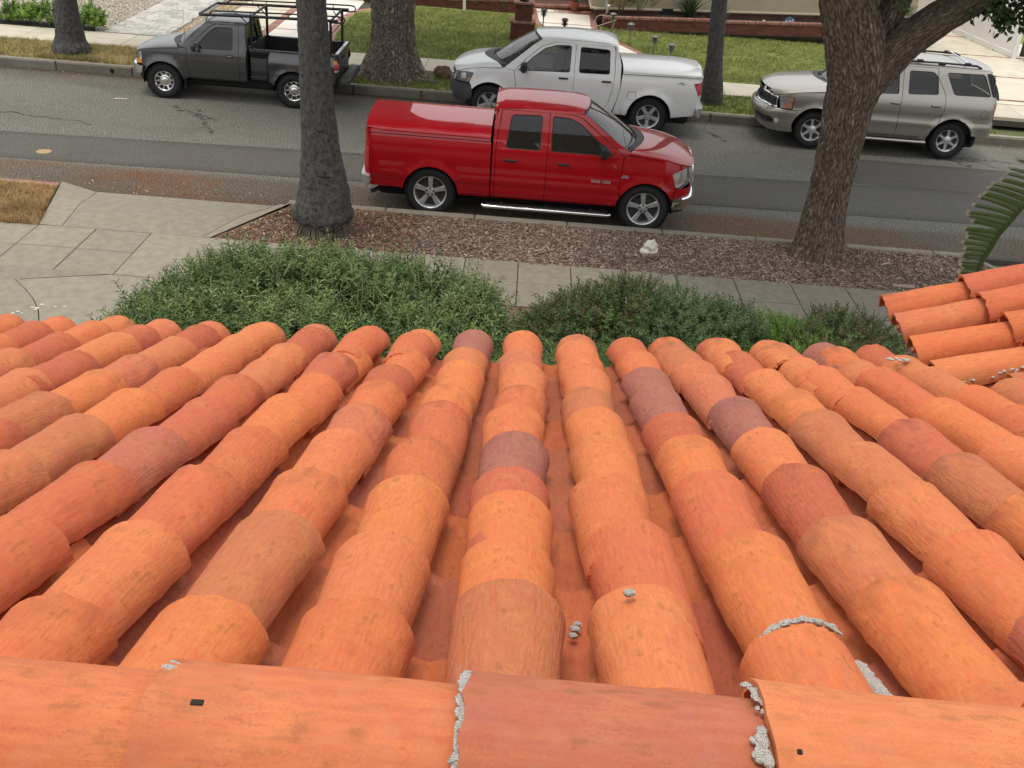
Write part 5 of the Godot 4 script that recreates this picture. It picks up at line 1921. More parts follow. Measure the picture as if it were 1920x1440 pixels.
func make_white_pickup():
	var car := thing("white_pickup", "white crew cab pickup truck with white bed lid parked across the street", "pickup truck", Vector3(2.79, 0.02, -23.60), PI)
	K = {"w": 1.0, "bow": 0.025, "xr": -1.09, "xf": 4.32, "rear_corner": Vector2(0.12, 0.14), "front_corner": Vector2(0.66, 0.50), "rear_bow": 0.02, "front_bow": 0.06, "base": 3.488, "wheel_y": 0.41, "arch": 0.485, "flare": 0.035, "flare_w": 0.15, "wheel_in": 0.03,
		"side": [[0.36, 0.10], [0.46, 0.04], [0.62, 0.012], [0.85, 0.0], [1.05, 0.012], [1.2, 0.05], [1.28, 0.085], [1.6, 0.19], [1.78, 0.26], [1.90, 0.34]],
		"front": [[0.4, 0.08], [0.6, 0.0], [0.85, 0.02], [1.05, 0.08], [1.2, 0.18]], "rear": [[0.4, 0.06], [0.7, 0.0], [1.3, 0.015]]}
	lay_plan()
	var wp: Material = M.white_paint
	underbody(car, -0.9, 3.95, 0.24, 0.52, 1.45)
	wheel_wells(car)
	wheel_set(car, 0.41, 0.27, 0.245, "fat_five", M.alloy)
	var tail := pts([[-1.165, 0.90], [-1.03, 0.90], [-0.90, 1.185], [-1.165, 1.22]])
	var bed := pts([[-1.18, 0.68], [-1.0, 0.68], [-0.98, 0.50], [-0.49, 0.42]]) + arch_points(0, 0.485, 178, 2) + pts([[0.50, 0.40], [0.80, 0.40], [0.72, 0.72], [0.675, 1.0], [0.655, 1.262], [-1.18, 1.295]])
	panel(car, "bed_side", bed, wp, 0.0, [tail])
	lamp(car, "tail_lamp", shrunk(tail, 0.004), [[pts([[-1.15, 0.905], [-1.035, 0.905], [-1.02, 0.95], [-1.15, 0.95]]), M.lamp_white, -0.008, "reversing_lamp"]], M.lamp_red)
	panel(car, "tailgate", pts([[K.t0, 0.68], [-1.19, 0.68], [-1.19, 1.295], [K.t0, 1.295]]), wp)
	panel(car, "rear_bumper", pts([[K.t0, 0.50], [-1.02, 0.50], [-1.0, 0.66], [-1.02, 0.69], [K.t0, 0.69]]), M.alloy, -0.09, [], 0.10)
	var lid_z := func(x: float): return edge_z(x, 1.28) + 0.012
	top_panel(car, "bed_lid", deck_outline(-1.06, 0.645, -0.05, 0.0, lid_z), func(a: float, b: float): return dome(b, a, 1.335 - 0.02 * (b + 1.0) / 1.6 - 0.05 * pow(clampf((-b - 0.55) / 0.5, 0.0, 1.0), 2.0), edge_z(clampf(b, -1.0, 0.64), 1.28) + 0.012, 0.05, 0.075), wp, 0.0, [], 0.03, Vector2(0.07, 0.12))
	panel(car, "lid_edge", pts([[-1.19, 1.303], [0.648, 1.270], [0.648, 1.325], [-1.19, 1.340]]), wp, -0.02, [], 0.04)
	# cab
	var cab_c := pts([[0.83, 0.40], [1.05, 0.40], [0.90, 0.66], [0.84, 0.95], [0.815, 1.25], [0.84, 1.80], [0.80, 1.78], [0.70, 1.45], [0.685, 1.0], [0.735, 0.72]])
	panel(car, "cab_corner", cab_c, wp)
	var g1 := rounded(pts([[0.93, 1.235], [1.60, 1.222], [1.60, 1.735], [0.96, 1.72]]), 0.06)
	var g2 := rounded(pts([[1.79, 1.215], [2.93, 1.18], [2.84, 1.235], [2.60, 1.47], [2.36, 1.655], [2.10, 1.735], [1.79, 1.745]]), 0.05)
	var d1 := panel(car, "rear_door", pts([[1.06, 0.40], [1.692, 0.40], [1.692, 1.79], [0.875, 1.775], [0.85, 1.70], [0.825, 1.25], [0.85, 0.95], [0.91, 0.66]]), wp, 0.0, [g1])
	var d2 := panel(car, "front_door", pts([[1.70, 0.40], [2.92, 0.40], [2.93, 0.87], [2.98, 1.17], [2.70, 1.45], [2.42, 1.685], [2.12, 1.785], [1.70, 1.79]]), wp, 0.0, [g2])
	for q in [[d1, g1, M.tint_black], [d2, g2, M.glass]]:
		var gm := skin(shrunk(q[1], 0.012), [], func(a: float, b: float): return side_pt(a, b), Vector2(0.12, 0.12), 0.0, 0.014).done()
		sub(q[0], "window", gm, q[2])
		sub(q[0], "window_seal", skin(q[1], [shrunk(q[1], 0.014)], func(a: float, b: float): return side_pt(a, b), Vector2(0.12, 0.12), 0.012, 0.010).done(), M.plastic)
	for q in [[d1, 0.99], [d2, 1.92]]:
		var hm := handle_mesh(0.20)
		obj("door_handle", hm, M.plastic, q[0][0], on_side(q[1], 1.09, 0.0))
		obj("door_handle", hm, M.plastic, q[0][1], on_side(q[1], 1.09, 0.0))
	mirrors(car, Vector3(2.78, 1.27, 0.93), Vector3(0.14, 0.20, 0.24), M.plastic)
	panel(car, "door_pillar", pts([[2.99, 1.172], [3.20, 1.215], [2.95, 1.42], [2.60, 1.71], [2.46, 1.80], [2.13, 1.793], [2.43, 1.693], [2.71, 1.458]]), wp)
	panel(car, "roof_rail", pts([[0.83, 1.782], [0.88, 1.785], [2.12, 1.793], [2.46, 1.803], [2.40, 1.83], [1.6, 1.845], [0.84, 1.815]]), wp)
	var roof_y := [[0.74, 1.76], [0.90, 1.82], [1.3, 1.845], [1.8, 1.85], [2.2, 1.835], [2.65, 1.80]]
	var roof_z := func(x: float): return edge_z(x, 1.83)
	top_panel(car, "roof", deck_outline(0.79, 2.42, 0.0, 0.15, roof_z), func(a: float, b: float): return dome(b, a, ramp(roof_y, b), edge_z(b, 1.83), 0.035, 0.035), wp, 0.0, [], 0.02, Vector2(0.07, 0.1))
	var back := func(a: float, b: float): return Vector3(0.70 + 0.10 * clampf((b - 1.30) / 0.5, 0.0, 1.0), b, a)
	obj("cab_back", skin(pts([[-0.91, 0.6], [0.91, 0.6], [0.91, 1.30], [0.74, 1.78], [-0.74, 1.78], [-0.91, 1.30]]), [], back, Vector2(0.3, 0.2), 0.02).done(), wp, car)
	var lo := func(a: float): return Vector3(3.50 - 0.36 * a * a, 1.235 + 0.03 * (1.0 - a * a), a * 0.905)
	var hi := func(a: float): return Vector3(2.575 - 0.13 * a * a, 1.868 - 0.058 * a * a, a * 0.70)
	var ws := ruled(lo, hi, 0.03)
	var wo := obj("windscreen", skin(pts([[-0.97, 0.02], [0.97, 0.02], [0.97, 0.97], [-0.97, 0.97]]), [], ws, Vector2(0.12, 0.1), 0.0, 0.004).done(), M.windscreen, car)
	obj("windscreen_seal", skin(pts([[-1.0, 0.0], [1.0, 0.0], [1.0, 1.0], [-1.0, 1.0]]), [pts([[-0.97, 0.02], [0.97, 0.02], [0.97, 0.97], [-0.97, 0.97]])], ws, Vector2(0.12, 0.1), 0.01).done(), M.plastic, wo)
	wiper(car, ws, [[0.10, 0.08, 0.82, 0.06], [-0.80, 0.06, -0.06, 0.12]])
	var hood_y := [[3.1, 1.225], [3.5, 1.205], [3.85, 1.16], [4.1, 1.09], [4.25, 1.02], [4.34, 0.95]]
	var hood := func(a: float, b: float): return dome(b, a, ramp(hood_y, b), edge_z(minf(b, 4.29), 1.1), 0.055, 0.06)
	var cowl_o := []
	for i in 13:
		var a := -1.0 + i / 6.0
		cowl_o.append(Vector2(a * 0.90, 3.66 - 0.42 * a * a))
	for i in 13:
		var a := 1.0 - i / 6.0
		cowl_o.append(Vector2(a * 0.90, 3.47 - 0.37 * a * a))
	top_panel(car, "cowl", cowl_o, hood, M.plastic_grey, 0.006)
	var hp := []
	for i in 13:
		var a := -1.0 + i / 6.0
		hp.append(Vector2(a * (0.905 if absf(a) < 1.0 else edge_z(3.24, 1.1)), 3.67 - 0.43 * a * a))
	for x in [3.5, 3.8, 3.95, 4.05, 4.15, 4.24]:
		hp.append(Vector2(edge_z(x, 1.1), x))
	for i in 9:
		var a := 1.0 - i / 4.0
		hp.append(Vector2(a * 0.48, 4.29 + 0.03 * (1.0 - a * a)))
	for x in [4.24, 4.15, 4.05, 3.95, 3.8, 3.5]:
		hp.append(Vector2(-edge_z(x, 1.1), x))
	top_panel(car, "bonnet", hp, hood, wp, 0.0, [], 0.03, Vector2(0.07, 0.08))
	var hl := fpts([[3.95, 0.845], [4.235, 0.83], [4.255, 1.00], [4.0, 1.055], [3.86, 1.05]])
	var wing := pts([[2.93, 0.40], [3.0, 0.40]]) + arch_points(3.488, 0.485, 180, 38) + fpts([[3.90, 0.80], [3.94, 0.84], [3.85, 1.055], [4.0, 1.062], [4.255, 1.01], [4.1, 1.092], [3.85, 1.162]]) + pts([[3.5, 1.207], [3.22, 1.213], [2.99, 1.165], [2.94, 0.87]])
	panel(car, "wing", wing, wp)
	panel(car, "front_bumper", fpts([[3.90, 0.38], [4.30, 0.40]]) + pts([[K.t1, 0.40], [K.t1, 0.80]]) + fpts([[4.25, 0.80], [3.95, 0.815], [3.90, 0.77], [3.86, 0.66]]), M.plastic_grey, -0.03, [], 0.06)
	lamp(car, "headlight", hl, [[fpts([[4.02, 0.90], [4.17, 0.89], [4.18, 1.0], [4.06, 1.02]]), M.reflector, 0.03, "reflector"], [fpts([[3.96, 0.86], [4.0, 0.86], [3.955, 0.95], [3.92, 0.95]]), M.lamp_amber, 0.004, "turn_lamp"], [hl, M.plastic, 0.06, "lamp_bowl"]], M.lens)
	var gx := tx(4.265)
	panel(car, "grille", pts([[gx, 0.82], [K.t1, 0.82], [K.t1, 1.06], [gx, 1.0]]), M.chrome, -0.012, [pts([[gx + 0.05, 0.85], [K.t1 - 0.12, 0.85], [K.t1 - 0.06, 1.02], [gx + 0.05, 0.97]])], 0.05, Vector2(0.06, 0.06))
	panel(car, "grille_mesh", pts([[gx + 0.02, 0.83], [K.t1, 0.83], [K.t1, 1.04], [gx + 0.02, 0.98]]), M.plastic, 0.03, [], 0.0)
	# fuel flap outline and the small dark emblem behind it
	var ff := rounded(pts([[0.33, 0.76], [0.50, 0.76], [0.52, 0.83], [0.50, 0.93], [0.33, 0.93]]), 0.03)
	panel(car, "fuel_flap_gap", ff, M.plastic_grey, -0.0015, [shrunk(ff, 0.008)], 0.0, Vector2(0.06, 0.06))
	var em := MB.new()
	for q in [[-0.10, 0.0, 0.03, 0.012], [-0.03, 0.005, -0.05, -0.03], [0.03, 0.012, -0.01, 0.035], [-0.05, -0.03, 0.02, -0.005], [0.02, -0.005, 0.11, 0.004], [-0.01, 0.035, -0.03, 0.005], [0.03, 0.012, 0.05, -0.012]]:
		em.tube([Vector3(q[0], q[1], 0.0), Vector3(q[2], q[3], 0.0)], [0.0065, 0.0045], 5)
	put_side(car, "emblem", em.done(), M.plastic_grey, -0.63, 1.165, -0.002)
	seats(car, [[2.30, true], [1.40, false]], 0.84, M.seat)
	steering(car, Vector3(2.72, 1.16, -0.42))
	obj("dashboard", box_mesh(Vector3(0.5, 0.35, 1.6), 0.08, xf(Vector3(3.10, 1.03, 0))), M.interior, car)
	obj("cab_floor", box_mesh(Vector3(2.2, 0.25, 1.70), 0.02, xf(Vector3(1.95, 0.60, 0))), M.interior, car)
	obj("engine_bay", box_mesh(Vector3(0.9, 0.45, 1.3), 0.05, xf(Vector3(3.6, 0.80, 0))), M.under, car)
	obj("bed_inside", box_mesh(Vector3(1.6, 0.66, 1.5), 0.03, xf(Vector3(-0.2, 0.93, 0))), M.under, car)

func make_silver_suv():
	var car := thing("silver_suv", "silver four door SUV with black roof rails parked behind the big tree trunk", "SUV", Vector3(9.39, 0.035, -23.58), PI)
	K = {"w": 0.985, "bow": 0.03, "xr": -0.90, "xf": 4.02, "rear_corner": Vector2(0.16, 0.20), "front_corner": Vector2(0.55, 0.40), "rear_bow": 0.04, "front_bow": 0.10, "base": 2.99, "wheel_y": 0.40, "arch": 0.48, "well": 14.0, "flare": 0.030, "flare_w": 0.12, "wheel_in": 0.03,
		"side": [[0.30, 0.06], [0.42, 0.02], [0.60, 0.004], [0.76, -0.010], [0.80, 0.012], [1.0, 0.004], [1.15, 0.015], [1.28, 0.055], [1.36, 0.085], [1.6, 0.155], [1.82, 0.225], [1.92, 0.29]],
		"front": [[0.3, 0.10], [0.5, 0.0], [0.76, -0.03], [0.80, 0.05], [1.0, 0.06], [1.15, 0.14], [1.25, 0.26]], "rear": [[0.3, 0.04], [0.7, -0.03], [0.9, 0.0], [1.3, 0.02], [1.8, 0.20], [1.92, 0.32]]}
	lay_plan()
	var sp: Material = M.silver_paint
	underbody(car, -0.7, 3.6, 0.22, 0.5, 1.45)
	wheel_wells(car)
	wheel_set(car, 0.39, 0.26, 0.235, "six", M.alloy)
	# quarter panel
	var g3 := rounded(pts([[0.10, 1.36], [-0.715, 1.375], [-0.50, 1.815], [0.335, 1.80]]), 0.07)
	var tail := pts([[-1.02, 0.885], [-0.90, 0.885], [-0.835, 1.06], [-0.815, 1.24], [-1.0, 1.25]])
	var quarter := pts([[-1.06, 0.83], [-0.52, 0.83]]) + arch_points(0, 0.48, 118, 50, 7) + pts([[0.302, 0.92], [0.255, 1.02], [0.26, 1.25], [0.30, 1.40], [0.50, 1.70], [0.515, 1.872], [-0.62, 1.872], [-0.86, 1.62], [-1.0, 1.36], [-1.06, 1.28]])
	panel(car, "quarter_panel", quarter, sp, 0.0, [g3, tail])
	var dp := rounded(pts([[-0.735, 1.38], [-1.03, 1.37], [-0.86, 1.62], [-0.64, 1.84], [-0.53, 1.83]]), 0.03)
	var dpp := panel(car, "louvre_panel", dp, M.plastic, -0.003, [], 0.01)
	for k in 13:
		var y := 1.40 + k * 0.033
		var x0 := lerpf(-0.80, -0.585, k / 12.0)
		sub(dpp, "louvre", skin(pts([[x0 - 0.15, y], [x0, y], [x0, y + 0.015], [x0 - 0.15, y + 0.015]]), [], func(a: float, b: float): return side_pt(a, b), Vector2(0.1, 0.1), 0.01, -0.014).done(), M.plastic_grey)
	var gq := panel(car, "side_window", shrunk(g3, 0.010), M.tint, 0.010, [], 0.0)
	sub(gq, "window_seal", skin(g3, [shrunk(g3, 0.014)], func(a: float, b: float): return side_pt(a, b), Vector2(0.12, 0.12), 0.012, 0.006).done(), M.plastic)
	lamp(car, "tail_lamp", shrunk(tail, 0.003), [[pts([[-1.0, 1.13], [-0.835, 1.13], [-0.82, 1.235], [-0.99, 1.24]]), M.lamp_amber, -0.007, "turn_lamp"], [pts([[-1.0, 1.065], [-0.845, 1.065], [-0.838, 1.12], [-0.99, 1.12]]), M.lamp_white, -0.007, "reversing_lamp"]], M.lamp_red)
	panel(car, "rear_hatch", pts([[K.t0, 0.84], [-1.07, 0.84], [-1.07, 1.30], [K.t0, 1.30]]), sp)
	var rg := func(a: float, b: float):
		var p := side_pt(K.t0 + 0.9 * (1.0 - absf(a)) * 0.0, b)
		return Vector3(p.x + 0.05 * a * a, b, a * 0.80)
	obj("back_window", skin(pts([[1.0, 1.31], [-1.0, 1.31], [-0.86, 1.83], [0.86, 1.83]]), [], func(a: float, b: float): return Vector3(-0.955 + 0.33 * pow(clampf((b - 1.3) / 0.58, 0.0, 1.0), 1.6) + 0.06 * a * a, b, a * 0.86), Vector2(0.2, 0.1), 0.01).done(), M.tint_black, car)
	panel(car, "rear_bumper", pts([[K.t0, 0.50], [-0.93, 0.50], [-0.80, 0.54], [-0.475, 0.54]]) + arch_points(0, 0.485, 162, 120, 8) + pts([[K.t0, 0.82]]), sp, -0.008, [], 0.05)
	# doors
	var g1 := rounded(pts([[0.435, 1.345], [1.095, 1.315], [1.135, 1.785], [0.62, 1.795], [0.50, 1.70]]), 0.05)
	var g2 := rounded(pts([[1.29, 1.305], [2.36, 1.255], [2.26, 1.33], [2.05, 1.53], [1.86, 1.70], [1.74, 1.755], [1.35, 1.775]]), 0.05)
	var d1 := panel(car, "rear_door", pts([[1.195, 0.44], [1.215, 1.30], [1.255, 1.862], [0.525, 1.865], [0.512, 1.70], [0.312, 1.40], [0.27, 1.25], [0.265, 1.02], [0.31, 0.92]]) + arch_points(0, 0.485, 48, 12, 6) + pts([[0.50, 0.44]]), sp, 0.0, [g1])
	var d2 := panel(car, "front_door", pts([[1.205, 0.44], [2.36, 0.44], [2.38, 0.80], [2.40, 1.25], [2.10, 1.56], [1.91, 1.735], [1.76, 1.825], [1.265, 1.862], [1.225, 1.30]]), sp, 0.0, [g2])
	for q in [[d1, g1, M.tint], [d2, g2, M.glass]]:
		sub(q[0], "window", skin(shrunk(q[1], 0.012), [], func(a: float, b: float): return side_pt(a, b), Vector2(0.12, 0.12), 0.0, 0.014).done(), q[2])
		sub(q[0], "window_seal", skin(q[1], [shrunk(q[1], 0.014)], func(a: float, b: float): return side_pt(a, b), Vector2(0.12, 0.12), 0.012, 0.010).done(), M.plastic)
	for q in [[d1, 0.46], [d2, 1.34]]:
		var ring := []
		var rr := []
		for k in 17:
			var a := TAU * k / 16
			ring.append(Vector3(0.095 * clampf(cos(a) * 1.4, -1, 1), 0.042 * sin(a), 0.0))
			rr.append(0.008)
		var rm := MB.new()
		rm.tube(ring, rr, 6, false)
		rm.box(xf(Vector3(0, 0.012, 0.012)), Vector3(0.17, 0.030, 0.02), 0.008)
		for side in 2:
			obj("door_handle", rm.done(), sp, q[0][side], on_side(q[1], 1.115, 0.004))
			obj("handle_recess", box_mesh(Vector3(0.15, 0.02, 0.004)), M.plastic, q[0][side], on_side(q[1], 1.10, 0.0))
	mirrors(car, Vector3(2.20, 1.34, 0.92), Vector3(0.12, 0.17, 0.22), M.white_paint)
	# lower mouldings and running boards
	panel(car, "sill", pts([[0.50, 0.32], [2.50, 0.32], [2.50, 0.43], [0.50, 0.43]]), sp, 0.05)
	for s in [1.0, -1.0]:
		var m := MB.new()
		m.box(xf(Vector3(1.47, 0.335, s * 0.97)), Vector3(1.95, 0.055, 0.16), 0.02)
		var bo := obj("running_board", m.done(), sp, car)
		obj("tread", box_mesh(Vector3(1.7, 0.012, 0.09), 0.003, xf(Vector3(1.47, 0.366, s * 0.975))), M.plastic, bo)
	panel(car, "door_pillar", pts([[2.41, 1.245], [2.60, 1.265], [2.35, 1.47], [2.05, 1.76], [1.92, 1.85], [1.77, 1.832], [1.92, 1.742], [2.11, 1.568]]), sp)
	panel(car, "roof_rail", pts([[-0.62, 1.876], [0.515, 1.876], [1.265, 1.868], [1.76, 1.836], [1.92, 1.853], [1.86, 1.89], [0.6, 1.91], [-0.6, 1.90]]), sp)
	var roof_y := [[-0.80, 1.83], [-0.55, 1.885], [0.0, 1.905], [0.8, 1.915], [1.5, 1.905], [2.1, 1.865]]
	var roof_z := func(x: float): return edge_z(x, 1.89)
	top_panel(car, "roof", deck_outline(-0.66, 1.88, -0.06, 0.16, roof_z), func(a: float, b: float): return dome(b, a, ramp(roof_y, b), edge_z(b, 1.89), 0.03, 0.03), sp, 0.0, [], 0.02, Vector2(0.08, 0.12))
	for s in [1.0, -1.0]:
		var rk := MB.new()
		rk.tube([Vector3(1.36, 1.925, s * 0.66), Vector3(1.30, 1.955, s * 0.66), Vector3(0.5, 1.97, s * 0.66), Vector3(-0.30, 1.96, s * 0.66), Vector3(-0.42, 1.915, s * 0.66)], [0.018, 0.024, 0.020, 0.024, 0.018], 8)
		rk.box(xf(Vector3(0.45, 1.955, s * 0.66)), Vector3(0.16, 0.05, 0.05), 0.012)
		obj("roof_rack_rail", rk.done(), M.plastic, car)
	for x in [0.93, -0.10]:
		var cb := MB.new()
		cb.tube([Vector3(x, 1.985, -0.66), Vector3(x, 2.015, -0.45), Vector3(x, 2.02, 0.45), Vector3(x, 1.985, 0.66)], [0.016, 0.018, 0.018, 0.016], 8)
		var co := obj("roof_rack_bar", cb.done(), M.chrome, car)
		for s in [1.0, -1.0]:
			obj("bar_foot", box_mesh(Vector3(0.14, 0.05, 0.07), 0.02, xf(Vector3(x, 1.99, s * 0.66))), M.plastic, co)
	var lo := func(a: float): return Vector3(2.85 - 0.32 * a * a, 1.275 + 0.03 * (1.0 - a * a), a * 0.895)
	var hi := func(a: float): return Vector3(2.045 - 0.15 * a * a, 1.925 - 0.055 * a * a, a * 0.70)
	var ws := ruled(lo, hi, 0.03)
	obj("windscreen", skin(pts([[-1.0, 0.0], [1.0, 0.0], [1.0, 0.99], [-1.0, 0.99]]), [], ws, Vector2(0.12, 0.1), 0.0, 0.004).done(), M.windscreen, car)
	wiper(car, ws, [[0.10, 0.08, 0.82, 0.06], [-0.80, 0.06, -0.06, 0.12]])
	# bonnet and wings
	var hood_y := [[2.5, 1.265], [3.0, 1.225], [3.5, 1.165], [3.8, 1.10], [3.95, 1.04], [4.05, 0.98]]
	var hood := func(a: float, b: float): return dome(b, a, ramp(hood_y, b), edge_z(minf(b, 3.99), 1.1), 0.06, 0.07)
	var hp := []
	for i in 13:
		var a := -1.0 + i / 6.0
		hp.append(Vector2(a * (0.90 if absf(a) < 1.0 else edge_z(2.60, 1.1)), 2.94 - 0.34 * a * a))
	for x in [3.0, 3.4, 3.6, 3.75, 3.86, 3.93]:
		hp.append(Vector2(edge_z(x, 1.1), x))
	for i in 9:
		var a := 1.0 - i / 4.0
		hp.append(Vector2(a * 0.50, 3.96 + 0.06 * (1.0 - a * a)))
	for x in [3.93, 3.86, 3.75, 3.6, 3.4, 3.0]:
		hp.append(Vector2(-edge_z(x, 1.1), x))
	top_panel(car, "bonnet", hp, hood, sp, 0.0, [], 0.03, Vector2(0.07, 0.09))
	var co2 := []
	for i in 13:
		var a := -1.0 + i / 6.0
		co2.append(Vector2(a * 0.90, 2.93 - 0.34 * a * a))
	for i in 13:
		var a := 1.0 - i / 6.0
		co2.append(Vector2(a * 0.90, 2.82 - 0.33 * a * a))
	top_panel(car, "cowl", co2, hood, M.plastic, 0.006)
	var hl := fpts([[3.52, 0.955], [3.80, 0.93], [3.83, 1.045], [3.60, 1.055], [3.52, 1.04]])
	var tl := fpts([[3.52, 0.815], [3.78, 0.815], [3.80, 0.92], [3.52, 0.945]])
	var wing := pts([[2.37, 0.44], [2.50, 0.44]]) + arch_points(2.99, 0.485, 176, 52) + fpts([[3.40, 0.80], [3.505, 0.80], [3.505, 1.045], [3.6, 1.062], [3.84, 1.05], [3.80, 1.098], [3.6, 1.15]]) + pts([[3.3, 1.19], [3.0, 1.227], [2.62, 1.262], [2.41, 1.235], [2.39, 0.80]])
	panel(car, "wing", wing, sp)
	panel(car, "front_bumper", fpts([[3.42, 0.32], [4.0, 0.30]]) + pts([[K.t1, 0.30], [K.t1, 0.78]]) + fpts([[3.95, 0.785], [3.42, 0.785]]) + arch_points(2.99, 0.49, 50, 8, 4), sp, -0.015, [fpts([[3.80, 0.48], [4.03, 0.42]]) + pts([[K.t1 - 0.02, 0.42], [K.t1 - 0.02, 0.60]]) + fpts([[3.90, 0.60]])], 0.06)
	panel(car, "air_intake", fpts([[3.75, 0.40], [4.05, 0.38]]) + pts([[K.t1, 0.38], [K.t1, 0.62]]) + fpts([[3.8, 0.62]]), M.plastic, 0.05, [], 0.0)
	lamp(car, "headlight", hl, [[fpts([[3.63, 0.965], [3.79, 0.95], [3.81, 1.035], [3.64, 1.045]]), M.reflector, 0.03, "reflector"], [fpts([[3.525, 0.962], [3.62, 0.96], [3.62, 1.045], [3.53, 1.036]]), M.lamp_amber, 0.003, "turn_lamp"], [hl, M.lamp_white, 0.05, "lamp_bowl"]], M.lens)
	lamp(car, "marker_lamp", tl, [[fpts([[3.53, 0.825], [3.72, 0.825], [3.73, 0.915], [3.53, 0.935]]), M.lamp_amber, 0.003, "turn_lamp"], [tl, M.lamp_white, 0.05, "lamp_bowl"]], M.lens)
	panel(car, "lamp_trim", fpts([[3.515, 0.948], [3.52, 0.952], [3.81, 0.926], [3.81, 0.918]]), M.chrome, -0.008, [], 0.01)
	var gx := tx(3.845)
	var grille := panel(car, "grille", pts([[gx, 0.80], [K.t1, 0.79], [K.t1, 1.06], [gx, 1.045]]), M.chrome, -0.006, [pts([[gx + 0.03, 0.825], [K.t1 - 0.002, 0.815], [K.t1 - 0.002, 1.035], [gx + 0.03, 1.02]])], 0.05, Vector2(0.06, 0.06))
	sub(grille, "grille_mesh", skin(pts([[gx + 0.02, 0.81], [K.t1, 0.80], [K.t1, 1.045], [gx + 0.02, 1.03]]), [], func(a: float, b: float): return side_pt(a, b), Vector2(0.1, 0.1), 0.0, 0.012).done(), M.alloy_dark)
	var nose := side_pt(K.t1, 0.92)
	obj("badge_letters", letters("GMC", 0.15, 0.02), M.plastic, car, Transform3D(Basis(Vector3.UP, PI / 2), Vector3(nose.x + 0.012, 0.92, 0)))
	obj("licence_plate", box_mesh(Vector3(0.01, 0.15, 0.31), 0.003, xf(Vector3(nose.x + 0.05, 0.68, 0))), M.white_paint, car)
	for s in 1:
		var fg := MB.new()
		fg.lathe(Transform3D(Basis(Vector3.RIGHT, PI / 2), Vector3.ZERO), [Vector2(0.055, 0.0), Vector2(0.05, 0.012), Vector2(0.0005, 0.016)], 16)
		put_side(car, "fog_lamp", fg.done(), M.lamp_white, tx(3.80), 0.53, 0.01)
	var ff := []
	for k in 18:
		ff.append(Vector2(-0.62, 1.01) + Vector2.from_angle(TAU * k / 18) * 0.088)
	panel(car, "fuel_flap_gap", ff, M.plastic_grey, -0.0015, [shrunk(ff, 0.008)], 0.0, Vector2(0.06, 0.06))
	seats(car, [[1.75, true], [0.80, false]], 0.92, M.seat)
	steering(car, Vector3(2.15, 1.24, -0.42))
	obj("dashboard", box_mesh(Vector3(0.5, 0.35, 1.6), 0.08, xf(Vector3(2.50, 1.08, 0))), M.interior, car)
	obj("cabin_floor", box_mesh(Vector3(3.1, 0.25, 1.66), 0.02, xf(Vector3(0.85, 0.66, 0))), M.interior, car)
	obj("engine_bay", box_mesh(Vector3(0.85, 0.45, 1.3), 0.05, xf(Vector3(3.05, 0.82, 0))), M.under, car)

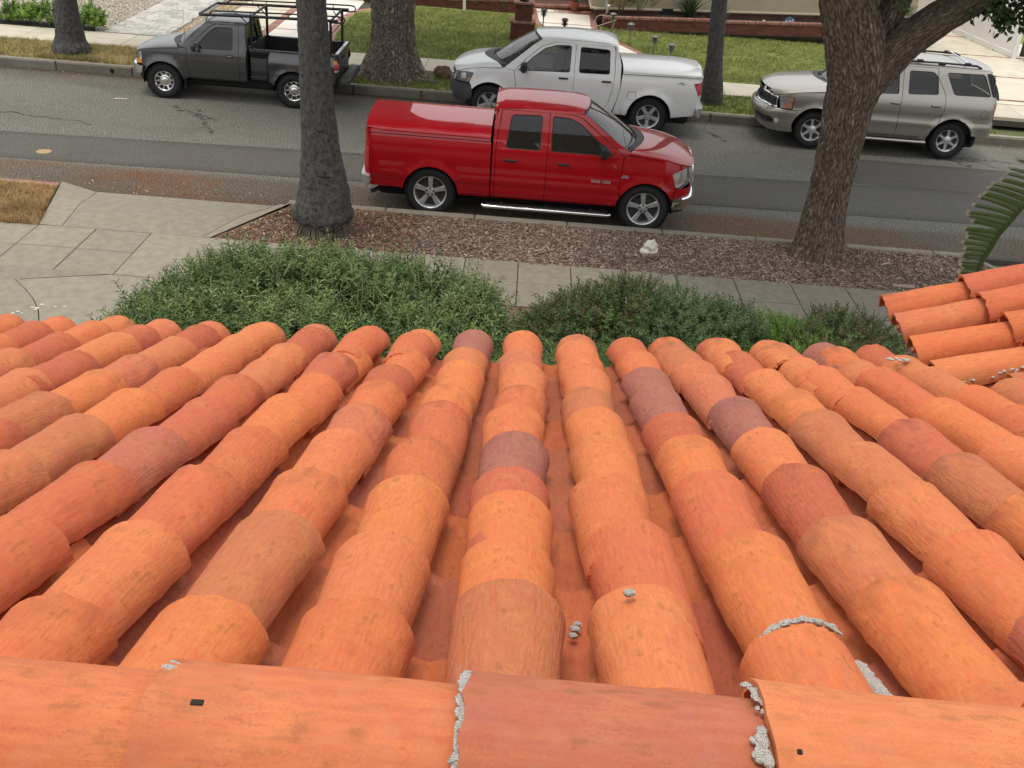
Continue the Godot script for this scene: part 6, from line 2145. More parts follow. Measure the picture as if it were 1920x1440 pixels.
func make_grey_pickup():
	var car := thing("grey_pickup", "small dark grey pickup truck with black ladder rack behind the palm trunk", "pickup truck", Vector3(-4.957, 0.0, -23.49), PI)
	K = {"w": 0.885, "bow": 0.03, "xr": -0.93, "xf": 3.50, "rear_corner": Vector2(0.07, 0.08), "front_corner": Vector2(0.40, 0.34), "rear_bow": 0.01, "front_bow": 0.05, "base": 2.82, "wheel_y": 0.37, "arch": 0.43, "flare": 0.055, "flare_w": 0.14, "wheel_in": 0.02,
		"side": [[0.36, 0.12], [0.48, 0.07], [0.66, 0.05], [0.70, 0.042], [0.9, 0.045], [1.02, 0.06], [1.12, 0.09], [1.2, 0.12], [1.55, 0.235], [1.66, 0.30]],
		"front": [[0.4, 0.06], [0.6, 0.0], [0.75, 0.03], [1.0, 0.08], [1.1, 0.15]], "rear": [[0.4, 0.06], [0.7, 0.0], [1.2, 0.01]],
		"swell": func(t: float, y: float): return (0.125 * smoothstep(0.52, 0.60, t) if t < 0.97 and y < 1.10 else 0.0) - (0.05 * exp(-pow((y - 0.93) / 0.10, 2.0)) if t < 0.56 else 0.0)}
	lay_plan()
	var gp: Material = M.grey_paint
	underbody(car, -0.8, 3.2, 0.28, 0.52, 1.2)
	wheel_wells(car)
	wheel_set(car, 0.37, 0.25, 0.205, "slots", M.chrome)
	# step side bed
	var tail := pts([[-0.995, 0.83], [-0.89, 0.83], [-0.89, 1.085], [-0.995, 1.085]])
	panel(car, "bed_side", pts([[-1.01, 0.60], [-0.42, 0.50]]) + arch_points(0, 0.43, 162, 10) + pts([[0.46, 0.50], [0.94, 0.52], [0.94, 1.15], [-1.01, 1.15]]), gp, 0.0, [tail], 0.03, Vector2(0.05, 0.05))
	lamp(car, "tail_lamp", shrunk(tail, 0.003), [[pts([[-0.985, 1.0], [-0.895, 1.0], [-0.895, 1.08], [-0.985, 1.08]]), M.lamp_amber, -0.007, "turn_lamp"], [pts([[-0.985, 0.835], [-0.895, 0.835], [-0.895, 0.88], [-0.985, 0.88]]), M.lamp_white, -0.007, "reversing_lamp"]], M.lamp_red)
	for s in [1.0, -1.0]:
		obj("bed_rail", box_mesh(Vector3(1.92, 0.035, 0.10), 0.012, xf(Vector3(-0.01, 1.163, s * 0.745))), M.plastic, car)
		obj("bed_step", box_mesh(Vector3(0.36, 0.03, 0.18), 0.008, xf(Vector3(0.76, 0.60, s * 0.74))), M.plastic, car)
		obj("bed_wall", box_mesh(Vector3(1.88, 0.52, 0.03), 0.0, xf(Vector3(-0.0, 0.89, s * 0.69))), M.under, car)
	obj("bed_floor", box_mesh(Vector3(1.9, 0.04, 1.40), 0.0, xf(Vector3(0.0, 0.64, 0))), M.under, car)
	obj("bed_front_wall", box_mesh(Vector3(0.04, 0.54, 1.40), 0.0, xf(Vector3(0.93, 0.91, 0))), M.under, car)
	var tg := MB.new()
	tg.box(xf(Vector3(-0.92, 0.88, 0)), Vector3(0.06, 0.60, 1.40), 0.02)
	var tgo := obj("tailgate", tg.done(), gp, car)
	obj("tailgate_cap", box_mesh(Vector3(0.075, 0.022, 1.40), 0.006, xf(Vector3(-0.92, 1.190, 0))), M.alloy, tgo)
	obj("tailgate_handle", box_mesh(Vector3(0.02, 0.06, 0.22), 0.008, xf(Vector3(-0.955, 1.02, 0))), M.plastic, tgo)
	var rb := MB.new()
	rb.box(xf(Vector3(-1.10, 0.62, 0)), Vector3(0.20, 0.14, 1.56), 0.03)
	var rbo := obj("rear_bumper", rb.done(), M.plastic_grey, car)
	obj("bumper_pad", box_mesh(Vector3(0.14, 0.012, 1.2), 0.003, xf(Vector3(-1.10, 0.696, 0))), M.plastic, rbo)
	# cab
	panel(car, "cab_corner", pts([[1.01, 0.50], [1.165, 0.50], [1.175, 1.10], [1.19, 1.61], [1.06, 1.60], [1.02, 1.13]]), gp)
	var g2 := rounded(pts([[1.30, 1.115], [2.16, 1.10], [2.08, 1.17], [1.90, 1.37], [1.74, 1.52], [1.66, 1.555], [1.31, 1.565]]), 0.05)
	var d2 := panel(car, "front_door", pts([[1.173, 0.50], [2.27, 0.49], [2.30, 0.80], [2.29, 1.10], [2.0, 1.36], [1.80, 1.55], [1.70, 1.60], [1.198, 1.61], [1.183, 1.10]]), gp, 0.0, [g2])
	sub(d2, "window", skin(shrunk(g2, 0.014), [], func(a: float, b: float): return side_pt(a, b), Vector2(0.12, 0.12), 0.0, 0.012).done(), M.tint_black)
	sub(d2, "window_seal", skin(g2, [shrunk(g2, 0.018)], func(a: float, b: float): return side_pt(a, b), Vector2(0.12, 0.12), 0.012, 0.006).done(), M.plastic)
	for side in 2:
		obj("door_handle", box_mesh(Vector3(0.15, 0.06, 0.014), 0.005), M.plastic, d2[side], on_side(1.37, 1.0, 0.003))
		obj("handle_lever", box_mesh(Vector3(0.10, 0.026, 0.014), 0.006), M.chrome, d2[side], on_side(1.37, 1.0, 0.010))
	mirrors(car, Vector3(2.08, 1.15, 0.82), Vector3(0.12, 0.15, 0.20), M.plastic)
	panel(car, "door_pillar", pts([[2.30, 1.095], [2.46, 1.12], [2.20, 1.34], [1.98, 1.56], [1.88, 1.625], [1.71, 1.608], [1.81, 1.558], [2.01, 1.366]]), gp)
	panel(car, "roof_rail", pts([[1.06, 1.605], [1.19, 1.617], [1.71, 1.614], [1.88, 1.628], [1.80, 1.66], [1.4, 1.665], [1.07, 1.64]]), gp)
	var roof_y := [[0.98, 1.60], [1.10, 1.645], [1.4, 1.663], [1.75, 1.655], [2.0, 1.62]]
	var roof_z := func(x: float): return edge_z(x, 1.655)
	top_panel(car, "roof", deck_outline(1.04, 1.85, 0.0, 0.12, roof_z), func(a: float, b: float): return dome(b, a, ramp(roof_y, b), edge_z(b, 1.655), 0.025, 0.025), gp)
	var back := func(a: float, b: float): return Vector3(1.0 + 0.06 * clampf((b - 1.13) / 0.5, 0.0, 1.0), b, a)
	var bw := rounded(pts([[-0.58, 1.17], [0.58, 1.17], [0.50, 1.55], [-0.50, 1.55]]), 0.05)
	var cw := obj("cab_back", skin(pts([[-0.78, 0.6], [0.78, 0.6], [0.76, 1.13], [0.60, 1.62], [-0.60, 1.62], [-0.76, 1.13]]), [bw], back, Vector2(0.3, 0.2), 0.02).done(), gp, car)
	obj("back_window", skin(bw, [], back, Vector2(0.3, 0.2), 0.0, 0.012).done(), M.tint_black, cw)
	var lo := func(a: float): return Vector3(2.66 - 0.24 * a * a, 1.125 + 0.02 * (1.0 - a * a), a * 0.775)
	var hi := func(a: float): return Vector3(1.98 - 0.10 * a * a, 1.682 - 0.045 * a * a, a * 0.60)
	var ws := ruled(lo, hi, 0.02)
	var wo := obj("windscreen", skin(pts([[-0.97, 0.02], [0.97, 0.02], [0.97, 0.97], [-0.97, 0.97]]), [], ws, Vector2(0.12, 0.1), 0.0, 0.004).done(), M.windscreen, car)
	obj("windscreen_seal", skin(pts([[-1.0, 0.0], [1.0, 0.0], [1.0, 1.0], [-1.0, 1.0]]), [pts([[-0.97, 0.02], [0.97, 0.02], [0.97, 0.97], [-0.97, 0.97]])], ws, Vector2(0.12, 0.1), 0.01).done(), M.plastic, wo)
	wiper(car, ws, [[0.10, 0.08, 0.82, 0.06], [-0.80, 0.06, -0.06, 0.12]])
	var hood_y := [[2.3, 1.105], [2.7, 1.08], [3.0, 1.045], [3.25, 0.995], [3.40, 0.94], [3.52, 0.88]]
	var hood := func(a: float, b: float): return dome(b, a, ramp(hood_y, b), edge_z(minf(b, 3.47), 1.0), 0.04, 0.045)
	var hp := []
	for i in 13:
		var a := -1.0 + i / 6.0
		hp.append(Vector2(a * (0.78 if absf(a) < 1.0 else edge_z(2.47, 1.0)), 2.74 - 0.27 * a * a))
	for x in [2.8, 3.05, 3.15, 3.25, 3.35, 3.42]:
		hp.append(Vector2(edge_z(x, 1.0), x))
	for i in 9:
		var a := 1.0 - i / 4.0
		hp.append(Vector2(a * 0.50, 3.44 + 0.04 * (1.0 - a * a)))
	for x in [3.42, 3.35, 3.25, 3.15, 3.05, 2.8]:
		hp.append(Vector2(-edge_z(x, 1.0), x))
	top_panel(car, "bonnet", hp, hood, gp)
	var co2 := []
	for i in 13:
		var a := -1.0 + i / 6.0
		co2.append(Vector2(a * 0.78, 2.73 - 0.27 * a * a))
	for i in 13:
		var a := 1.0 - i / 6.0
		co2.append(Vector2(a * 0.78, 2.63 - 0.25 * a * a))
	top_panel(car, "cowl", co2, hood, M.plastic, 0.006)
	var hl := fpts([[3.30, 0.80], [3.455, 0.80], [3.45, 0.94], [3.32, 0.95]])
	var tl := fpts([[3.30, 0.70], [3.455, 0.70], [3.455, 0.79], [3.30, 0.79]])
	var wing := pts([[2.28, 0.49], [2.37, 0.44]]) + arch_points(2.82, 0.43, 172, 26) + fpts([[3.22, 0.66], [3.295, 0.68], [3.295, 0.80], [3.31, 0.955], [3.40, 0.942], [3.25, 0.997]]) + pts([[3.0, 1.047], [2.7, 1.082], [2.48, 1.098], [2.30, 1.085], [2.308, 0.80]])
	panel(car, "wing", wing, gp)
	panel(car, "front_bumper", fpts([[3.26, 0.51], [3.48, 0.50]]) + pts([[K.t1, 0.50], [K.t1, 0.67]]) + fpts([[3.47, 0.67], [3.24, 0.665]]), M.chrome, -0.05, [], 0.08)
	panel(car, "front_valance", fpts([[3.24, 0.33], [3.46, 0.33]]) + pts([[K.t1, 0.33], [K.t1, 0.49]]) + fpts([[3.46, 0.49], [3.20, 0.49]]), M.plastic, 0.02, [], 0.05)
	lamp(car, "headlight", hl, [[hl, M.reflector, 0.03, "reflector"]], M.lens)
	lamp(car, "turn_lamp", tl, [], M.lamp_amber)
	var gx := tx(3.46)
	panel(car, "grille", pts([[gx, 0.70], [K.t1, 0.70], [K.t1, 0.93], [gx, 0.92]]), M.plastic, -0.004, [], 0.03, Vector2(0.06, 0.06))
	panel(car, "side_moulding", pts([[1.02, 0.685], [2.40, 0.675], [2.40, 0.700], [1.02, 0.712]]), M.plastic_grey, -0.006, [], 0.01)
	put_side(car, "badge_letters", letters("RANGER", 0.055, 0.003), M.alloy_dark, 2.62, 0.93, 0.002, 0.0)
	obj("mud_flap", box_mesh(Vector3(0.02, 0.24, 0.22), 0.004, xf(Vector3(2.36, 0.36, 0.72))), M.plastic, car)
	obj("mud_flap", box_mesh(Vector3(0.02, 0.24, 0.22), 0.004, xf(Vector3(2.36, 0.36, -0.72))), M.plastic, car)
	seats(car, [[1.65, false]], 0.72, M.interior)
	obj("dashboard", box_mesh(Vector3(0.4, 0.3, 1.36), 0.08, xf(Vector3(2.32, 0.95, 0))), M.interior, car)
	obj("cab_floor", box_mesh(Vector3(1.4, 0.25, 1.45), 0.02, xf(Vector3(1.75, 0.56, 0))), M.interior, car)
	obj("engine_bay", box_mesh(Vector3(0.7, 0.4, 1.1), 0.05, xf(Vector3(2.85, 0.74, 0))), M.under, car)
	# ladder rack of black pipe
	var rz := 0.72
	for s in [1.0, -1.0]:
		var m := MB.new()
		m.tube([Vector3(1.98, 1.80, s * rz), Vector3(0.9, 1.84, s * rz), Vector3(-0.95, 1.885, s * rz)], [0.031, 0.031, 0.031], 8)
		var top := obj("rack_rail", m.done(), M.rack, car)
		var g := MB.new()
		var gpz: float = s * rz
		g.tube([Vector3(1.80, 1.81, gpz), Vector3(1.70, 1.89, gpz), Vector3(1.60, 1.90, gpz), Vector3(0.0, 1.955, gpz), Vector3(-0.95, 1.98, gpz), Vector3(-1.07, 1.97, gpz), Vector3(-1.11, 1.92, gpz), Vector3(-1.08, 1.86, gpz), Vector3(-0.95, 1.845, gpz), Vector3(-0.80, 1.85, gpz)], [0.017, 0.017, 0.017, 0.017, 0.017, 0.017, 0.017, 0.017, 0.017, 0.017], 7)
		for x in [1.2, 0.9, 0.1, -0.6]:
			g.tube([Vector3(x, 1.825 + (0.9 - x) * 0.024, gpz), Vector3(x, 1.915 + (0.9 - x) * 0.034, gpz)], [0.010, 0.010], 6)
		obj("rack_guard", g.done(), M.rack, top)
		for x in [0.90, -0.80]:
			var p := MB.new()
			p.tube([Vector3(x, 1.16, s * rz), Vector3(x, 1.85, s * rz)], [0.030, 0.030], 8)
			p.tube([Vector3(x, 1.62, s * rz), Vector3(x + (0.22 if x > 0 else 0.20), 1.83, s * rz)], [0.012, 0.012], 6)
			p.box(xf(Vector3(x, 1.18, s * rz)), Vector3(0.12, 0.02, 0.09), 0.0)
			obj("rack_post", p.done(), M.rack, car)
	for x in [1.98, 0.90, -0.80]:
		var p := MB.new()
		var y: float = 1.84 + (0.9 - x) * 0.022
		p.tube([Vector3(x, y, -rz), Vector3(x, y, rz)], [0.026, 0.026], 8)
		if x < 1.5:
			p.tube([Vector3(x, y - 0.18, -rz), Vector3(x, y, -rz + 0.2)], [0.012, 0.012], 6)
			p.tube([Vector3(x, y - 0.18, rz), Vector3(x, y, rz - 0.2)], [0.012, 0.012], 6)
		obj("rack_crossbar", p.done(), M.rack, car)
	var rp := MB.new()
	rp.tube([Vector3(-0.82, 1.62, -rz), Vector3(-0.82, 1.62, rz)], [0.012, 0.012], 6)
	obj("rack_crossbar", rp.done(), M.rack, car)
	var aer := MB.new()
	aer.tube([Vector3(2.35, 1.08, -0.70), Vector3(2.33, 1.9, -0.70)], [0.004, 0.002], 5)
	obj("aerial", aer.done(), M.plastic, car)

# ---------------------------------------------------------------- the lots across the street
# the houses stand level while the street falls to the right, so in these axes they lean a little
const LEVEL := Basis(Vector3(0.99875, 0.0500, 0), Vector3(-0.0500, 0.99875, 0), Vector3(0, 0, 1))

# a wall face of bricks laid in running bond; origin at the lower left of the face, +x along, +z out
func brick_face(parent: Node3D, t: Transform3D, length: float, courses: int, mats: Array, bl := 0.225, bh := 0.078, depth := 0.06, gap := 0.012):
	var full := box_mesh(Vector3(bl - gap, bh - gap, depth), 0.004)
	for c in courses:
		var x := 0.0 if c % 2 == 0 else -bl / 2.0
		while x < length - 0.02:
			var a := maxf(x, 0.0)
			var b := minf(x + bl, length)
			if b - a > 0.05:
				var w := b - a - gap
				var m: Mesh = full
				var o := obj("brick", m, mats[rng.randi() % mats.size()], parent, t * Transform3D(Basis.IDENTITY.scaled(Vector3(w / (bl - gap), 1, 1)), Vector3((a + b) / 2.0, (c + 0.5) * bh, -depth / 2.0 + rng.randf_range(-0.002, 0.003))))
			x += bl

# bricks on edge along the top of a wall
func brick_cap(parent: Node3D, t: Transform3D, length: float, depth: float, step := 0.078):
	var n := int(length / step)
	var mesh := box_mesh(Vector3(step - 0.010, 0.085, depth), 0.012)
	for k in n:
		obj("cap_brick", mesh, M.cap_bricks[rng.randi() % 3], parent, t * xf(Vector3((k + 0.5) * length / n, 0.04 + rng.randf_range(-0.003, 0.003), -depth / 2.0 + 0.02)))

func brick_band(parent: Node3D, a: Vector3, b: Vector3, width: float, step := 0.095):
	var d := b - a
	var n := maxi(1, int(d.length() / step))
	var ang := atan2(-d.z, d.x)
	var mesh := box_mesh(Vector3(step - 0.010, 0.05, width - 0.01), 0.005)
	for k in n:
		obj("edging_brick", mesh, M.cap_bricks[rng.randi() % 3], parent, Transform3D(Basis(Vector3.UP, ang), a + d * ((k + 0.5) / n) + Vector3(0, rng.randf_range(-0.002, 0.002), 0)))

func planter(called: String, label: String, at: Vector3, length: float, courses: int, depth: float, right_side := false):
	var p := thing(called, label, "brick planter", at)
	p.basis = LEVEL
	var h := courses * 0.078
	obj("wall_core", box_mesh(Vector3(length - 0.02, h - 0.01, depth - 0.02), 0.0, xf(Vector3(length / 2, h / 2 - 0.03, -depth / 2))), M.mortar_line, p)
	brick_face(p, Transform3D.IDENTITY, length, courses, M.bricks)
	brick_cap(p, xf(Vector3(0, h, 0)), length, 0.20)
	if right_side:
		brick_face(p, Transform3D(Basis(Vector3.UP, PI / 2), Vector3(length, 0, 0)), depth, courses, M.bricks)
		brick_cap(p, Transform3D(Basis(Vector3.UP, PI / 2), Vector3(length, h, 0)), depth, 0.20)
	obj("soil", box_mesh(Vector3(length - 0.25, 0.04, depth - 0.25), 0.0, xf(Vector3(length / 2, h - 0.02, -depth / 2 - 0.06))), M.soil_dark, p)

func make_far_lots():
	# grounds
	struct("gravel_yard", prism_mesh(rect(-40, -48, -11.06, -27.82), -0.1, 0.205), M.gravel)
	struct("shrub_bed", prism_mesh([Vector2(-40, -28.42), Vector2(-11.5, -28.42), Vector2(-11.25, -27.815), Vector2(-40, -27.815)], 0.0, 0.222), M.soil_dark)
	var pebble := lump_mesh(Vector3(0.05, 0.03, 0.04), 620, 4)
	var places := []
	var tints := []
	for k in 9000:
		var p := Vector3(rng.randf_range(-17, -11.08), 0.212, rng.randf_range(-34.5, -28.4))
		if k > 7200:
			p = Vector3(rng.randf_range(-9.33, -8.78), 0.212, rng.randf_range(-35, -27.9))
		places.append(Transform3D(Basis.from_euler(Vector3(rng.randf(), rng.randf() * 6.0, rng.randf())).scaled(Vector3.ONE * rng.randf_range(0.5, 1.3)), p))
		var b := rng.randf_range(0.6, 1.35)
		tints.append((Color(0.40, 0.35, 0.28) if k <= 7200 else Color(0.50, 0.40, 0.27)) * b)
	swarm("gravel", pebble, M.chip, places, tints).set_meta("label", "loose pale gravel spread over the yard")
	# drive of grey pavers, laid in running bond
	var pd := struct("paver_drive", prism_mesh(rect(-11.06, -48, -9.40, -27.82), -0.1, 0.19), M.joint)
	var z := -27.84
	var rowk := 0
	while z > -35.2:
		var dz := 0.22
		var x := -11.04 + (0.0 if rowk % 2 == 0 else -0.17)
		while x < -9.44:
			var w: float = [0.34, 0.34, 0.23, 0.30][rng.randi() % 4]
			var a := maxf(x, -11.04)
			var b := minf(x + w, -9.42)
			if b - a > 0.06:
				obj("paver", box_mesh(Vector3(b - a - 0.010, 0.05, dz - 0.010), 0.006), M.pavers[rng.randi() % 5], pd, xf(Vector3((a + b) / 2, 0.195 + rng.randf_range(-0.002, 0.002), z - dz / 2)))
			x += w
		z -= dz
		rowk += 1
	obj("edging", box_mesh(Vector3(0.05, 0.05, 7.6), 0.008), M.concrete_dark, pd, xf(Vector3(-9.37, 0.195, -31.65)))
	struct("pebble_strip", prism_mesh(rect(-9.34, -48, -8.76, -27.82), -0.1, 0.20), tinted(M.gravel, 1.0, 0.10))
	# the neighbour's drive: pale concrete between bands of brick
	var nd := struct("white_drive", prism_mesh(rect(-8.75, -48, -5.05, -27.82), -0.1, 0.185), M.joint)
	for q in [[-8.74, -7.30, M.concrete_pale], [-7.06, -5.36, M.concrete_white]]:
		var cz := [-27.83, -30.08, -32.9, -36.0, -40.0]
		for k in 4:
			obj("slab", box_mesh(Vector3(q[1] - q[0], 0.06, cz[k] - cz[k + 1] - 0.10), 0.006), q[2], nd, xf(Vector3((q[0] + q[1]) / 2, 0.178, (cz[k] + cz[k + 1]) / 2)))
			brick_band(nd, Vector3(q[0], 0.183, cz[k + 1]), Vector3(q[1], 0.183, cz[k + 1]), 0.085, 0.2)
	brick_band(nd, Vector3(-7.18, 0.186, -27.85), Vector3(-7.18, 0.186, -36.0), 0.22)
	brick_band(nd, Vector3(-5.24, 0.186, -27.85), Vector3(-5.60, 0.186, -32.2), 0.24)
	brick_band(nd, Vector3(-5.60, 0.186, -32.2), Vector3(-5.35, 0.186, -33.7), 0.24)
	brick_band(nd, Vector3(-5.35, 0.186, -33.7), Vector3(-4.6, 0.186, -34.9), 0.24)
	# lawns on both sides of the walk
	struct("front_lawn", prism_mesh([Vector2(-5.12, -27.82), Vector2(-5.48, -32.2), Vector2(-5.23, -33.65), Vector2(-4.5, -34.8), Vector2(-3.5, -35.6), Vector2(0.1, -35.6), Vector2(0.18, -34.2), Vector2(0.6, -32.7), Vector2(1.6, -30.7), Vector2(2.0, -27.82)], -0.1, 0.215), M.lawn)
	struct("front_lawn", prism_mesh([Vector2(4.6, -27.82), Vector2(3.75, -29.8), Vector2(2.72, -32.4), Vector2(2.35, -33.3), Vector2(2.30, -34.4), Vector2(11.75, -35.2), Vector2(12.05, -34.2), Vector2(12.15, -33.0), Vector2(12.05, -27.82)], -0.1, 0.217), M.lawn)
	# the front walk
	var walk := struct("front_walk", prism_mesh([Vector2(0.10, -37.2), Vector2(0.18, -34.2), Vector2(0.6, -32.7), Vector2(1.6, -30.7), Vector2(2.0, -27.82), Vector2(4.6, -27.82), Vector2(3.75, -29.8), Vector2(2.72, -32.4), Vector2(2.30, -33.3), Vector2(2.25, -37.2)], -0.1, 0.19), M.joint)
	obj("slab", prism_mesh([Vector2(0.28, -37.2), Vector2(0.28, -36.25), Vector2(2.08, -36.45), Vector2(2.08, -37.2)], 0.1, 0.222), M.concrete_white, walk)
	obj("slab", prism_mesh([Vector2(0.28, -36.14), Vector2(0.40, -34.3), Vector2(2.02, -34.4), Vector2(2.08, -36.34)], 0.1, 0.222), M.concrete_white, walk)
	obj("slab", prism_mesh([Vector2(0.42, -34.2), Vector2(0.84, -32.75), Vector2(1.35, -31.6), Vector2(2.45, -32.4), Vector2(2.08, -33.4), Vector2(2.02, -34.3)], 0.1, 0.222), M.concrete_white, walk)
	obj("slab", prism_mesh([Vector2(1.40, -31.5), Vector2(1.85, -30.6), Vector2(2.25, -27.84), Vector2(4.35, -27.84), Vector2(3.50, -29.9), Vector2(2.50, -32.3)], 0.1, 0.222), M.concrete_white, walk)
	brick_band(walk, Vector3(0.34, 0.20, -36.2), Vector3(2.06, 0.20, -36.4), 0.10, 0.2)
	brick_band(walk, Vector3(0.42, 0.20, -34.25), Vector3(2.0, 0.20, -34.35), 0.10, 0.2)
	brick_band(walk, Vector3(1.38, 0.20, -31.55), Vector3(2.47, 0.20, -32.35), 0.10, 0.2)
	for pr in [[0.18, -36.9, 0.28, -34.2], [0.28, -34.2, 0.70, -32.7], [0.70, -32.7, 1.70, -30.65], [1.70, -30.65, 2.10, -27.84], [2.16, -36.9, 2.12, -33.4], [2.14, -33.4, 2.60, -32.3], [2.60, -32.3, 3.62, -29.85], [3.62, -29.85, 4.48, -27.84]]:
		brick_band(walk, Vector3(pr[0], 0.205, pr[1]), Vector3(pr[2], 0.205, pr[3]), 0.20)
	# the drive at the right
	var rd := struct("beige_drive", prism_mesh([Vector2(12.06, -27.82), Vector2(12.16, -33.0), Vector2(12.2, -48), Vector2(17.2, -48), Vector2(17.2, -27.82)], -0.1, 0.185), M.joint)
	var rz := [-28.30, -31.42, -34.65, -38.05, -41.5, -47.0]
	for k in 5:
		obj("slab", prism_mesh([Vector2(12.22, rz[k] - 0.07), Vector2(12.24, rz[k + 1] + 0.07), Vector2(17.2, rz[k + 1] + 0.07 - 0.12), Vector2(17.2, rz[k] - 0.07 - 0.12)], 0.1, 0.214), M.concrete_pale, rd)
		brick_band(rd, Vector3(12.22, 0.195, rz[k]), Vector3(17.2, 0.195, rz[k] - 0.12), 0.12, 0.2)
	obj("slab", prism_mesh(rect(12.2, -28.22, 17.2, -27.83), 0.1, 0.213), M.concrete_pale, rd)
	brick_band(rd, Vector3(12.12, 0.20, -27.85), Vector3(12.16, 0.20, -33.0), 0.16)
	struct("far_lawn", prism_mesh(rect(17.2, -60, 60, -27.82), -0.1, 0.2), M.lawn)
	# planters of brick along the house
	planter("brick_planter", "low brick planter wall under the house wall between the walk and the palm trunk", Vector3(2.42, 0.20, -34.05), 3.35, 4, 1.2)
	planter("brick_planter", "long low brick planter wall that steps down behind the right palm trunk", Vector3(5.77, 0.30, -34.25), 3.85, 4, 1.1)
	planter("brick_planter", "brick planter box with a corner at the beige drive, behind the forked tree", Vector3(9.62, 0.26, -34.5), 3.05, 5, 1.6, true)
	planter("brick_planter", "far low brick planter wall along the back of the left lawn", Vector3(-5.4, 0.0, -35.55), 5.6, 4, 1.0)
	# brick pillar with a lamp
	var pl := thing("brick_pillar", "two stage brick pillar standing on the lawn left of the front walk", "brick pillar", Vector3(-0.12, 0.19, -30.80))
	obj("core", box_mesh(Vector3(0.66, 0.52, 0.56), 0.0, xf(Vector3(0, 0.25, -0.30))), M.mortar_line, pl)
	obj("core", box_mesh(Vector3(0.46, 0.58, 0.42), 0.0, xf(Vector3(0, 0.75, -0.30))), M.mortar_line, pl)
	brick_face(pl, xf(Vector3(-0.35, 0, 0)), 0.70, 7, M.bricks, 0.233)
	brick_face(pl, Transform3D(Basis(Vector3.UP, PI / 2), Vector3(0.35, 0, 0)), 0.60, 7, M.bricks, 0.2)
	brick_face(pl, xf(Vector3(-0.25, 0.59, -0.07)), 0.50, 6, M.bricks, 0.25)
	brick_face(pl, Transform3D(Basis(Vector3.UP, PI / 2), Vector3(0.25, 0.59, -0.07)), 0.46, 6, M.bricks, 0.23)
	for q in [[0.545, 0.76, 0.66, 0.0], [1.06, 0.58, 0.54, -0.04]]:
		var n := int(q[1] / 0.095)
		for k in n:
			obj("cap_brick", box_mesh(Vector3(q[1] / n - 0.008, 0.06, q[2]), 0.008), M.cap_bricks[rng.randi() % 3], pl, xf(Vector3(-q[1] / 2 + (k + 0.5) * q[1] / n, q[0] + 0.03, -0.30 + q[3] * 0.0)))
	var ln := thing("pillar_lantern", "black lantern standing on top of the brick pillar", "lantern", Vector3(-0.12, 1.31, -31.10))
	var lm := MB.new()
	lm.lathe(Transform3D.IDENTITY, [Vector2(0.14, 0.0), Vector2(0.15, 0.03), Vector2(0.06, 0.06), Vector2(0.05, 0.10), Vector2(0.14, 0.13), Vector2(0.15, 0.15)], 12, false)
	lm.lathe(Transform3D.IDENTITY, [Vector2(0.16, 0.42), Vector2(0.17, 0.44), Vector2(0.05, 0.54), Vector2(0.02, 0.60), Vector2(0.0005, 0.61)], 12, false)
	for k in 6:
		var a := TAU * k / 6
		lm.tube([Vector3(cos(a) * 0.14, 0.14, sin(a) * 0.14), Vector3(cos(a) * 0.155, 0.43, sin(a) * 0.155)], [0.009, 0.009], 5)
	obj("frame", lm.done(), M.black, ln)
	var lg := MB.new()
	lg.lathe(Transform3D.IDENTITY, [Vector2(0.125, 0.14), Vector2(0.14, 0.42)], 12, false)
	obj("pane", lg.done(), M.tint, ln)
	far_house()
	white_fence()
	# path lights
	var spots := [[0.49, -32.95, "dark path light beside the brick pillar, on the left edge of the walk"], [1.10, -31.55, "path light whose cap just shows over the white pickup's roof"], [2.62, -33.2, "pale path light by the hose, at the end of the brick planter"], [3.05, -31.67, "tall path light on the lawn over the white pickup's roof corner"], [3.60, -30.0, "path light on the lawn behind the white pickup's bed"], [3.95, -29.0, "path light half hidden by the white bed lid"]]
	for k in spots.size():
		var o := thing("path_light", spots[k][2], "path light", Vector3(spots[k][0], 0.21, spots[k][1]), 0.0, "path lights along the front walk")
		var pm: Material = plain(lin(0.16, 0.17, 0.16), 0.5, 0.3) if k > 1 else M.plastic
		var m := MB.new()
		m.tube([Vector3(0, 0, 0), Vector3(0, 0.42, 0)], [0.018, 0.018], 8)
		obj("post", m.done(), pm, o)
		m = MB.new()
		for q in [0.46, 0.51, 0.56]:
			m.lathe(xf(Vector3(0, q, 0)), [Vector2(0.05, -0.012), Vector2(0.095, 0.0), Vector2(0.095, 0.008), Vector2(0.05, 0.014)], 14, false)
		m.lathe(Transform3D.IDENTITY, [Vector2(0.035, 0.40), Vector2(0.04, 0.60)], 10)
		obj("louvres", m.done(), pm, o)
		m = MB.new()
		m.lathe(xf(Vector3(0, 0.60, 0)), [Vector2(0.105, -0.005), Vector2(0.108, 0.008), Vector2(0.07, 0.045), Vector2(0.0005, 0.065)], 16)
		obj("cap", m.done(), pm, o)

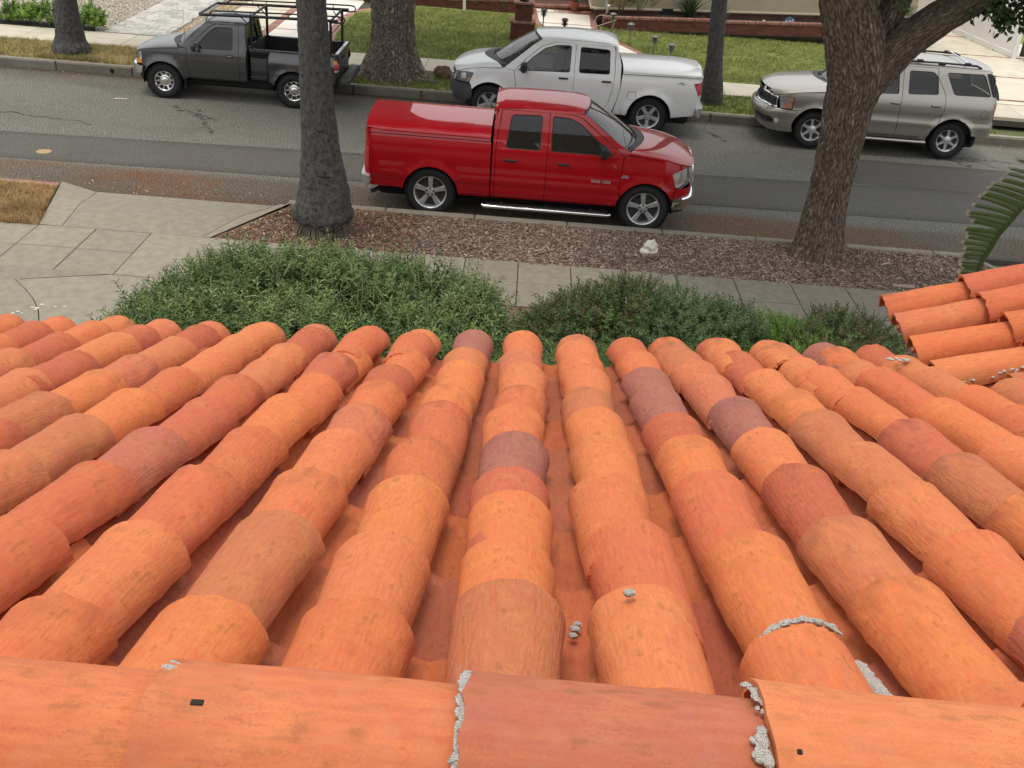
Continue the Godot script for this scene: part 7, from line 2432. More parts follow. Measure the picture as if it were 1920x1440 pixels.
func far_house():
	var h := thing("stucco_house", "cream stucco house over a dark brick base across the street", "house", Vector3(2.2, 0.2, -35.45))
	h.basis = LEVEL
	# front wall of the right wing; x from 0 to 10.2 here
	obj("front_wall", box_mesh(Vector3(10.4, 2.75, 0.22), 0.0, xf(Vector3(5.2, 1.77, -0.11))), M.stucco, h)
	obj("wall_base_trim", box_mesh(Vector3(10.48, 0.075, 0.07), 0.02, xf(Vector3(5.2, 0.40, 0.03))), M.stucco_trim, h)
	var bb := obj("brick_base", box_mesh(Vector3(10.4, 0.62, 0.16), 0.0, xf(Vector3(5.2, 0.05, -0.10))), M.mortar_line, h)
	brick_face(bb, xf(Vector3(0, -0.02, 0.03)), 10.4, 5, M.bricks_old, 0.215, 0.076, 0.05, 0.011)
	obj("side_wall", box_mesh(Vector3(0.22, 2.75, 3.2), 0.0, xf(Vector3(-0.02, 1.77, -1.75))), M.stucco, h)
	obj("side_wall", box_mesh(Vector3(0.22, 2.75, 10.0), 0.0, xf(Vector3(10.3, 1.77, -5.1))), M.stucco, h)
	obj("corner_trim", box_mesh(Vector3(0.24, 0.075, 3.1), 0.02, xf(Vector3(-0.04, 0.40, -1.6))), M.stucco_trim, h)
	obj("back_wall", box_mesh(Vector3(6.9, 2.9, 0.22), 0.0, xf(Vector3(-3.5, 1.65, -3.2))), M.stucco, h)
	obj("left_wall", box_mesh(Vector3(0.22, 2.9, 8.0), 0.0, xf(Vector3(-6.9, 1.65, -7.2))), M.stucco, h)
	# crawl space vent
	var vent := obj("vent", box_mesh(Vector3(0.36, 0.17, 0.03), 0.003, xf(Vector3(2.35, 0.37, 0.075))), M.black, h)
	for k in 4:
		obj("vent_bar", box_mesh(Vector3(0.34, 0.012, 0.01), 0.0, xf(Vector3(2.35, 0.31 + 0.04 * k, 0.094))), M.plastic_grey, vent)
	# windows of the front wall
	for wx in [2.5, 6.9]:
		var w := obj("window", box_mesh(Vector3(1.9, 1.2, 0.03), 0.0, xf(Vector3(wx, 1.85, 0.005))), M.tint, h)
		for b in [[0, 0.62, 2.06, 0.07], [0, -0.62, 2.06, 0.07], [-1.0, 0, 0.07, 1.2], [1.0, 0, 0.07, 1.2], [0, 0, 0.05, 1.2]]:
			obj("window_frame", box_mesh(Vector3(b[2], b[3], 0.08), 0.008, xf(Vector3(wx + b[0], 1.85 + b[1], 0.02))), M.vinyl, w)
	# the recessed porch: brick steps, door
	var st := obj("porch", box_mesh(Vector3(1.95, 0.34, 1.7), 0.0, xf(Vector3(-1.05, 0.0, -2.30))), M.mortar_line, h)
	brick_face(st, xf(Vector3(-2.03, -0.17, -1.42)), 1.95, 4, M.bricks, 0.225, 0.078)
	brick_cap(st, xf(Vector3(-2.03, 0.15, -1.40)), 1.95, 0.30)
	var s2 := obj("porch_step", box_mesh(Vector3(1.95, 0.18, 0.36), 0.0, xf(Vector3(-1.05, -0.07, -1.2))), M.mortar_line, h)
	brick_face(s2, xf(Vector3(-2.03, -0.155, -1.0)), 1.95, 2, M.bricks, 0.225, 0.078)
	brick_cap(s2, xf(Vector3(-2.03, 0.005, -0.98)), 1.95, 0.36)
	var dr := obj("door", box_mesh(Vector3(0.95, 2.05, 0.06), 0.01, xf(Vector3(-1.05, 1.22, -3.06))), M.wood_dark, h)
	obj("handle", box_mesh(Vector3(0.04, 0.14, 0.06), 0.01, xf(Vector3(-0.70, 1.15, -3.01))), M.chrome, dr)
	# white porch post at the left, white downspout on the front wall
	obj("porch_post", box_mesh(Vector3(0.09, 2.9, 0.09), 0.008, xf(Vector3(-4.25, 1.5, 0.30))), M.vinyl, h)
	obj("porch_post", box_mesh(Vector3(0.07, 2.9, 0.07), 0.008, xf(Vector3(-2.42, 1.5, 0.10))), M.vinyl, h)
	var ds := MB.new()
	ds.box(xf(Vector3(0.36, 1.72, 0.10)), Vector3(0.075, 2.5, 0.055), 0.006)
	ds.box(Transform3D(Basis(Vector3.RIGHT, 1.12), Vector3(0.37, 0.42, 0.62)), Vector3(0.075, 1.16, 0.055), 0.006)
	ds.box(xf(Vector3(0.38, 0.13, 1.19)), Vector3(0.075, 0.30, 0.06), 0.006)
	obj("downspout", ds.done(), M.vinyl, h)
	# roofs
	for q in [[Vector3(5.2, 3.15, 0.0), 11.6, 10.0], [Vector3(-3.3, 3.25, -3.4), 8.2, 8.0]]:
		var r := MB.new()
		var c: Vector3 = q[0]
		var w: float = q[1] / 2
		var d: float = q[2]
		var ry := 1.7
		var a := c + Vector3(-w, 0, 0.65)
		var b := c + Vector3(w, 0, 0.65)
		var e := c + Vector3(w, 0, -d)
		var f := c + Vector3(-w, 0, -d)
		var g := c + Vector3(-w + 2.5, ry, -d / 2)
		var k := c + Vector3(w - 2.5, ry, -d / 2)
		r.quad(a, b, k, g)
		r.quad(e, f, g, k)
		r.tri(b, e, k)
		r.tri(f, a, g)
		r.quad(f, e, b, a)
		var ro := obj("roof", r.done(), M.shingle, h)
		obj("gutter", box_mesh(Vector3(q[1], 0.12, 0.12), 0.02, xf(c + Vector3(0, 0.0, 0.70))), M.vinyl, ro)

func white_fence():
	var posts := [Vector3(15.72, 0.2, -34.65), Vector3(15.53, 0.2, -36.01), Vector3(15.39, 0.2, -37.51), Vector3(15.25, 0.2, -38.95), Vector3(15.05, 0.2, -40.4), Vector3(14.88, 0.2, -41.9), Vector3(14.7, 0.2, -43.4)]
	var f := thing("vinyl_fence", "tall white vinyl fence along the right edge of the beige drive", "fence", posts[0])
	for k in posts.size():
		var p: Vector3 = posts[k] - posts[0]
		var m := MB.new()
		m.box(xf(p + Vector3(0, 0.97, 0)), Vector3(0.12, 1.95, 0.12), 0.008)
		m.box(xf(p + Vector3(0, 1.96, 0)), Vector3(0.16, 0.03, 0.16), 0.01)
		obj("fence_post", m.done(), M.vinyl, f)
		if k == posts.size() - 1:
			break
		var q: Vector3 = posts[k + 1] - posts[0]
		var d := q - p
		var b := Basis(Vector3.UP, atan2(-d.z, d.x))
		var mid := (p + q) / 2
		obj("fence_rail", box_mesh(Vector3(d.length() - 0.12, 0.14, 0.07), 0.008), M.vinyl, f, Transform3D(b, mid + Vector3(0, 0.13, 0)))
		obj("fence_rail", box_mesh(Vector3(d.length() - 0.12, 0.12, 0.07), 0.008), M.vinyl, f, Transform3D(b, mid + Vector3(0, 1.80, 0)))
		var n := 5
		for s in n:
			obj("fence_board", box_mesh(Vector3((d.length() - 0.12) / n - 0.003, 1.56, 0.03), 0.004), M.vinyl, f, Transform3D(b, p + d * ((s + 0.5) / n * (1.0 - 0.12 / d.length()) + 0.06 / d.length()) + Vector3(0, 0.97, 0)))
	var g := thing("dark_gate", "black gate at the end of the white fence, at the right edge", "gate", Vector3(15.78, 0.2, -34.5))
	for k in 8:
		obj("gate_board", box_mesh(Vector3(0.145, 1.6, 0.03), 0.004, xf(Vector3(0.12 + 0.15 * k, 0.92, 0.0))), M.black, g)
	obj("gate_rail", box_mesh(Vector3(1.25, 0.10, 0.05), 0.006, xf(Vector3(0.64, 1.55, -0.03))), M.black, g)
	tag(obj("kerb_wall", box_mesh(Vector3(0.14, 0.16, 3.4), 0.01), M.concrete_pale, null, xf(Vector3(16.0, 0.27, -32.7))), "low pale concrete kerb running on from the end of the white fence", "low wall")

# ---------------------------------------------------------------- trees
# a trunk or limb: rings along a path, with buttresses at the foot and plates of bark in the surface
func trunk_mesh(path: Array, radii: Array, sides: int, per: int, relief: float, roots: Array, sd: int, rep := 2.0) -> ArrayMesh:
	var n := noise(1.3, 4, sd)
	var plates := noise(2.3, 3, sd + 1)
	var rings := []
	var rr := []
	for k in path.size() - 1:
		for s in per:
			var t := float(s) / per
			var a: Vector3 = path[maxi(k - 1, 0)]
			var b: Vector3 = path[k]
			var c: Vector3 = path[k + 1]
			var d: Vector3 = path[mini(k + 2, path.size() - 1)]
			rings.append(b.cubic_interpolate(c, a, d, t))
			rr.append(cubic_interpolate(radii[k], radii[k + 1], radii[maxi(k - 1, 0)], radii[mini(k + 2, radii.size() - 1)], t))
	rings.append(path[path.size() - 1])
	rr.append(radii[radii.size() - 1])
	var frames := []
	var side := Vector3.RIGHT
	var lens := [0.0]
	for k in rings.size():
		var d: Vector3 = (rings[mini(k + 1, rings.size() - 1)] - rings[maxi(k - 1, 0)]).normalized()
		side = (side - d * side.dot(d)).normalized()
		frames.append([side, d.cross(side)])
		if k > 0:
			lens.append(lens[k - 1] + (rings[k] - rings[k - 1]).length())
	var m := MB.new()
	m.grid(sides + 1, rings.size(), func(i: int, j: int):
		var an := TAU * (i % sides) / sides
		var dir: Vector3 = frames[j][0] * cos(an) - frames[j][1] * sin(an)
		var r: float = rr[j]
		var y: float = lens[j]
		for q in roots:
			var off := absf(wrapf(an - q[0], -PI, PI))
			r += q[1] * exp(-pow(off / q[2], 2.0)) * exp(-y / q[3])
		var px := cos(an) * 1.0
		var pz := sin(an) * 1.0
		r *= 1.0 + 0.10 * n.get_noise_3d(px * 0.8, y * 0.35, pz * 0.8)
		# ridges that run up the trunk
		r += relief * plates.get_noise_3d(px * 4.6 * maxf(rr[j], 0.2) * 2.0, y * 0.9, pz * 4.6 * maxf(rr[j], 0.2) * 2.0)
		return rings[j] + dir * r, false, func(i: int, j: int): return Vector2(float(i) / sides * rep, lens[j] * 0.45))
	return m.done()

func leaf_cluster(leaves: int, leaf: float, spread: float, sd: int, narrow := 0.45) -> ArrayMesh:
	var r := RandomNumberGenerator.new()
	r.seed = sd
	var m := MB.new()
	for k in leaves:
		var d := Vector3(r.randfn(), r.randfn(), r.randfn()).normalized() * spread * pow(r.randf(), 0.5)
		var b := Basis.from_euler(Vector3(r.randf_range(-0.9, 0.9), r.randf() * TAU, r.randf_range(-0.9, 0.9)))
		var l := leaf * r.randf_range(0.7, 1.25)
		var w := l * narrow
		var p0 := d
		var p1 := d + b * Vector3(w * 0.5, w * 0.10, l * 0.4)
		var p2 := d + b * Vector3(0, -l * 0.08, l)
		var p3 := d + b * Vector3(-w * 0.5, w * 0.10, l * 0.4)
		m.tri(p0, p1, p2)
		m.tri(p0, p2, p3)
	return m.done()

func crown(parent: Node3D, centre: Vector3, size: Vector3, count: int, cluster: Mesh, mat: Material, tone: Color, floor_y := -100.0):
	var n := noise(0.45, 3, 71)
	var places := []
	var tints := []
	for k in count * 3:
		if places.size() >= count:
			break
		var d := Vector3(rng.randfn(), rng.randfn(), rng.randfn()).normalized() * pow(rng.randf(), 0.33)
		var p := centre + d * size
		if p.y < floor_y or n.get_noise_3dv(p) < -0.12:
			continue
		places.append(Transform3D(Basis.from_euler(Vector3(rng.randf_range(-0.6, 0.6), rng.randf() * TAU, rng.randf_range(-0.6, 0.6))).scaled(Vector3.ONE * rng.randf_range(0.7, 1.3)), p))
		tints.append(tone * rng.randf_range(0.65, 1.3))
	swarm("leaves", cluster, mat, places, tints, parent)

func palm_crown(parent: Node3D, top: Vector3, mat: Material):
	for k in 18:
		var a := TAU * k / 18 + rng.randf_range(-0.1, 0.1)
		var up := rng.randf_range(-0.3, 0.9)
		var m := MB.new()
		var dir := Vector3(cos(a), 0, sin(a))
		var prev := []
		for s in 15:
			var t := s / 14.0
			var p := top + dir * (2.9 * t) + Vector3.UP * (up * 2.0 * t - 2.2 * t * t)
			if s > 0:
				m.tube([prev[0], p], [0.025 * (1.1 - t), 0.022 * (1.05 - t) + 0.003], 4, false)
				for side in [-1.0, 1.0]:
					var o: Vector3 = dir.cross(Vector3.UP) * side
					var l := 0.65 * sin(PI * clampf(t * 0.9 + 0.1, 0, 1)) + 0.06
					var q: Vector3 = p + o * l + dir * 0.25 * l + Vector3.DOWN * l * 0.55
					m.tri(p - dir * 0.03, q, p + dir * 0.03)
			prev = [p]
		obj("frond", m.done(), mat, parent)

func make_trees():
	M.leaf = plain(Color.WHITE, 0.55)
	M.leaf.vertex_color_use_as_albedo = true
	M.leaf.backlight_enabled = true
	M.leaf.backlight = Color(0.35, 0.35, 0.30)
	M.leaf_dark = plain(lin(0.030, 0.060, 0.018), 0.5)
	M.leaf_dark.backlight_enabled = true
	M.leaf_dark.backlight = Color(0.25, 0.3, 0.2)
	var cluster := leaf_cluster(16, 0.14, 0.26, 9)
	# the forked tree by the near kerb
	M.bark.uv1_scale = Vector3(1.0, 0.62, 1)
	var t := thing("forked_tree", "big leaning tree with rough brown bark that forks at the top, in the mulch strip", "tree", Vector3(4.97, 0.10, -15.82))
	var roots := [[0.3, 0.26, 0.40, 0.22], [1.5, 0.20, 0.42, 0.20], [2.8, 0.30, 0.45, 0.24], [3.9, 0.2, 0.4, 0.2], [5.2, 0.24, 0.42, 0.22]]
	obj("trunk", trunk_mesh([Vector3(0, -0.15, 0), Vector3(0.0, 0.2, 0), Vector3(-0.02, 0.9, 0), Vector3(-0.02, 1.6, 0), Vector3(-0.03, 2.35, 0), Vector3(-0.02, 2.9, 0), Vector3(-0.16, 3.4, -0.02), Vector3(-0.40, 4.0, -0.05), Vector3(-0.62, 4.8, -0.1), Vector3(-0.7, 6.0, 0.1)], [0.38, 0.36, 0.315, 0.31, 0.355, 0.41, 0.42, 0.39, 0.34, 0.25], 110, 22, 0.032, roots, 101, 2.0), M.bark, t)
	obj("limb", trunk_mesh([Vector3(-0.05, 2.45, 0.0), Vector3(0.22, 2.95, 0.02), Vector3(0.62, 3.48, 0.04), Vector3(1.12, 3.92, 0.05), Vector3(1.8, 4.42, 0.1), Vector3(2.9, 5.2, 0.3)], [0.27, 0.29, 0.255, 0.235, 0.20, 0.14], 64, 22, 0.028, [], 103, 2.0), M.bark, t)
	obj("limb", trunk_mesh([Vector3(0.10, 3.1, -0.20), Vector3(0.36, 3.75, -0.30), Vector3(0.52, 4.4, -0.45), Vector3(0.6, 5.8, -0.8)], [0.22, 0.21, 0.19, 0.13], 48, 18, 0.030, [], 105, 1.0), M.bark, t)
	obj("limb", trunk_mesh([Vector3(-0.35, 3.35, 0.05), Vector3(-0.62, 3.85, 0.05), Vector3(-0.80, 4.4, 0.05)], [0.13, 0.12, 0.10], 32, 14, 0.02, [], 107, 1.0), M.bark, t)
	crown(t, Vector3(0.4, 8.6, -0.3), Vector3(6.2, 3.0, 5.8), 8000, cluster, M.leaf, Color(0.050, 0.095, 0.025), 5.6)
	# twigs with hanging leaves at the upper right
	var sprays := MB.new()
	var hang := leaf_cluster(7, 0.115, 0.12, 33, 0.5)
	var hp := []
	var hc := []
	for k in 130:
		var p := Vector3(rng.randf_range(1.28, 2.35), 0, rng.randf_range(-0.25, 0.35))
		var edge := 3.86 + 0.10 * sin(p.x * 9.0) + 0.05 * sin(p.x * 23.0) - (0.04 if p.x > 1.6 else -0.06)
		p.y = edge + absf(rng.randfn(0, 0.20))
		hp.append(Transform3D(Basis.from_euler(Vector3(rng.randf_range(0.9, 1.9), rng.randf() * TAU, 0)).scaled(Vector3.ONE * rng.randf_range(0.7, 1.1)), p))
		hc.append(Color(0.040, 0.075, 0.020) * rng.randf_range(0.6, 1.3))
	for k in 14:
		var p := Vector3(rng.randf_range(0.20, 0.50), rng.randf_range(3.86, 4.25), rng.randf_range(0.10, 0.4))
		hp.append(Transform3D(Basis.from_euler(Vector3(rng.randf_range(0.6, 1.9), rng.randf() * TAU, 0)).scaled(Vector3.ONE * 0.75), p))
		hc.append(Color(0.045, 0.085, 0.022) * rng.randf_range(0.7, 1.3))
	swarm("hanging_leaves", hang, M.leaf, hp, hc, t)
	var tw := MB.new()
	for k in 9:
		var x := 1.30 + 0.12 * k
		tw.tube([Vector3(x, 4.5, 0.1), Vector3(x + 0.05, 4.15, 0.08), Vector3(x + 0.02, 3.92, 0.05)], [0.012, 0.008, 0.004], 5)
	obj("twigs", tw.done(), M.bark, t)
	# the tree across the street
	M.bark_grey.uv1_scale = Vector3(1, 0.8, 1)
	var f := thing("wide_rooted_tree", "thick grey tree trunk with spreading roots between the grey and the white pickup", "tree", Vector3(-3.13, 0.16, -25.45))
	var froots := [[0.15, 1.05, 0.30, 0.34], [1.1, 0.50, 0.35, 0.32], [2.1, 0.42, 0.34, 0.30], [3.05, 0.85, 0.34, 0.36], [4.1, 0.4, 0.35, 0.3], [5.2, 0.45, 0.35, 0.3]]
	obj("trunk", trunk_mesh([Vector3(0, -0.2, 0), Vector3(0, 0.2, 0), Vector3(0, 0.7, 0), Vector3(-0.02, 1.2, 0), Vector3(-0.05, 2.0, 0), Vector3(-0.1, 3.2, 0), Vector3(-0.2, 4.5, 0.1), Vector3(-0.3, 6.5, 0)], [0.62, 0.56, 0.50, 0.475, 0.52, 0.55, 0.45, 0.3], 110, 22, 0.055, froots, 111, 2.0), M.bark_grey, f)
	for q in [[Vector3(1.6, 5.6, 0.6), 0.25], [Vector3(-2.0, 5.8, 0.4), 0.25], [Vector3(-0.3, 6.2, -1.5), 0.22]]:
		obj("limb", trunk_mesh([Vector3(-0.1, 3.0, 0), Vector3(-0.1, 3.6, 0).lerp(q[0], 0.35), q[0]], [q[1] * 1.3, q[1], q[1] * 0.5], 28, 10, 0.03, [], 113), M.bark_grey, f)
	crown(f, Vector3(0, 8.6, 0), Vector3(6.4, 3.4, 6.0), 8000, cluster, M.leaf, Color(0.050, 0.095, 0.025), 5.0)
	# palms: ringed dark trunks
	M.palm_bark.uv1_scale = Vector3(1, 0.7, 1)
	var frond := plain(lin(0.045, 0.075, 0.022), 0.5)
	var p1 := thing("palm_tree", "ringed dark grey palm trunk with bulging foot in the mulch, nearest palm", "palm tree", Vector3(-2.92, 0.10, -15.15), 0.0, "street palms")
	obj("trunk", palm_trunk([[0.0, 0.0, 0.385], [0.0, 0.16, 0.375], [0.0, 0.22, 0.40], [0.01, 0.32, 0.455], [0.01, 0.42, 0.435], [0.02, 0.62, 0.395], [0.01, 0.95, 0.345], [-0.01, 1.3, 0.29], [-0.04, 1.7, 0.262], [-0.06, 2.2, 0.235], [-0.09, 2.9, 0.220], [-0.11, 3.5, 0.205], [-0.16, 5.0, 0.19], [-0.2, 7.5, 0.175]], 131, 0.010), M.palm_bark, p1)
	var sk := MB.new()
	for k in 260:
		var a := rng.randf() * TAU
		var r := 0.40
		var y := rng.randf_range(0.16, 0.26) + 0.03 * sin(a * 5.0)
		sk.tube([Vector3(cos(a) * (r - 0.01), y, sin(a) * (r - 0.01)), Vector3(cos(a + rng.randfn(0, 0.03)) * (r + 0.03), y * 0.5, sin(a) * (r + 0.03)), Vector3(cos(a + rng.randfn(0, 0.05)) * (r + 0.06), -0.01, sin(a) * (r + 0.06))], [0.010, 0.008, 0.006], 4, false)
	var sko := obj("root_skirt", sk.done(), plain(lin(0.17, 0.135, 0.115), 0.95), p1, Transform3D.IDENTITY, "stuff")
	var lip := MB.new()
	for k in 150:
		var a := rng.randf() * TAU
		var y := 0.30 + 0.05 * sin(a * 3.0 + 1.0) + rng.randfn(0, 0.03)
		lip.box(Transform3D(Basis(Vector3.UP, -a) * Basis.from_euler(Vector3(rng.randfn(0, 0.4), 0, rng.randfn(0, 0.3))), Vector3(cos(a) * 0.445, y, sin(a) * 0.445)), Vector3(0.035, rng.randf_range(0.02, 0.05), rng.randf_range(0.04, 0.10)), 0.006)
	obj("bark_flakes", lip.done(), plain(lin(0.055, 0.05, 0.042), 0.95), p1, Transform3D.IDENTITY, "stuff")
	# scars, as on old palms
	for q in [[-0.16, 1.00, 0.335, 0.16], [0.10, 1.02, 0.330, 0.20], [-0.11, 0.82, 0.355, 0.17], [-0.07, 1.66, 0.262, 0.07], [0.03, 1.69, 0.262, 0.09], [-0.16, 1.34, 0.285, 0.08]]:
		var a: float = PI / 2 - q[0] / q[2]
		for e in 5:
			var b: float = a + (e / 4.0 - 0.5) * q[3] / q[2]
			var l: float = q[3] * 0.34 * (1.0 - 0.5 * absf(e / 2.0 - 1.0))
			obj("scar", lump_mesh(Vector3(l * 1.5, l * rng.randf_range(0.35, 0.6), 0.02), 640 + e + int(q[1] * 50.0), 6), M.scar, p1, Transform3D(Basis(Vector3.UP, PI / 2 - b), Vector3(cos(b) * q[2] * 0.992, q[1] + rng.randfn(0, 0.006), sin(b) * q[2] * 0.992)))
	palm_crown(p1, Vector3(-0.2, 7.6, 0), frond)
	var p2 := thing("palm_tree", "palm trunk with swollen foot on the dry far grass strip, ahead of the grey pickup", "palm tree", Vector3(-10.86, 0.18, -25.30), 0.0, "street palms")
	obj("trunk", palm_trunk([[0.0, -0.05, 0.44], [0.0, 0.10, 0.455], [0.0, 0.20, 0.43], [-0.01, 0.32, 0.36], [0.0, 0.42, 0.335], [0.0, 0.65, 0.305], [0.01, 1.0, 0.262], [0.02, 1.35, 0.235], [0.05, 2.5, 0.21], [0.1, 7.0, 0.17]], 135, 0.012), M.palm_bark, p2)
	palm_crown(p2, Vector3(0.1, 7.1, 0), frond)
	var p3 := thing("palm_tree", "leaning palm trunk on the green strip behind the white pickup's tail", "palm tree", Vector3(4.60, 0.18, -25.40), 0.0, "street palms")
	obj("trunk", palm_trunk([[0.0, -0.05, 0.28], [0.0, 0.15, 0.275], [-0.02, 0.40, 0.25], [-0.05, 0.7, 0.215], [-0.10, 1.2, 0.192], [-0.13, 1.7, 0.185], [-0.18, 2.3, 0.18], [-0.4, 5.0, 0.165], [-0.6, 8.0, 0.15]], 139, 0.010), M.palm_bark, p3)
	palm_crown(p3, Vector3(-0.6, 8.1, 0), frond)

func palm_trunk(rings: Array, sd: int, relief: float) -> ArrayMesh:
	var n := noise(1.6, 4, sd)
	var tall := []
	var y: float = rings[0][1]
	var k := 0
	while y < rings[rings.size() - 1][1]:
		while y > rings[k + 1][1]:
			k += 1
		var t: float = (y - rings[k][1]) / (rings[k + 1][1] - rings[k][1])
		var s := t * t * (3.0 - 2.0 * t)
		tall.append([lerpf(rings[k][0], rings[k + 1][0], t), y, lerpf(rings[k][2], rings[k + 1][2], lerpf(t, s, 0.5))])
		y += 0.03 if y < 3.8 else 0.12
	var m := MB.new()
	var sides := 72
	m.grid(sides + 1, tall.size(), func(i: int, j: int):
		var an := TAU * (i % sides) / sides
		var h: float = tall[j][1]
		var r: float = tall[j][2]
		var c := Vector3(cos(an), 0, -sin(an))
		var rn := n.get_noise_3d(c.x * 0.5, h * 9.0, c.z * 0.5)
		r += relief * rn + 0.03 * r * 3.0 * n.get_noise_3d(c.x * 0.9, h * 0.9, c.z * 0.9) + relief * 0.6 * n.get_noise_3d(c.x * 5.0, h * 4.0, c.z * 5.0)
		return Vector3(tall[j][0], h, 0) + c * r, false, func(i: int, j: int): return Vector2(2.0 * i / sides, tall[j][1]))
	return m.done()

# ---------------------------------------------------------------- shrubs, grass, the small things
# a twig: a thin stem with leaves set round it
func sprig(length: float, leaves: int, leaf: float, narrow: float, sd: int, droop := 0.2) -> ArrayMesh:
	var r := RandomNumberGenerator.new()
	r.seed = sd
	var m := MB.new()
	var w := 0.0022
	m.quad(Vector3(-w, 0, 0), Vector3(w, 0, 0), Vector3(w, length, 0), Vector3(-w, length, 0))
	for k in leaves:
		var t := (k + 0.5) / leaves
		var a := k * 2.4 + r.randf() * 0.6
		var l := leaf * (1.0 - 0.45 * t) * r.randf_range(0.75, 1.2)
		var out := Vector3(cos(a), 0.55 - droop + 0.5 * t, sin(a)).normalized()
		var sidev := out.cross(Vector3.UP).normalized() * l * narrow * 0.5
		var p := Vector3(0, t * length, 0)
		var mid := p + out * l * 0.45 + Vector3.UP * l * 0.06
		var tip := p + out * l + Vector3.DOWN * l * droop * 0.5
		m.tri(p, mid + sidev, tip)
		m.tri(p, tip, mid - sidev)
	return m.done()

# a mound of twigs: clumps spread through a dome, denser at its skin
func shrub(called: String, label: String, at: Vector3, mounds: Array, count: int, mesh: Mesh, tones: Array, group := "", upright := 0.5) -> Node3D:
	var o := thing(called, label, "shrub", at, 0.0, group)
	var n := noise(1.1, 3, 77 + int(absf(at.x) * 13.0))
	var places := []
	var tints := []
	for k in count:
		var q: Array = mounds[rng.randi() % mounds.size()]
		var c: Vector3 = q[0]
		var s: Vector3 = q[1]
		var a := rng.randf() * TAU
		var el := acos(rng.randf_range(0.0, 1.0))
		var rad := lerpf(0.55, 1.05, pow(rng.randf(), 0.5))
		var d := Vector3(cos(a) * sin(el), cos(el), sin(a) * sin(el))
		var p := c + d * s * rad
		var bump := n.get_noise_3dv(p * 1.2)
		p += d * s * 0.16 * bump
		if p.y < 0.02 or (bump < -0.30 and rad > 0.75):
			continue
		var dir := (d * Vector3(1, 0.6, 1) + Vector3.UP * upright + Vector3(rng.randfn(), rng.randfn(), rng.randfn()) * 0.35).normalized()
		var bx := dir.cross(Vector3(0.3, 0.1, 0.9)).normalized()
		var grown := rng.randf_range(0.6, 1.3) if k % 14 else rng.randf_range(1.5, 2.1)
		places.append(Transform3D(Basis(bx, dir, bx.cross(dir)).scaled(Vector3.ONE * grown), p))
		var pick := clampf((bump + 0.5) + rng.randfn(0, 0.18), 0.0, 0.999)
		var tone: Color = tones[int(pick * tones.size())]
		tints.append(tone * Color(1.95, 1.8, 1.5) * rng.randf_range(0.75, 1.25))
	swarm("foliage", mesh, M.leaf, places, tints, o)
	# woody stems that carry it
	var st := MB.new()
	for q in mounds:
		for k in 7:
			var a := rng.randf() * TAU
			var c: Vector3 = q[0]
			var e: Vector3 = c + Vector3(cos(a) * q[1].x * 0.6, q[1].y * 0.55, sin(a) * q[1].z * 0.6)
			st.tube([Vector3(c.x, -0.05, c.z), Vector3(c.x, -0.05, c.z).lerp(e, 0.5) + Vector3(0, 0.05, 0), e], [0.012, 0.009, 0.004], 5, false)
	obj("stems", st.done(), M.wood_dark, o)
	return o

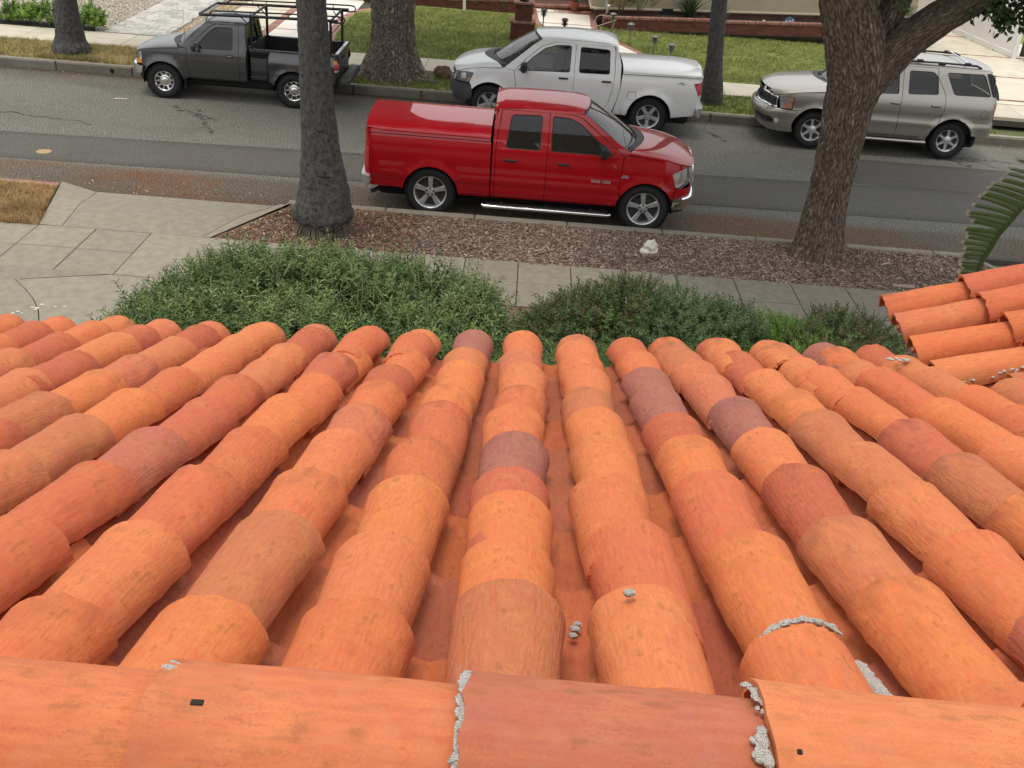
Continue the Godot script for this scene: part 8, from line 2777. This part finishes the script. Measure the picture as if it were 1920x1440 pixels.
func make_planting():
	var sage := sprig(0.20, 15, 0.072, 0.30, 1, 0.25)
	var fine := sprig(0.13, 18, 0.034, 0.45, 2, 0.2)
	var small := sprig(0.14, 16, 0.042, 0.42, 3, 0.25)
	var bright := sprig(0.10, 16, 0.026, 0.6, 4, 0.1)
	var g1 := Color(0.062, 0.105, 0.038)
	var sg := shrub("sage_shrub", "wide mound of green sage with flower spikes, left of the bare mulch gap", Vector3(-2.1, 0.12, -11.6), [
		[Vector3(-1.75, 0.0, 0.45), Vector3(0.75, 0.60, 0.85)], [Vector3(-1.25, 0.05, -0.25), Vector3(0.95, 0.72, 0.95)], [Vector3(-0.45, 0.05, -0.35), Vector3(1.0, 0.80, 0.95)], [Vector3(0.35, 0.05, -0.3), Vector3(1.0, 0.80, 0.95)], [Vector3(1.15, 0.05, -0.05), Vector3(0.95, 0.72, 1.0)], [Vector3(1.5, 0.0, 0.35), Vector3(0.72, 0.62, 0.9)],
		[Vector3(-1.5, 0.0, 0.9), Vector3(1.0, 0.6, 0.9)], [Vector3(-0.2, 0.0, 0.9), Vector3(1.2, 0.72, 1.0)], [Vector3(0.9, 0.0, 0.9), Vector3(1.0, 0.66, 1.0)]], 12500, sage, [g1 * 0.62, g1 * 0.9, g1, Color(0.078, 0.125, 0.045), Color(0.098, 0.14, 0.058)], "", 0.75)
	# flower spikes over the sage
	var spike := MB.new()
	spike.tube([Vector3(0, 0, 0), Vector3(0, 0.26, 0)], [0.0025, 0.0015], 4, false)
	for k in 9:
		spike.lathe(xf(Vector3(0, 0.11 + k * 0.018, 0)), [Vector2(0.002, -0.006), Vector2(0.009, 0.0), Vector2(0.002, 0.006)], 5, false)
	var sp := []
	var sc := []
	for k in 420:
		var a := rng.randf_range(-2.0, 2.0)
		var bz := rng.randf_range(-1.15, 0.9)
		var p := Vector3(a, 0.80 - 0.09 * a * a - 0.22 * (bz + 0.1) * (bz + 0.1) + rng.randf_range(-0.14, 0.0), bz)
		var far_edge := bz < -0.75
		sp.append(Transform3D(Basis.from_euler(Vector3(rng.randfn(0, 0.25 if far_edge else 0.6), rng.randf() * 6.0, rng.randfn(0, 0.25 if far_edge else 0.6))).scaled(Vector3.ONE * rng.randf_range(0.8, 1.5)), p))
		sc.append(Color(0.10, 0.085, 0.10) if rng.randf() < (0.5 if far_edge else 0.08) else Color(0.21, 0.24, 0.10) * rng.randf_range(0.7, 1.2))
	swarm("flower_spikes", spike.done(), M.leaf, sp, sc, sg)
	var dk := Color(0.038, 0.068, 0.024)
	shrub("dark_shrub", "dark shrub with browned twigs beside the mulch gap, touching the pavement", Vector3(1.45, 0.12, -12.25), [[Vector3(-0.35, 0, 0), Vector3(0.65, 0.52, 0.55)], [Vector3(0.2, 0.02, -0.15), Vector3(0.65, 0.66, 0.6)], [Vector3(-0.75, 0, 0.25), Vector3(0.45, 0.35, 0.42)]], 3600, small, [dk * 0.7, dk, dk * 1.3, Color(0.060, 0.048, 0.026), dk * 1.1, Color(0.06, 0.09, 0.03)], "", 0.3)
	shrub("upright_shrub", "taller blue green shrub right of the browned shrub, by the pavement", Vector3(2.45, 0.12, -12.05), [[Vector3(-0.2, 0, 0), Vector3(0.62, 0.72, 0.62)], [Vector3(0.4, 0, 0.15), Vector3(0.55, 0.60, 0.6)]], 3000, small, [Color(0.036, 0.064, 0.030), Color(0.05, 0.085, 0.040), Color(0.062, 0.105, 0.05)], "", 0.7)
	shrub("low_sage_shrub", "low soft grey green mat of leaves right of the mulch gap, by the roof edge", Vector3(1.55, 0.12, -10.95), [[Vector3(-0.55, 0, 0.1), Vector3(0.60, 0.30, 0.75)], [Vector3(0.3, 0, 0.0), Vector3(0.75, 0.40, 0.8)], [Vector3(0.9, 0, 0.3), Vector3(0.6, 0.36, 0.8)]], 4200, fine, [Color(0.055, 0.10, 0.04), Color(0.075, 0.13, 0.05), Color(0.09, 0.15, 0.062)], "", 0.5)
	shrub("bright_green_shrub", "bright green fine leaved mat below the pavement at the right", Vector3(3.35, 0.12, -11.45), [[Vector3(-0.6, 0, -0.5), Vector3(0.75, 0.36, 0.9)], [Vector3(0.3, 0, -0.35), Vector3(0.85, 0.42, 0.95)], [Vector3(0.0, 0, 0.8), Vector3(1.2, 0.38, 0.9)]], 6800, bright, [Color(0.045, 0.10, 0.014), Color(0.062, 0.13, 0.018), Color(0.085, 0.165, 0.024)], "", 0.5)
	shrub("mounded_shrub", "rounded dark shrub with brown top beside the wing roof", Vector3(4.35, 0.12, -12.05), [[Vector3(0, 0, 0), Vector3(0.85, 0.58, 0.66)], [Vector3(-0.4, 0, 0.3), Vector3(0.5, 0.36, 0.5)]], 2800, small, [dk, Color(0.05, 0.085, 0.028), Color(0.075, 0.06, 0.034), Color(0.055, 0.095, 0.032)], "", 0.3)
	shrub("grey_green_shrub", "low grey green shrub against the corner of the wing roof", Vector3(4.0, 0.12, -10.2), [[Vector3(0, 0, 0), Vector3(0.9, 0.40, 0.9)], [Vector3(-0.6, 0, 0.5), Vector3(0.7, 0.35, 0.7)]], 3000, fine, [Color(0.045, 0.08, 0.034), Color(0.06, 0.105, 0.045), Color(0.07, 0.12, 0.05)], "", 0.5)
	# five small shrubs in the bed across the street
	var boxy := sprig(0.16, 16, 0.075, 0.55, 6, 0.1)
	var far_spots := [[-13.62, "leftmost small round shrub in the dark bed by the gravel, cut by the frame"], [-13.12, "small shrub in the dark bed left of the far palm, second from the frame edge"], [-12.55, "tallest small shrub in the dark bed left of the far palm"], [-12.05, "small shrub half hidden behind the left side of the far palm"], [-11.42, "small shrub in the bed at the corner of the paver drive"], [-14.3, "small shrub in the dark bed just outside the left frame edge"]]
	for k in far_spots.size():
		var s: float = [1.0, 0.95, 1.25, 1.0, 1.15, 1.0][k]
		shrub("bed_shrub", far_spots[k][1], Vector3(far_spots[k][0], 0.2, -28.12), [[Vector3(0, 0.10, 0), Vector3(0.26, 0.34, 0.24) * s]], 260, boxy, [Color(0.06, 0.12, 0.02), Color(0.09, 0.17, 0.03), Color(0.12, 0.21, 0.045)], "small shrubs in the bed by the gravel", 0.9)
	far_plants()
	make_grass()
	torn_leaf()

func blade_fan(called: String, label: String, cat: String, at: Vector3, count: int, length: float, width: float, tone: Color, bend: float):
	# a clump of long strap leaves
	var o := thing(called, label, cat, at)
	var mat := plain(tone.linear_to_srgb(), 0.45)
	mat.backlight_enabled = true
	mat.backlight = Color(0.2, 0.25, 0.15)
	for k in count:
		var a := TAU * k / count + rng.randf_range(-0.3, 0.3)
		var lean := rng.randf_range(0.15, 1.0)
		var l := length * rng.randf_range(0.7, 1.1)
		var m := MB.new()
		var dir := Vector3(cos(a), 0, sin(a))
		var side := dir.cross(Vector3.UP) * width * 0.5
		var prev: Array = []
		for s in 7:
			var t := s / 6.0
			var p := dir * (l * lean * t * 0.8 + bend * t * t * l * 0.2) + Vector3.UP * (l * t * (1.0 - 0.35 * lean * t) - bend * t * t * l * lean * 0.35)
			var w := side * (0.5 + 1.6 * t * (1.0 - t)) * (1.0 - pow(t, 4.0))
			var cur := [p - w, p + Vector3.DOWN * width * 0.12, p + w]
			if s > 0:
				m.quad(prev[0], prev[1], cur[1], cur[0])
				m.quad(prev[1], prev[2], cur[2], cur[1])
			prev = cur
		obj("leaf", m.done(), mat, o)
	return o

func far_plants():
	var bp: Node3D = blade_fan("strap_leaf_plant", "tall dark strap leaved plant with an orange flower before the stucco wall", "plant", Vector3(5.15, 0.55, -34.85), 46, 1.05, 0.075, Color(0.030, 0.058, 0.022), 0.35)
	var fl := MB.new()
	fl.tri(Vector3(0, 0, 0), Vector3(0.05, 0.16, 0.02), Vector3(0.10, 0.04, 0))
	fl.tri(Vector3(0, 0, 0), Vector3(-0.02, 0.17, 0.0), Vector3(0.05, 0.14, 0.02))
	fl.box(xf(Vector3(0.02, 0.0, 0)), Vector3(0.16, 0.03, 0.03), 0.01)
	obj("flower", fl.done(), M.lamp_amber, bp, xf(Vector3(0.22, 0.75, 0.2)))
	blade_fan("spiky_plant", "spiky green plant showing right of the leaning palm", "plant", Vector3(6.15, 0.50, -34.75), 30, 0.75, 0.06, Color(0.050, 0.095, 0.028), 0.1)
	var feather := sprig(0.30, 16, 0.06, 0.35, 8, 0.3)
	shrub("feathery_shrub", "thin feathery shrub growing against the stucco wall by the downspout", Vector3(3.2, 0.45, -34.7), [[Vector3(-0.25, 0.35, 0), Vector3(0.35, 0.75, 0.3)], [Vector3(0.35, 0.40, 0), Vector3(0.45, 0.7, 0.3)]], 520, feather, [Color(0.10, 0.115, 0.035), Color(0.13, 0.12, 0.05), Color(0.075, 0.10, 0.03)], "", 1.0)
	for q in [[-3.9, 0.35, "dark hedge plant over the far left planter, left of the white post"], [-1.3, 0.40, "dark hedge plant over the far left planter, right of the white post"], [-5.1, 0.3, "dry brownish plant at the left end of the far planter"]]:
		shrub("planter_shrub", q[2], Vector3(q[0], q[1], -36.0), [[Vector3(0, 0.05, 0), Vector3(1.0, 0.65, 0.35)]], 700, feather, [Color(0.022, 0.04, 0.016), Color(0.035, 0.06, 0.022), Color(0.028, 0.045, 0.018)] if q[0] > -5 else [Color(0.12, 0.08, 0.04), Color(0.06, 0.06, 0.03)])
	shrub("planter_shrub", "dark shrub in the corner planter under the tree's limb", Vector3(11.3, 0.75, -35.3), [[Vector3(0, 0.1, 0), Vector3(1.1, 0.8, 0.5)]], 700, feather, [Color(0.03, 0.055, 0.02), Color(0.05, 0.085, 0.03)])
	# pot on the porch
	var pot := thing("flower_pot", "small red clay pot with a plant on the porch step", "flower pot", Vector3(1.55, 0.30, -36.6))
	var pm := MB.new()
	pm.lathe(Transform3D.IDENTITY, [Vector2(0.10, 0.0), Vector2(0.15, 0.22), Vector2(0.17, 0.22), Vector2(0.17, 0.27), Vector2(0.14, 0.27), Vector2(0.13, 0.22)], 18, false)
	obj("pot", pm.done(), plain(lin(0.32, 0.09, 0.06), 0.8), pot)
	obj("plant", leaf_cluster(40, 0.12, 0.18, 61), M.leaf_dark, pot, xf(Vector3(0, 0.40, 0)))

func make_grass():
	# tufts of blades
	var tuft := MB.new()
	for k in 6:
		var a := k * 1.9
		var d := Vector3(cos(a), 0, sin(a))
		var b := d * 0.012
		var s := d.cross(Vector3.UP) * 0.0045
		var l := 0.045 + 0.02 * (k % 3)
		tuft.tri(b - s, b + s, b + d * l * 0.7 + Vector3.UP * l)
	var tm := tuft.done()
	var n := noise(0.55, 3, 91)
	for q in [
		["far_lawn_grass", "short green grass of the lawns across the street", Rect2(-5.3, -35.2, 17.4, 7.35), 34000, Color(0.135, 0.175, 0.028), Color(0.29, 0.31, 0.09), 0.215, 1.0],
		["strip_grass", "short green grass on the strip along the far kerb", Rect2(-7.5, -26.3, 19.0, 1.8), 9000, Color(0.12, 0.165, 0.026), Color(0.23, 0.25, 0.06), 0.185, 1.0],
		["strip_dry_grass", "dry yellow grass on the far strip at the left", Rect2(-15.0, -26.3, 7.5, 1.8), 9000, Color(0.20, 0.19, 0.05), Color(0.56, 0.43, 0.20), 0.185, 1.1],
		["corner_dry_grass", "parched brown grass in the near corner by the drive apron", Rect2(-9.6, -16.2, 2.5, 1.72), 9000, Color(0.25, 0.15, 0.06), Color(0.48, 0.32, 0.15), 0.125, 1.0]]:
		var r: Rect2 = q[2]
		var places := []
		var tints := []
		for k in q[3]:
			var p := Vector3(rng.randf_range(r.position.x, r.end.x), q[6], rng.randf_range(r.position.y, r.end.y))
			if q[0] == "far_lawn_grass":
				# keep off the walk and the drives
				var wl := 0.1 if p.z < -34.2 else (lerpf(0.18, 0.6, (p.z + 34.2) / 1.5) if p.z < -32.7 else (lerpf(0.6, 1.6, (p.z + 32.7) / 2.0) if p.z < -30.7 else lerpf(1.6, 2.0, (p.z + 30.7) / 2.9)))
				var wr := 2.35 if p.z < -33.3 else (lerpf(2.35, 2.72, (p.z + 33.3) / 0.9) if p.z < -32.4 else (lerpf(2.72, 3.75, (p.z + 32.4) / 2.6) if p.z < -29.8 else lerpf(3.75, 4.6, (p.z + 29.8) / 2.0)))
				if (p.x > wl and p.x < wr) or p.x < -5.1 - 0.08 * (-27.8 - p.z) or (p.z < -34.3 and p.x > 0):
					continue
				if p.z < -33.4 and p.x < -4.6:
					continue
			if q[0] == "corner_dry_grass" and p.x > -7.5 + (p.z + 16.2) * 0.25:
				continue
			if q[0] == "strip_grass" and p.x > 11.3:
				continue
			var e := clampf(0.5 + 0.9 * n.get_noise_2d(p.x, p.z * 1.5) + rng.randfn(0, 0.22), 0.0, 1.0)
			places.append(Transform3D(Basis(Vector3.UP, rng.randf() * TAU).scaled(Vector3.ONE * rng.randf_range(0.7, 1.4) * q[7]), p))
			tints.append((q[4] as Color).lerp(q[5], e) * rng.randf_range(0.8, 1.2))
		swarm(q[0], tm, M.leaf, places, tints).set_meta("label", q[1])

# the torn leaf that leans in from the right edge, behind the wing roof
func torn_leaf():
	var o := thing("torn_palm_leaf", "big green palm leaf with torn pale tips leaning in at the right edge", "palm leaf", Vector3(4.2, 0.13, -8.6))
	var green := plain(lin(0.050, 0.080, 0.024), 0.38)
	green.backlight_enabled = true
	green.backlight = Color(0.25, 0.3, 0.15)
	var green2 := plain(lin(0.085, 0.12, 0.045), 0.38)
	var pale := plain(lin(0.42, 0.36, 0.28), 0.8)
	var rib := [Vector3(-0.25, 0.0, 0.0), Vector3(-0.12, 1.5, 0.0), Vector3(-0.06, 2.60, 0.0), Vector3(-0.04, 2.78, 0.0), Vector3(0.02, 3.05, 0.02), Vector3(0.13, 3.32, 0.05), Vector3(0.36, 3.62, 0.1), Vector3(0.80, 3.95, 0.2)]
	var m := MB.new()
	m.tube(rib, [0.035, 0.032, 0.026, 0.024, 0.022, 0.020, 0.016, 0.01], 7)
	obj("rib", m.done(), green, o)
	var k := 0
	var pos := []
	for s in 30:
		var t := s / 29.0 * 4.6 + 2.0
		var i := int(t)
		var f := t - i
		if i >= rib.size() - 1:
			break
		pos.append((rib[i] as Vector3).lerp(rib[i + 1], f))
	for s in pos.size():
		var p: Vector3 = pos[s]
		var t := float(s) / pos.size()
		var l: float = lerpf(0.13, 0.46, smoothstep(0.0, 0.75, t)) * rng.randf_range(0.88, 1.08)
		for side in [0]:
			var d := Vector3(-1.0, 0.16 + 0.40 * t + rng.randfn(0, 0.05), 0.10) if side == 0 else Vector3(0.55, -0.75, -0.35)
			d = d.normalized()
			var along: Vector3 = (pos[mini(s + 1, pos.size() - 1)] - pos[maxi(s - 1, 0)]).normalized() * rng.randf_range(0.018, 0.030)
			var lm := MB.new()
			var prev: Array = []
			for q in 6:
				var u := q / 5.0
				var c := p + d * l * u + Vector3(0, -0.16 * l * u * u, 0.10 * l * sin(u * 2.5))
				var w := along * (1.0 - 0.25 * u)
				var cur := [c - w, c + Vector3(0, 0, 0.006), c + w]
				if q > 0:
					lm.quad(prev[0], prev[1], cur[1], cur[0])
					lm.quad(prev[1], prev[2], cur[2], cur[1])
				prev = cur
			var leaf := obj("leaf_strip", lm.done(), green if (s + side) % 3 else green2, o)
			if side == 0:
				var tipm := MB.new()
				var c2: Vector3 = (prev[0] + prev[2]) / 2.0
				tipm.quad(prev[0], prev[2], c2 + d * 0.035 + along * 0.5, c2 + d * 0.03 - along * 0.6)
				obj("torn_tip", tipm.done(), pale, leaf)

func make_small_things():
	# white rock in the mulch
	var rk := MB.new()
	for q in [[Vector3(0.04, 0.02, 0), Vector3(0.22, 0.22, 0.19), 701], [Vector3(-0.09, -0.01, 0.03), Vector3(0.16, 0.14, 0.15), 703], [Vector3(0.02, -0.05, 0.05), Vector3(0.24, 0.12, 0.16), 705]]:
		var n := noise(2.0, 3, q[2])
		rk.grid(19, 10, func(i: int, j: int):
			var d := Vector3(sin(PI * j / 9.0) * cos(TAU * i / 18.0), cos(PI * j / 9.0), sin(PI * j / 9.0) * sin(TAU * i / 18.0))
			return q[0] + d * (1.0 + 0.5 * n.get_noise_3dv(d)) * q[1] * 0.5)
	var rock := rk.done()
	tag(obj("white_rock", rock, M.concrete_white, null, Transform3D(Basis.from_euler(Vector3(0.2, 0.5, 0.35)), Vector3(2.18, 0.19, -15.36))), "white lumpy rock lying in the bark mulch", "rock")
	var st := MB.new()
	st.box(Transform3D(Basis.from_euler(Vector3(0.0, -0.10, 0.03)), Vector3(6.06, 0.15, -14.72)), Vector3(0.34, 0.03, 0.10), 0.012)
	tag(obj("bark_slab", st.done(), plain(lin(0.30, 0.235, 0.18), 0.95), null), "pale flat piece of bark at the mulch edge near the wing roof", "piece of bark")
	tag(obj("stick", tube_mesh([Vector3(5.95, 0.15, -15.55), Vector3(6.05, 0.16, -15.6), Vector3(6.12, 0.15, -15.66)], 0.014, 6), plain(lin(0.42, 0.34, 0.26), 0.95), null), "short pale stick in the mulch right of the forked tree", "stick")
	# hose looped on the planter
	var hp := []
	for k in 40:
		var a := TAU * k / 39.0 * 1.15 + 2.6
		hp.append(Vector3(2.42 + 0.30 * cos(a), 0.42 + 0.26 * sin(a) + 0.03 * sin(a * 3.0), -33.86 + 0.02 * sin(a * 2.0)))
	hp.append(Vector3(2.75, 0.50, -34.0))
	hp.append(Vector3(3.0, 0.52, -34.3))
	hp.append(Vector3(2.9, 0.45, -34.6))
	tag(obj("garden_hose", tube_mesh(hp, 0.016, 7), plain(lin(0.42, 0.30, 0.22), 0.6), null), "pale pink garden hose looped over the end of the brick planter", "hose")
	# round blue yard sign on a stake
	var sg := thing("yard_sign", "round blue yard sign with white letters in the brick planter bed", "sign", Vector3(8.40, 0.45, -34.72))
	sg.basis = Basis(Vector3.BACK, 0.12)
	obj("stake", tube_mesh([Vector3(-0.03, -0.15, 0), Vector3(0, 0.2, 0)], 0.010, 6), M.vinyl, sg)
	var oc := MB.new()
	oc.lathe(Transform3D(Basis(Vector3.RIGHT, PI / 2), Vector3(0, 0.32, 0)), [Vector2(0.0005, -0.006), Vector2(0.155, -0.006), Vector2(0.155, 0.006), Vector2(0.0005, 0.006)], 8, false)
	obj("board", oc.done(), plain(lin(0.05, 0.13, 0.30), 0.5), sg)
	var rim := MB.new()
	rim.lathe(Transform3D(Basis(Vector3.RIGHT, PI / 2), Vector3(0, 0.32, 0)), [Vector2(0.155, 0.004), Vector2(0.155, 0.009), Vector2(0.138, 0.009)], 8, false)
	obj("rim", rim.done(), plain(lin(0.22, 0.33, 0.48), 0.5), sg)
	obj("letters", letters("ADT", 0.16, 0.004), M.vinyl, sg, xf(Vector3(0, 0.32, 0.010)))
	tag(obj("white_stone", lump_mesh(Vector3(0.09, 0.06, 0.06), 711, 7), M.vinyl, null, xf(Vector3(7.6, 0.70, -34.95))), "small white stone on the planter soil left of the blue sign", "stone")
	tag(obj("white_stone", lump_mesh(Vector3(0.14, 0.09, 0.09), 713, 7), M.vinyl, null, xf(Vector3(4.58, 0.50, -34.85))), "white stone in the planter under the dark wall vent", "stone")
	# chunk of old root beside the far tree
	tag(obj("root_stump", lump_mesh(Vector3(0.42, 0.34, 0.30), 715, 10), plain(lin(0.17, 0.115, 0.08), 0.95), null, xf(Vector3(-1.95, 0.32, -25.75))), "brown stump of a root right of the thick grey tree", "stump")
	# scraps on the road
	tag(obj("paper_scrap", sheet([Vector2(0, 0), Vector2(0.28, 0.03), Vector2(0.24, 0.12), Vector2(-0.04, 0.10)], 0.0), plain(lin(0.42, 0.36, 0.33), 0.9), null, Transform3D(Basis(Vector3.UP, 0.2), Vector3(-8.75, 0.012, -22.3))), "flat pale scrap of paper on the road by the grey pickup's front wheel", "scrap")
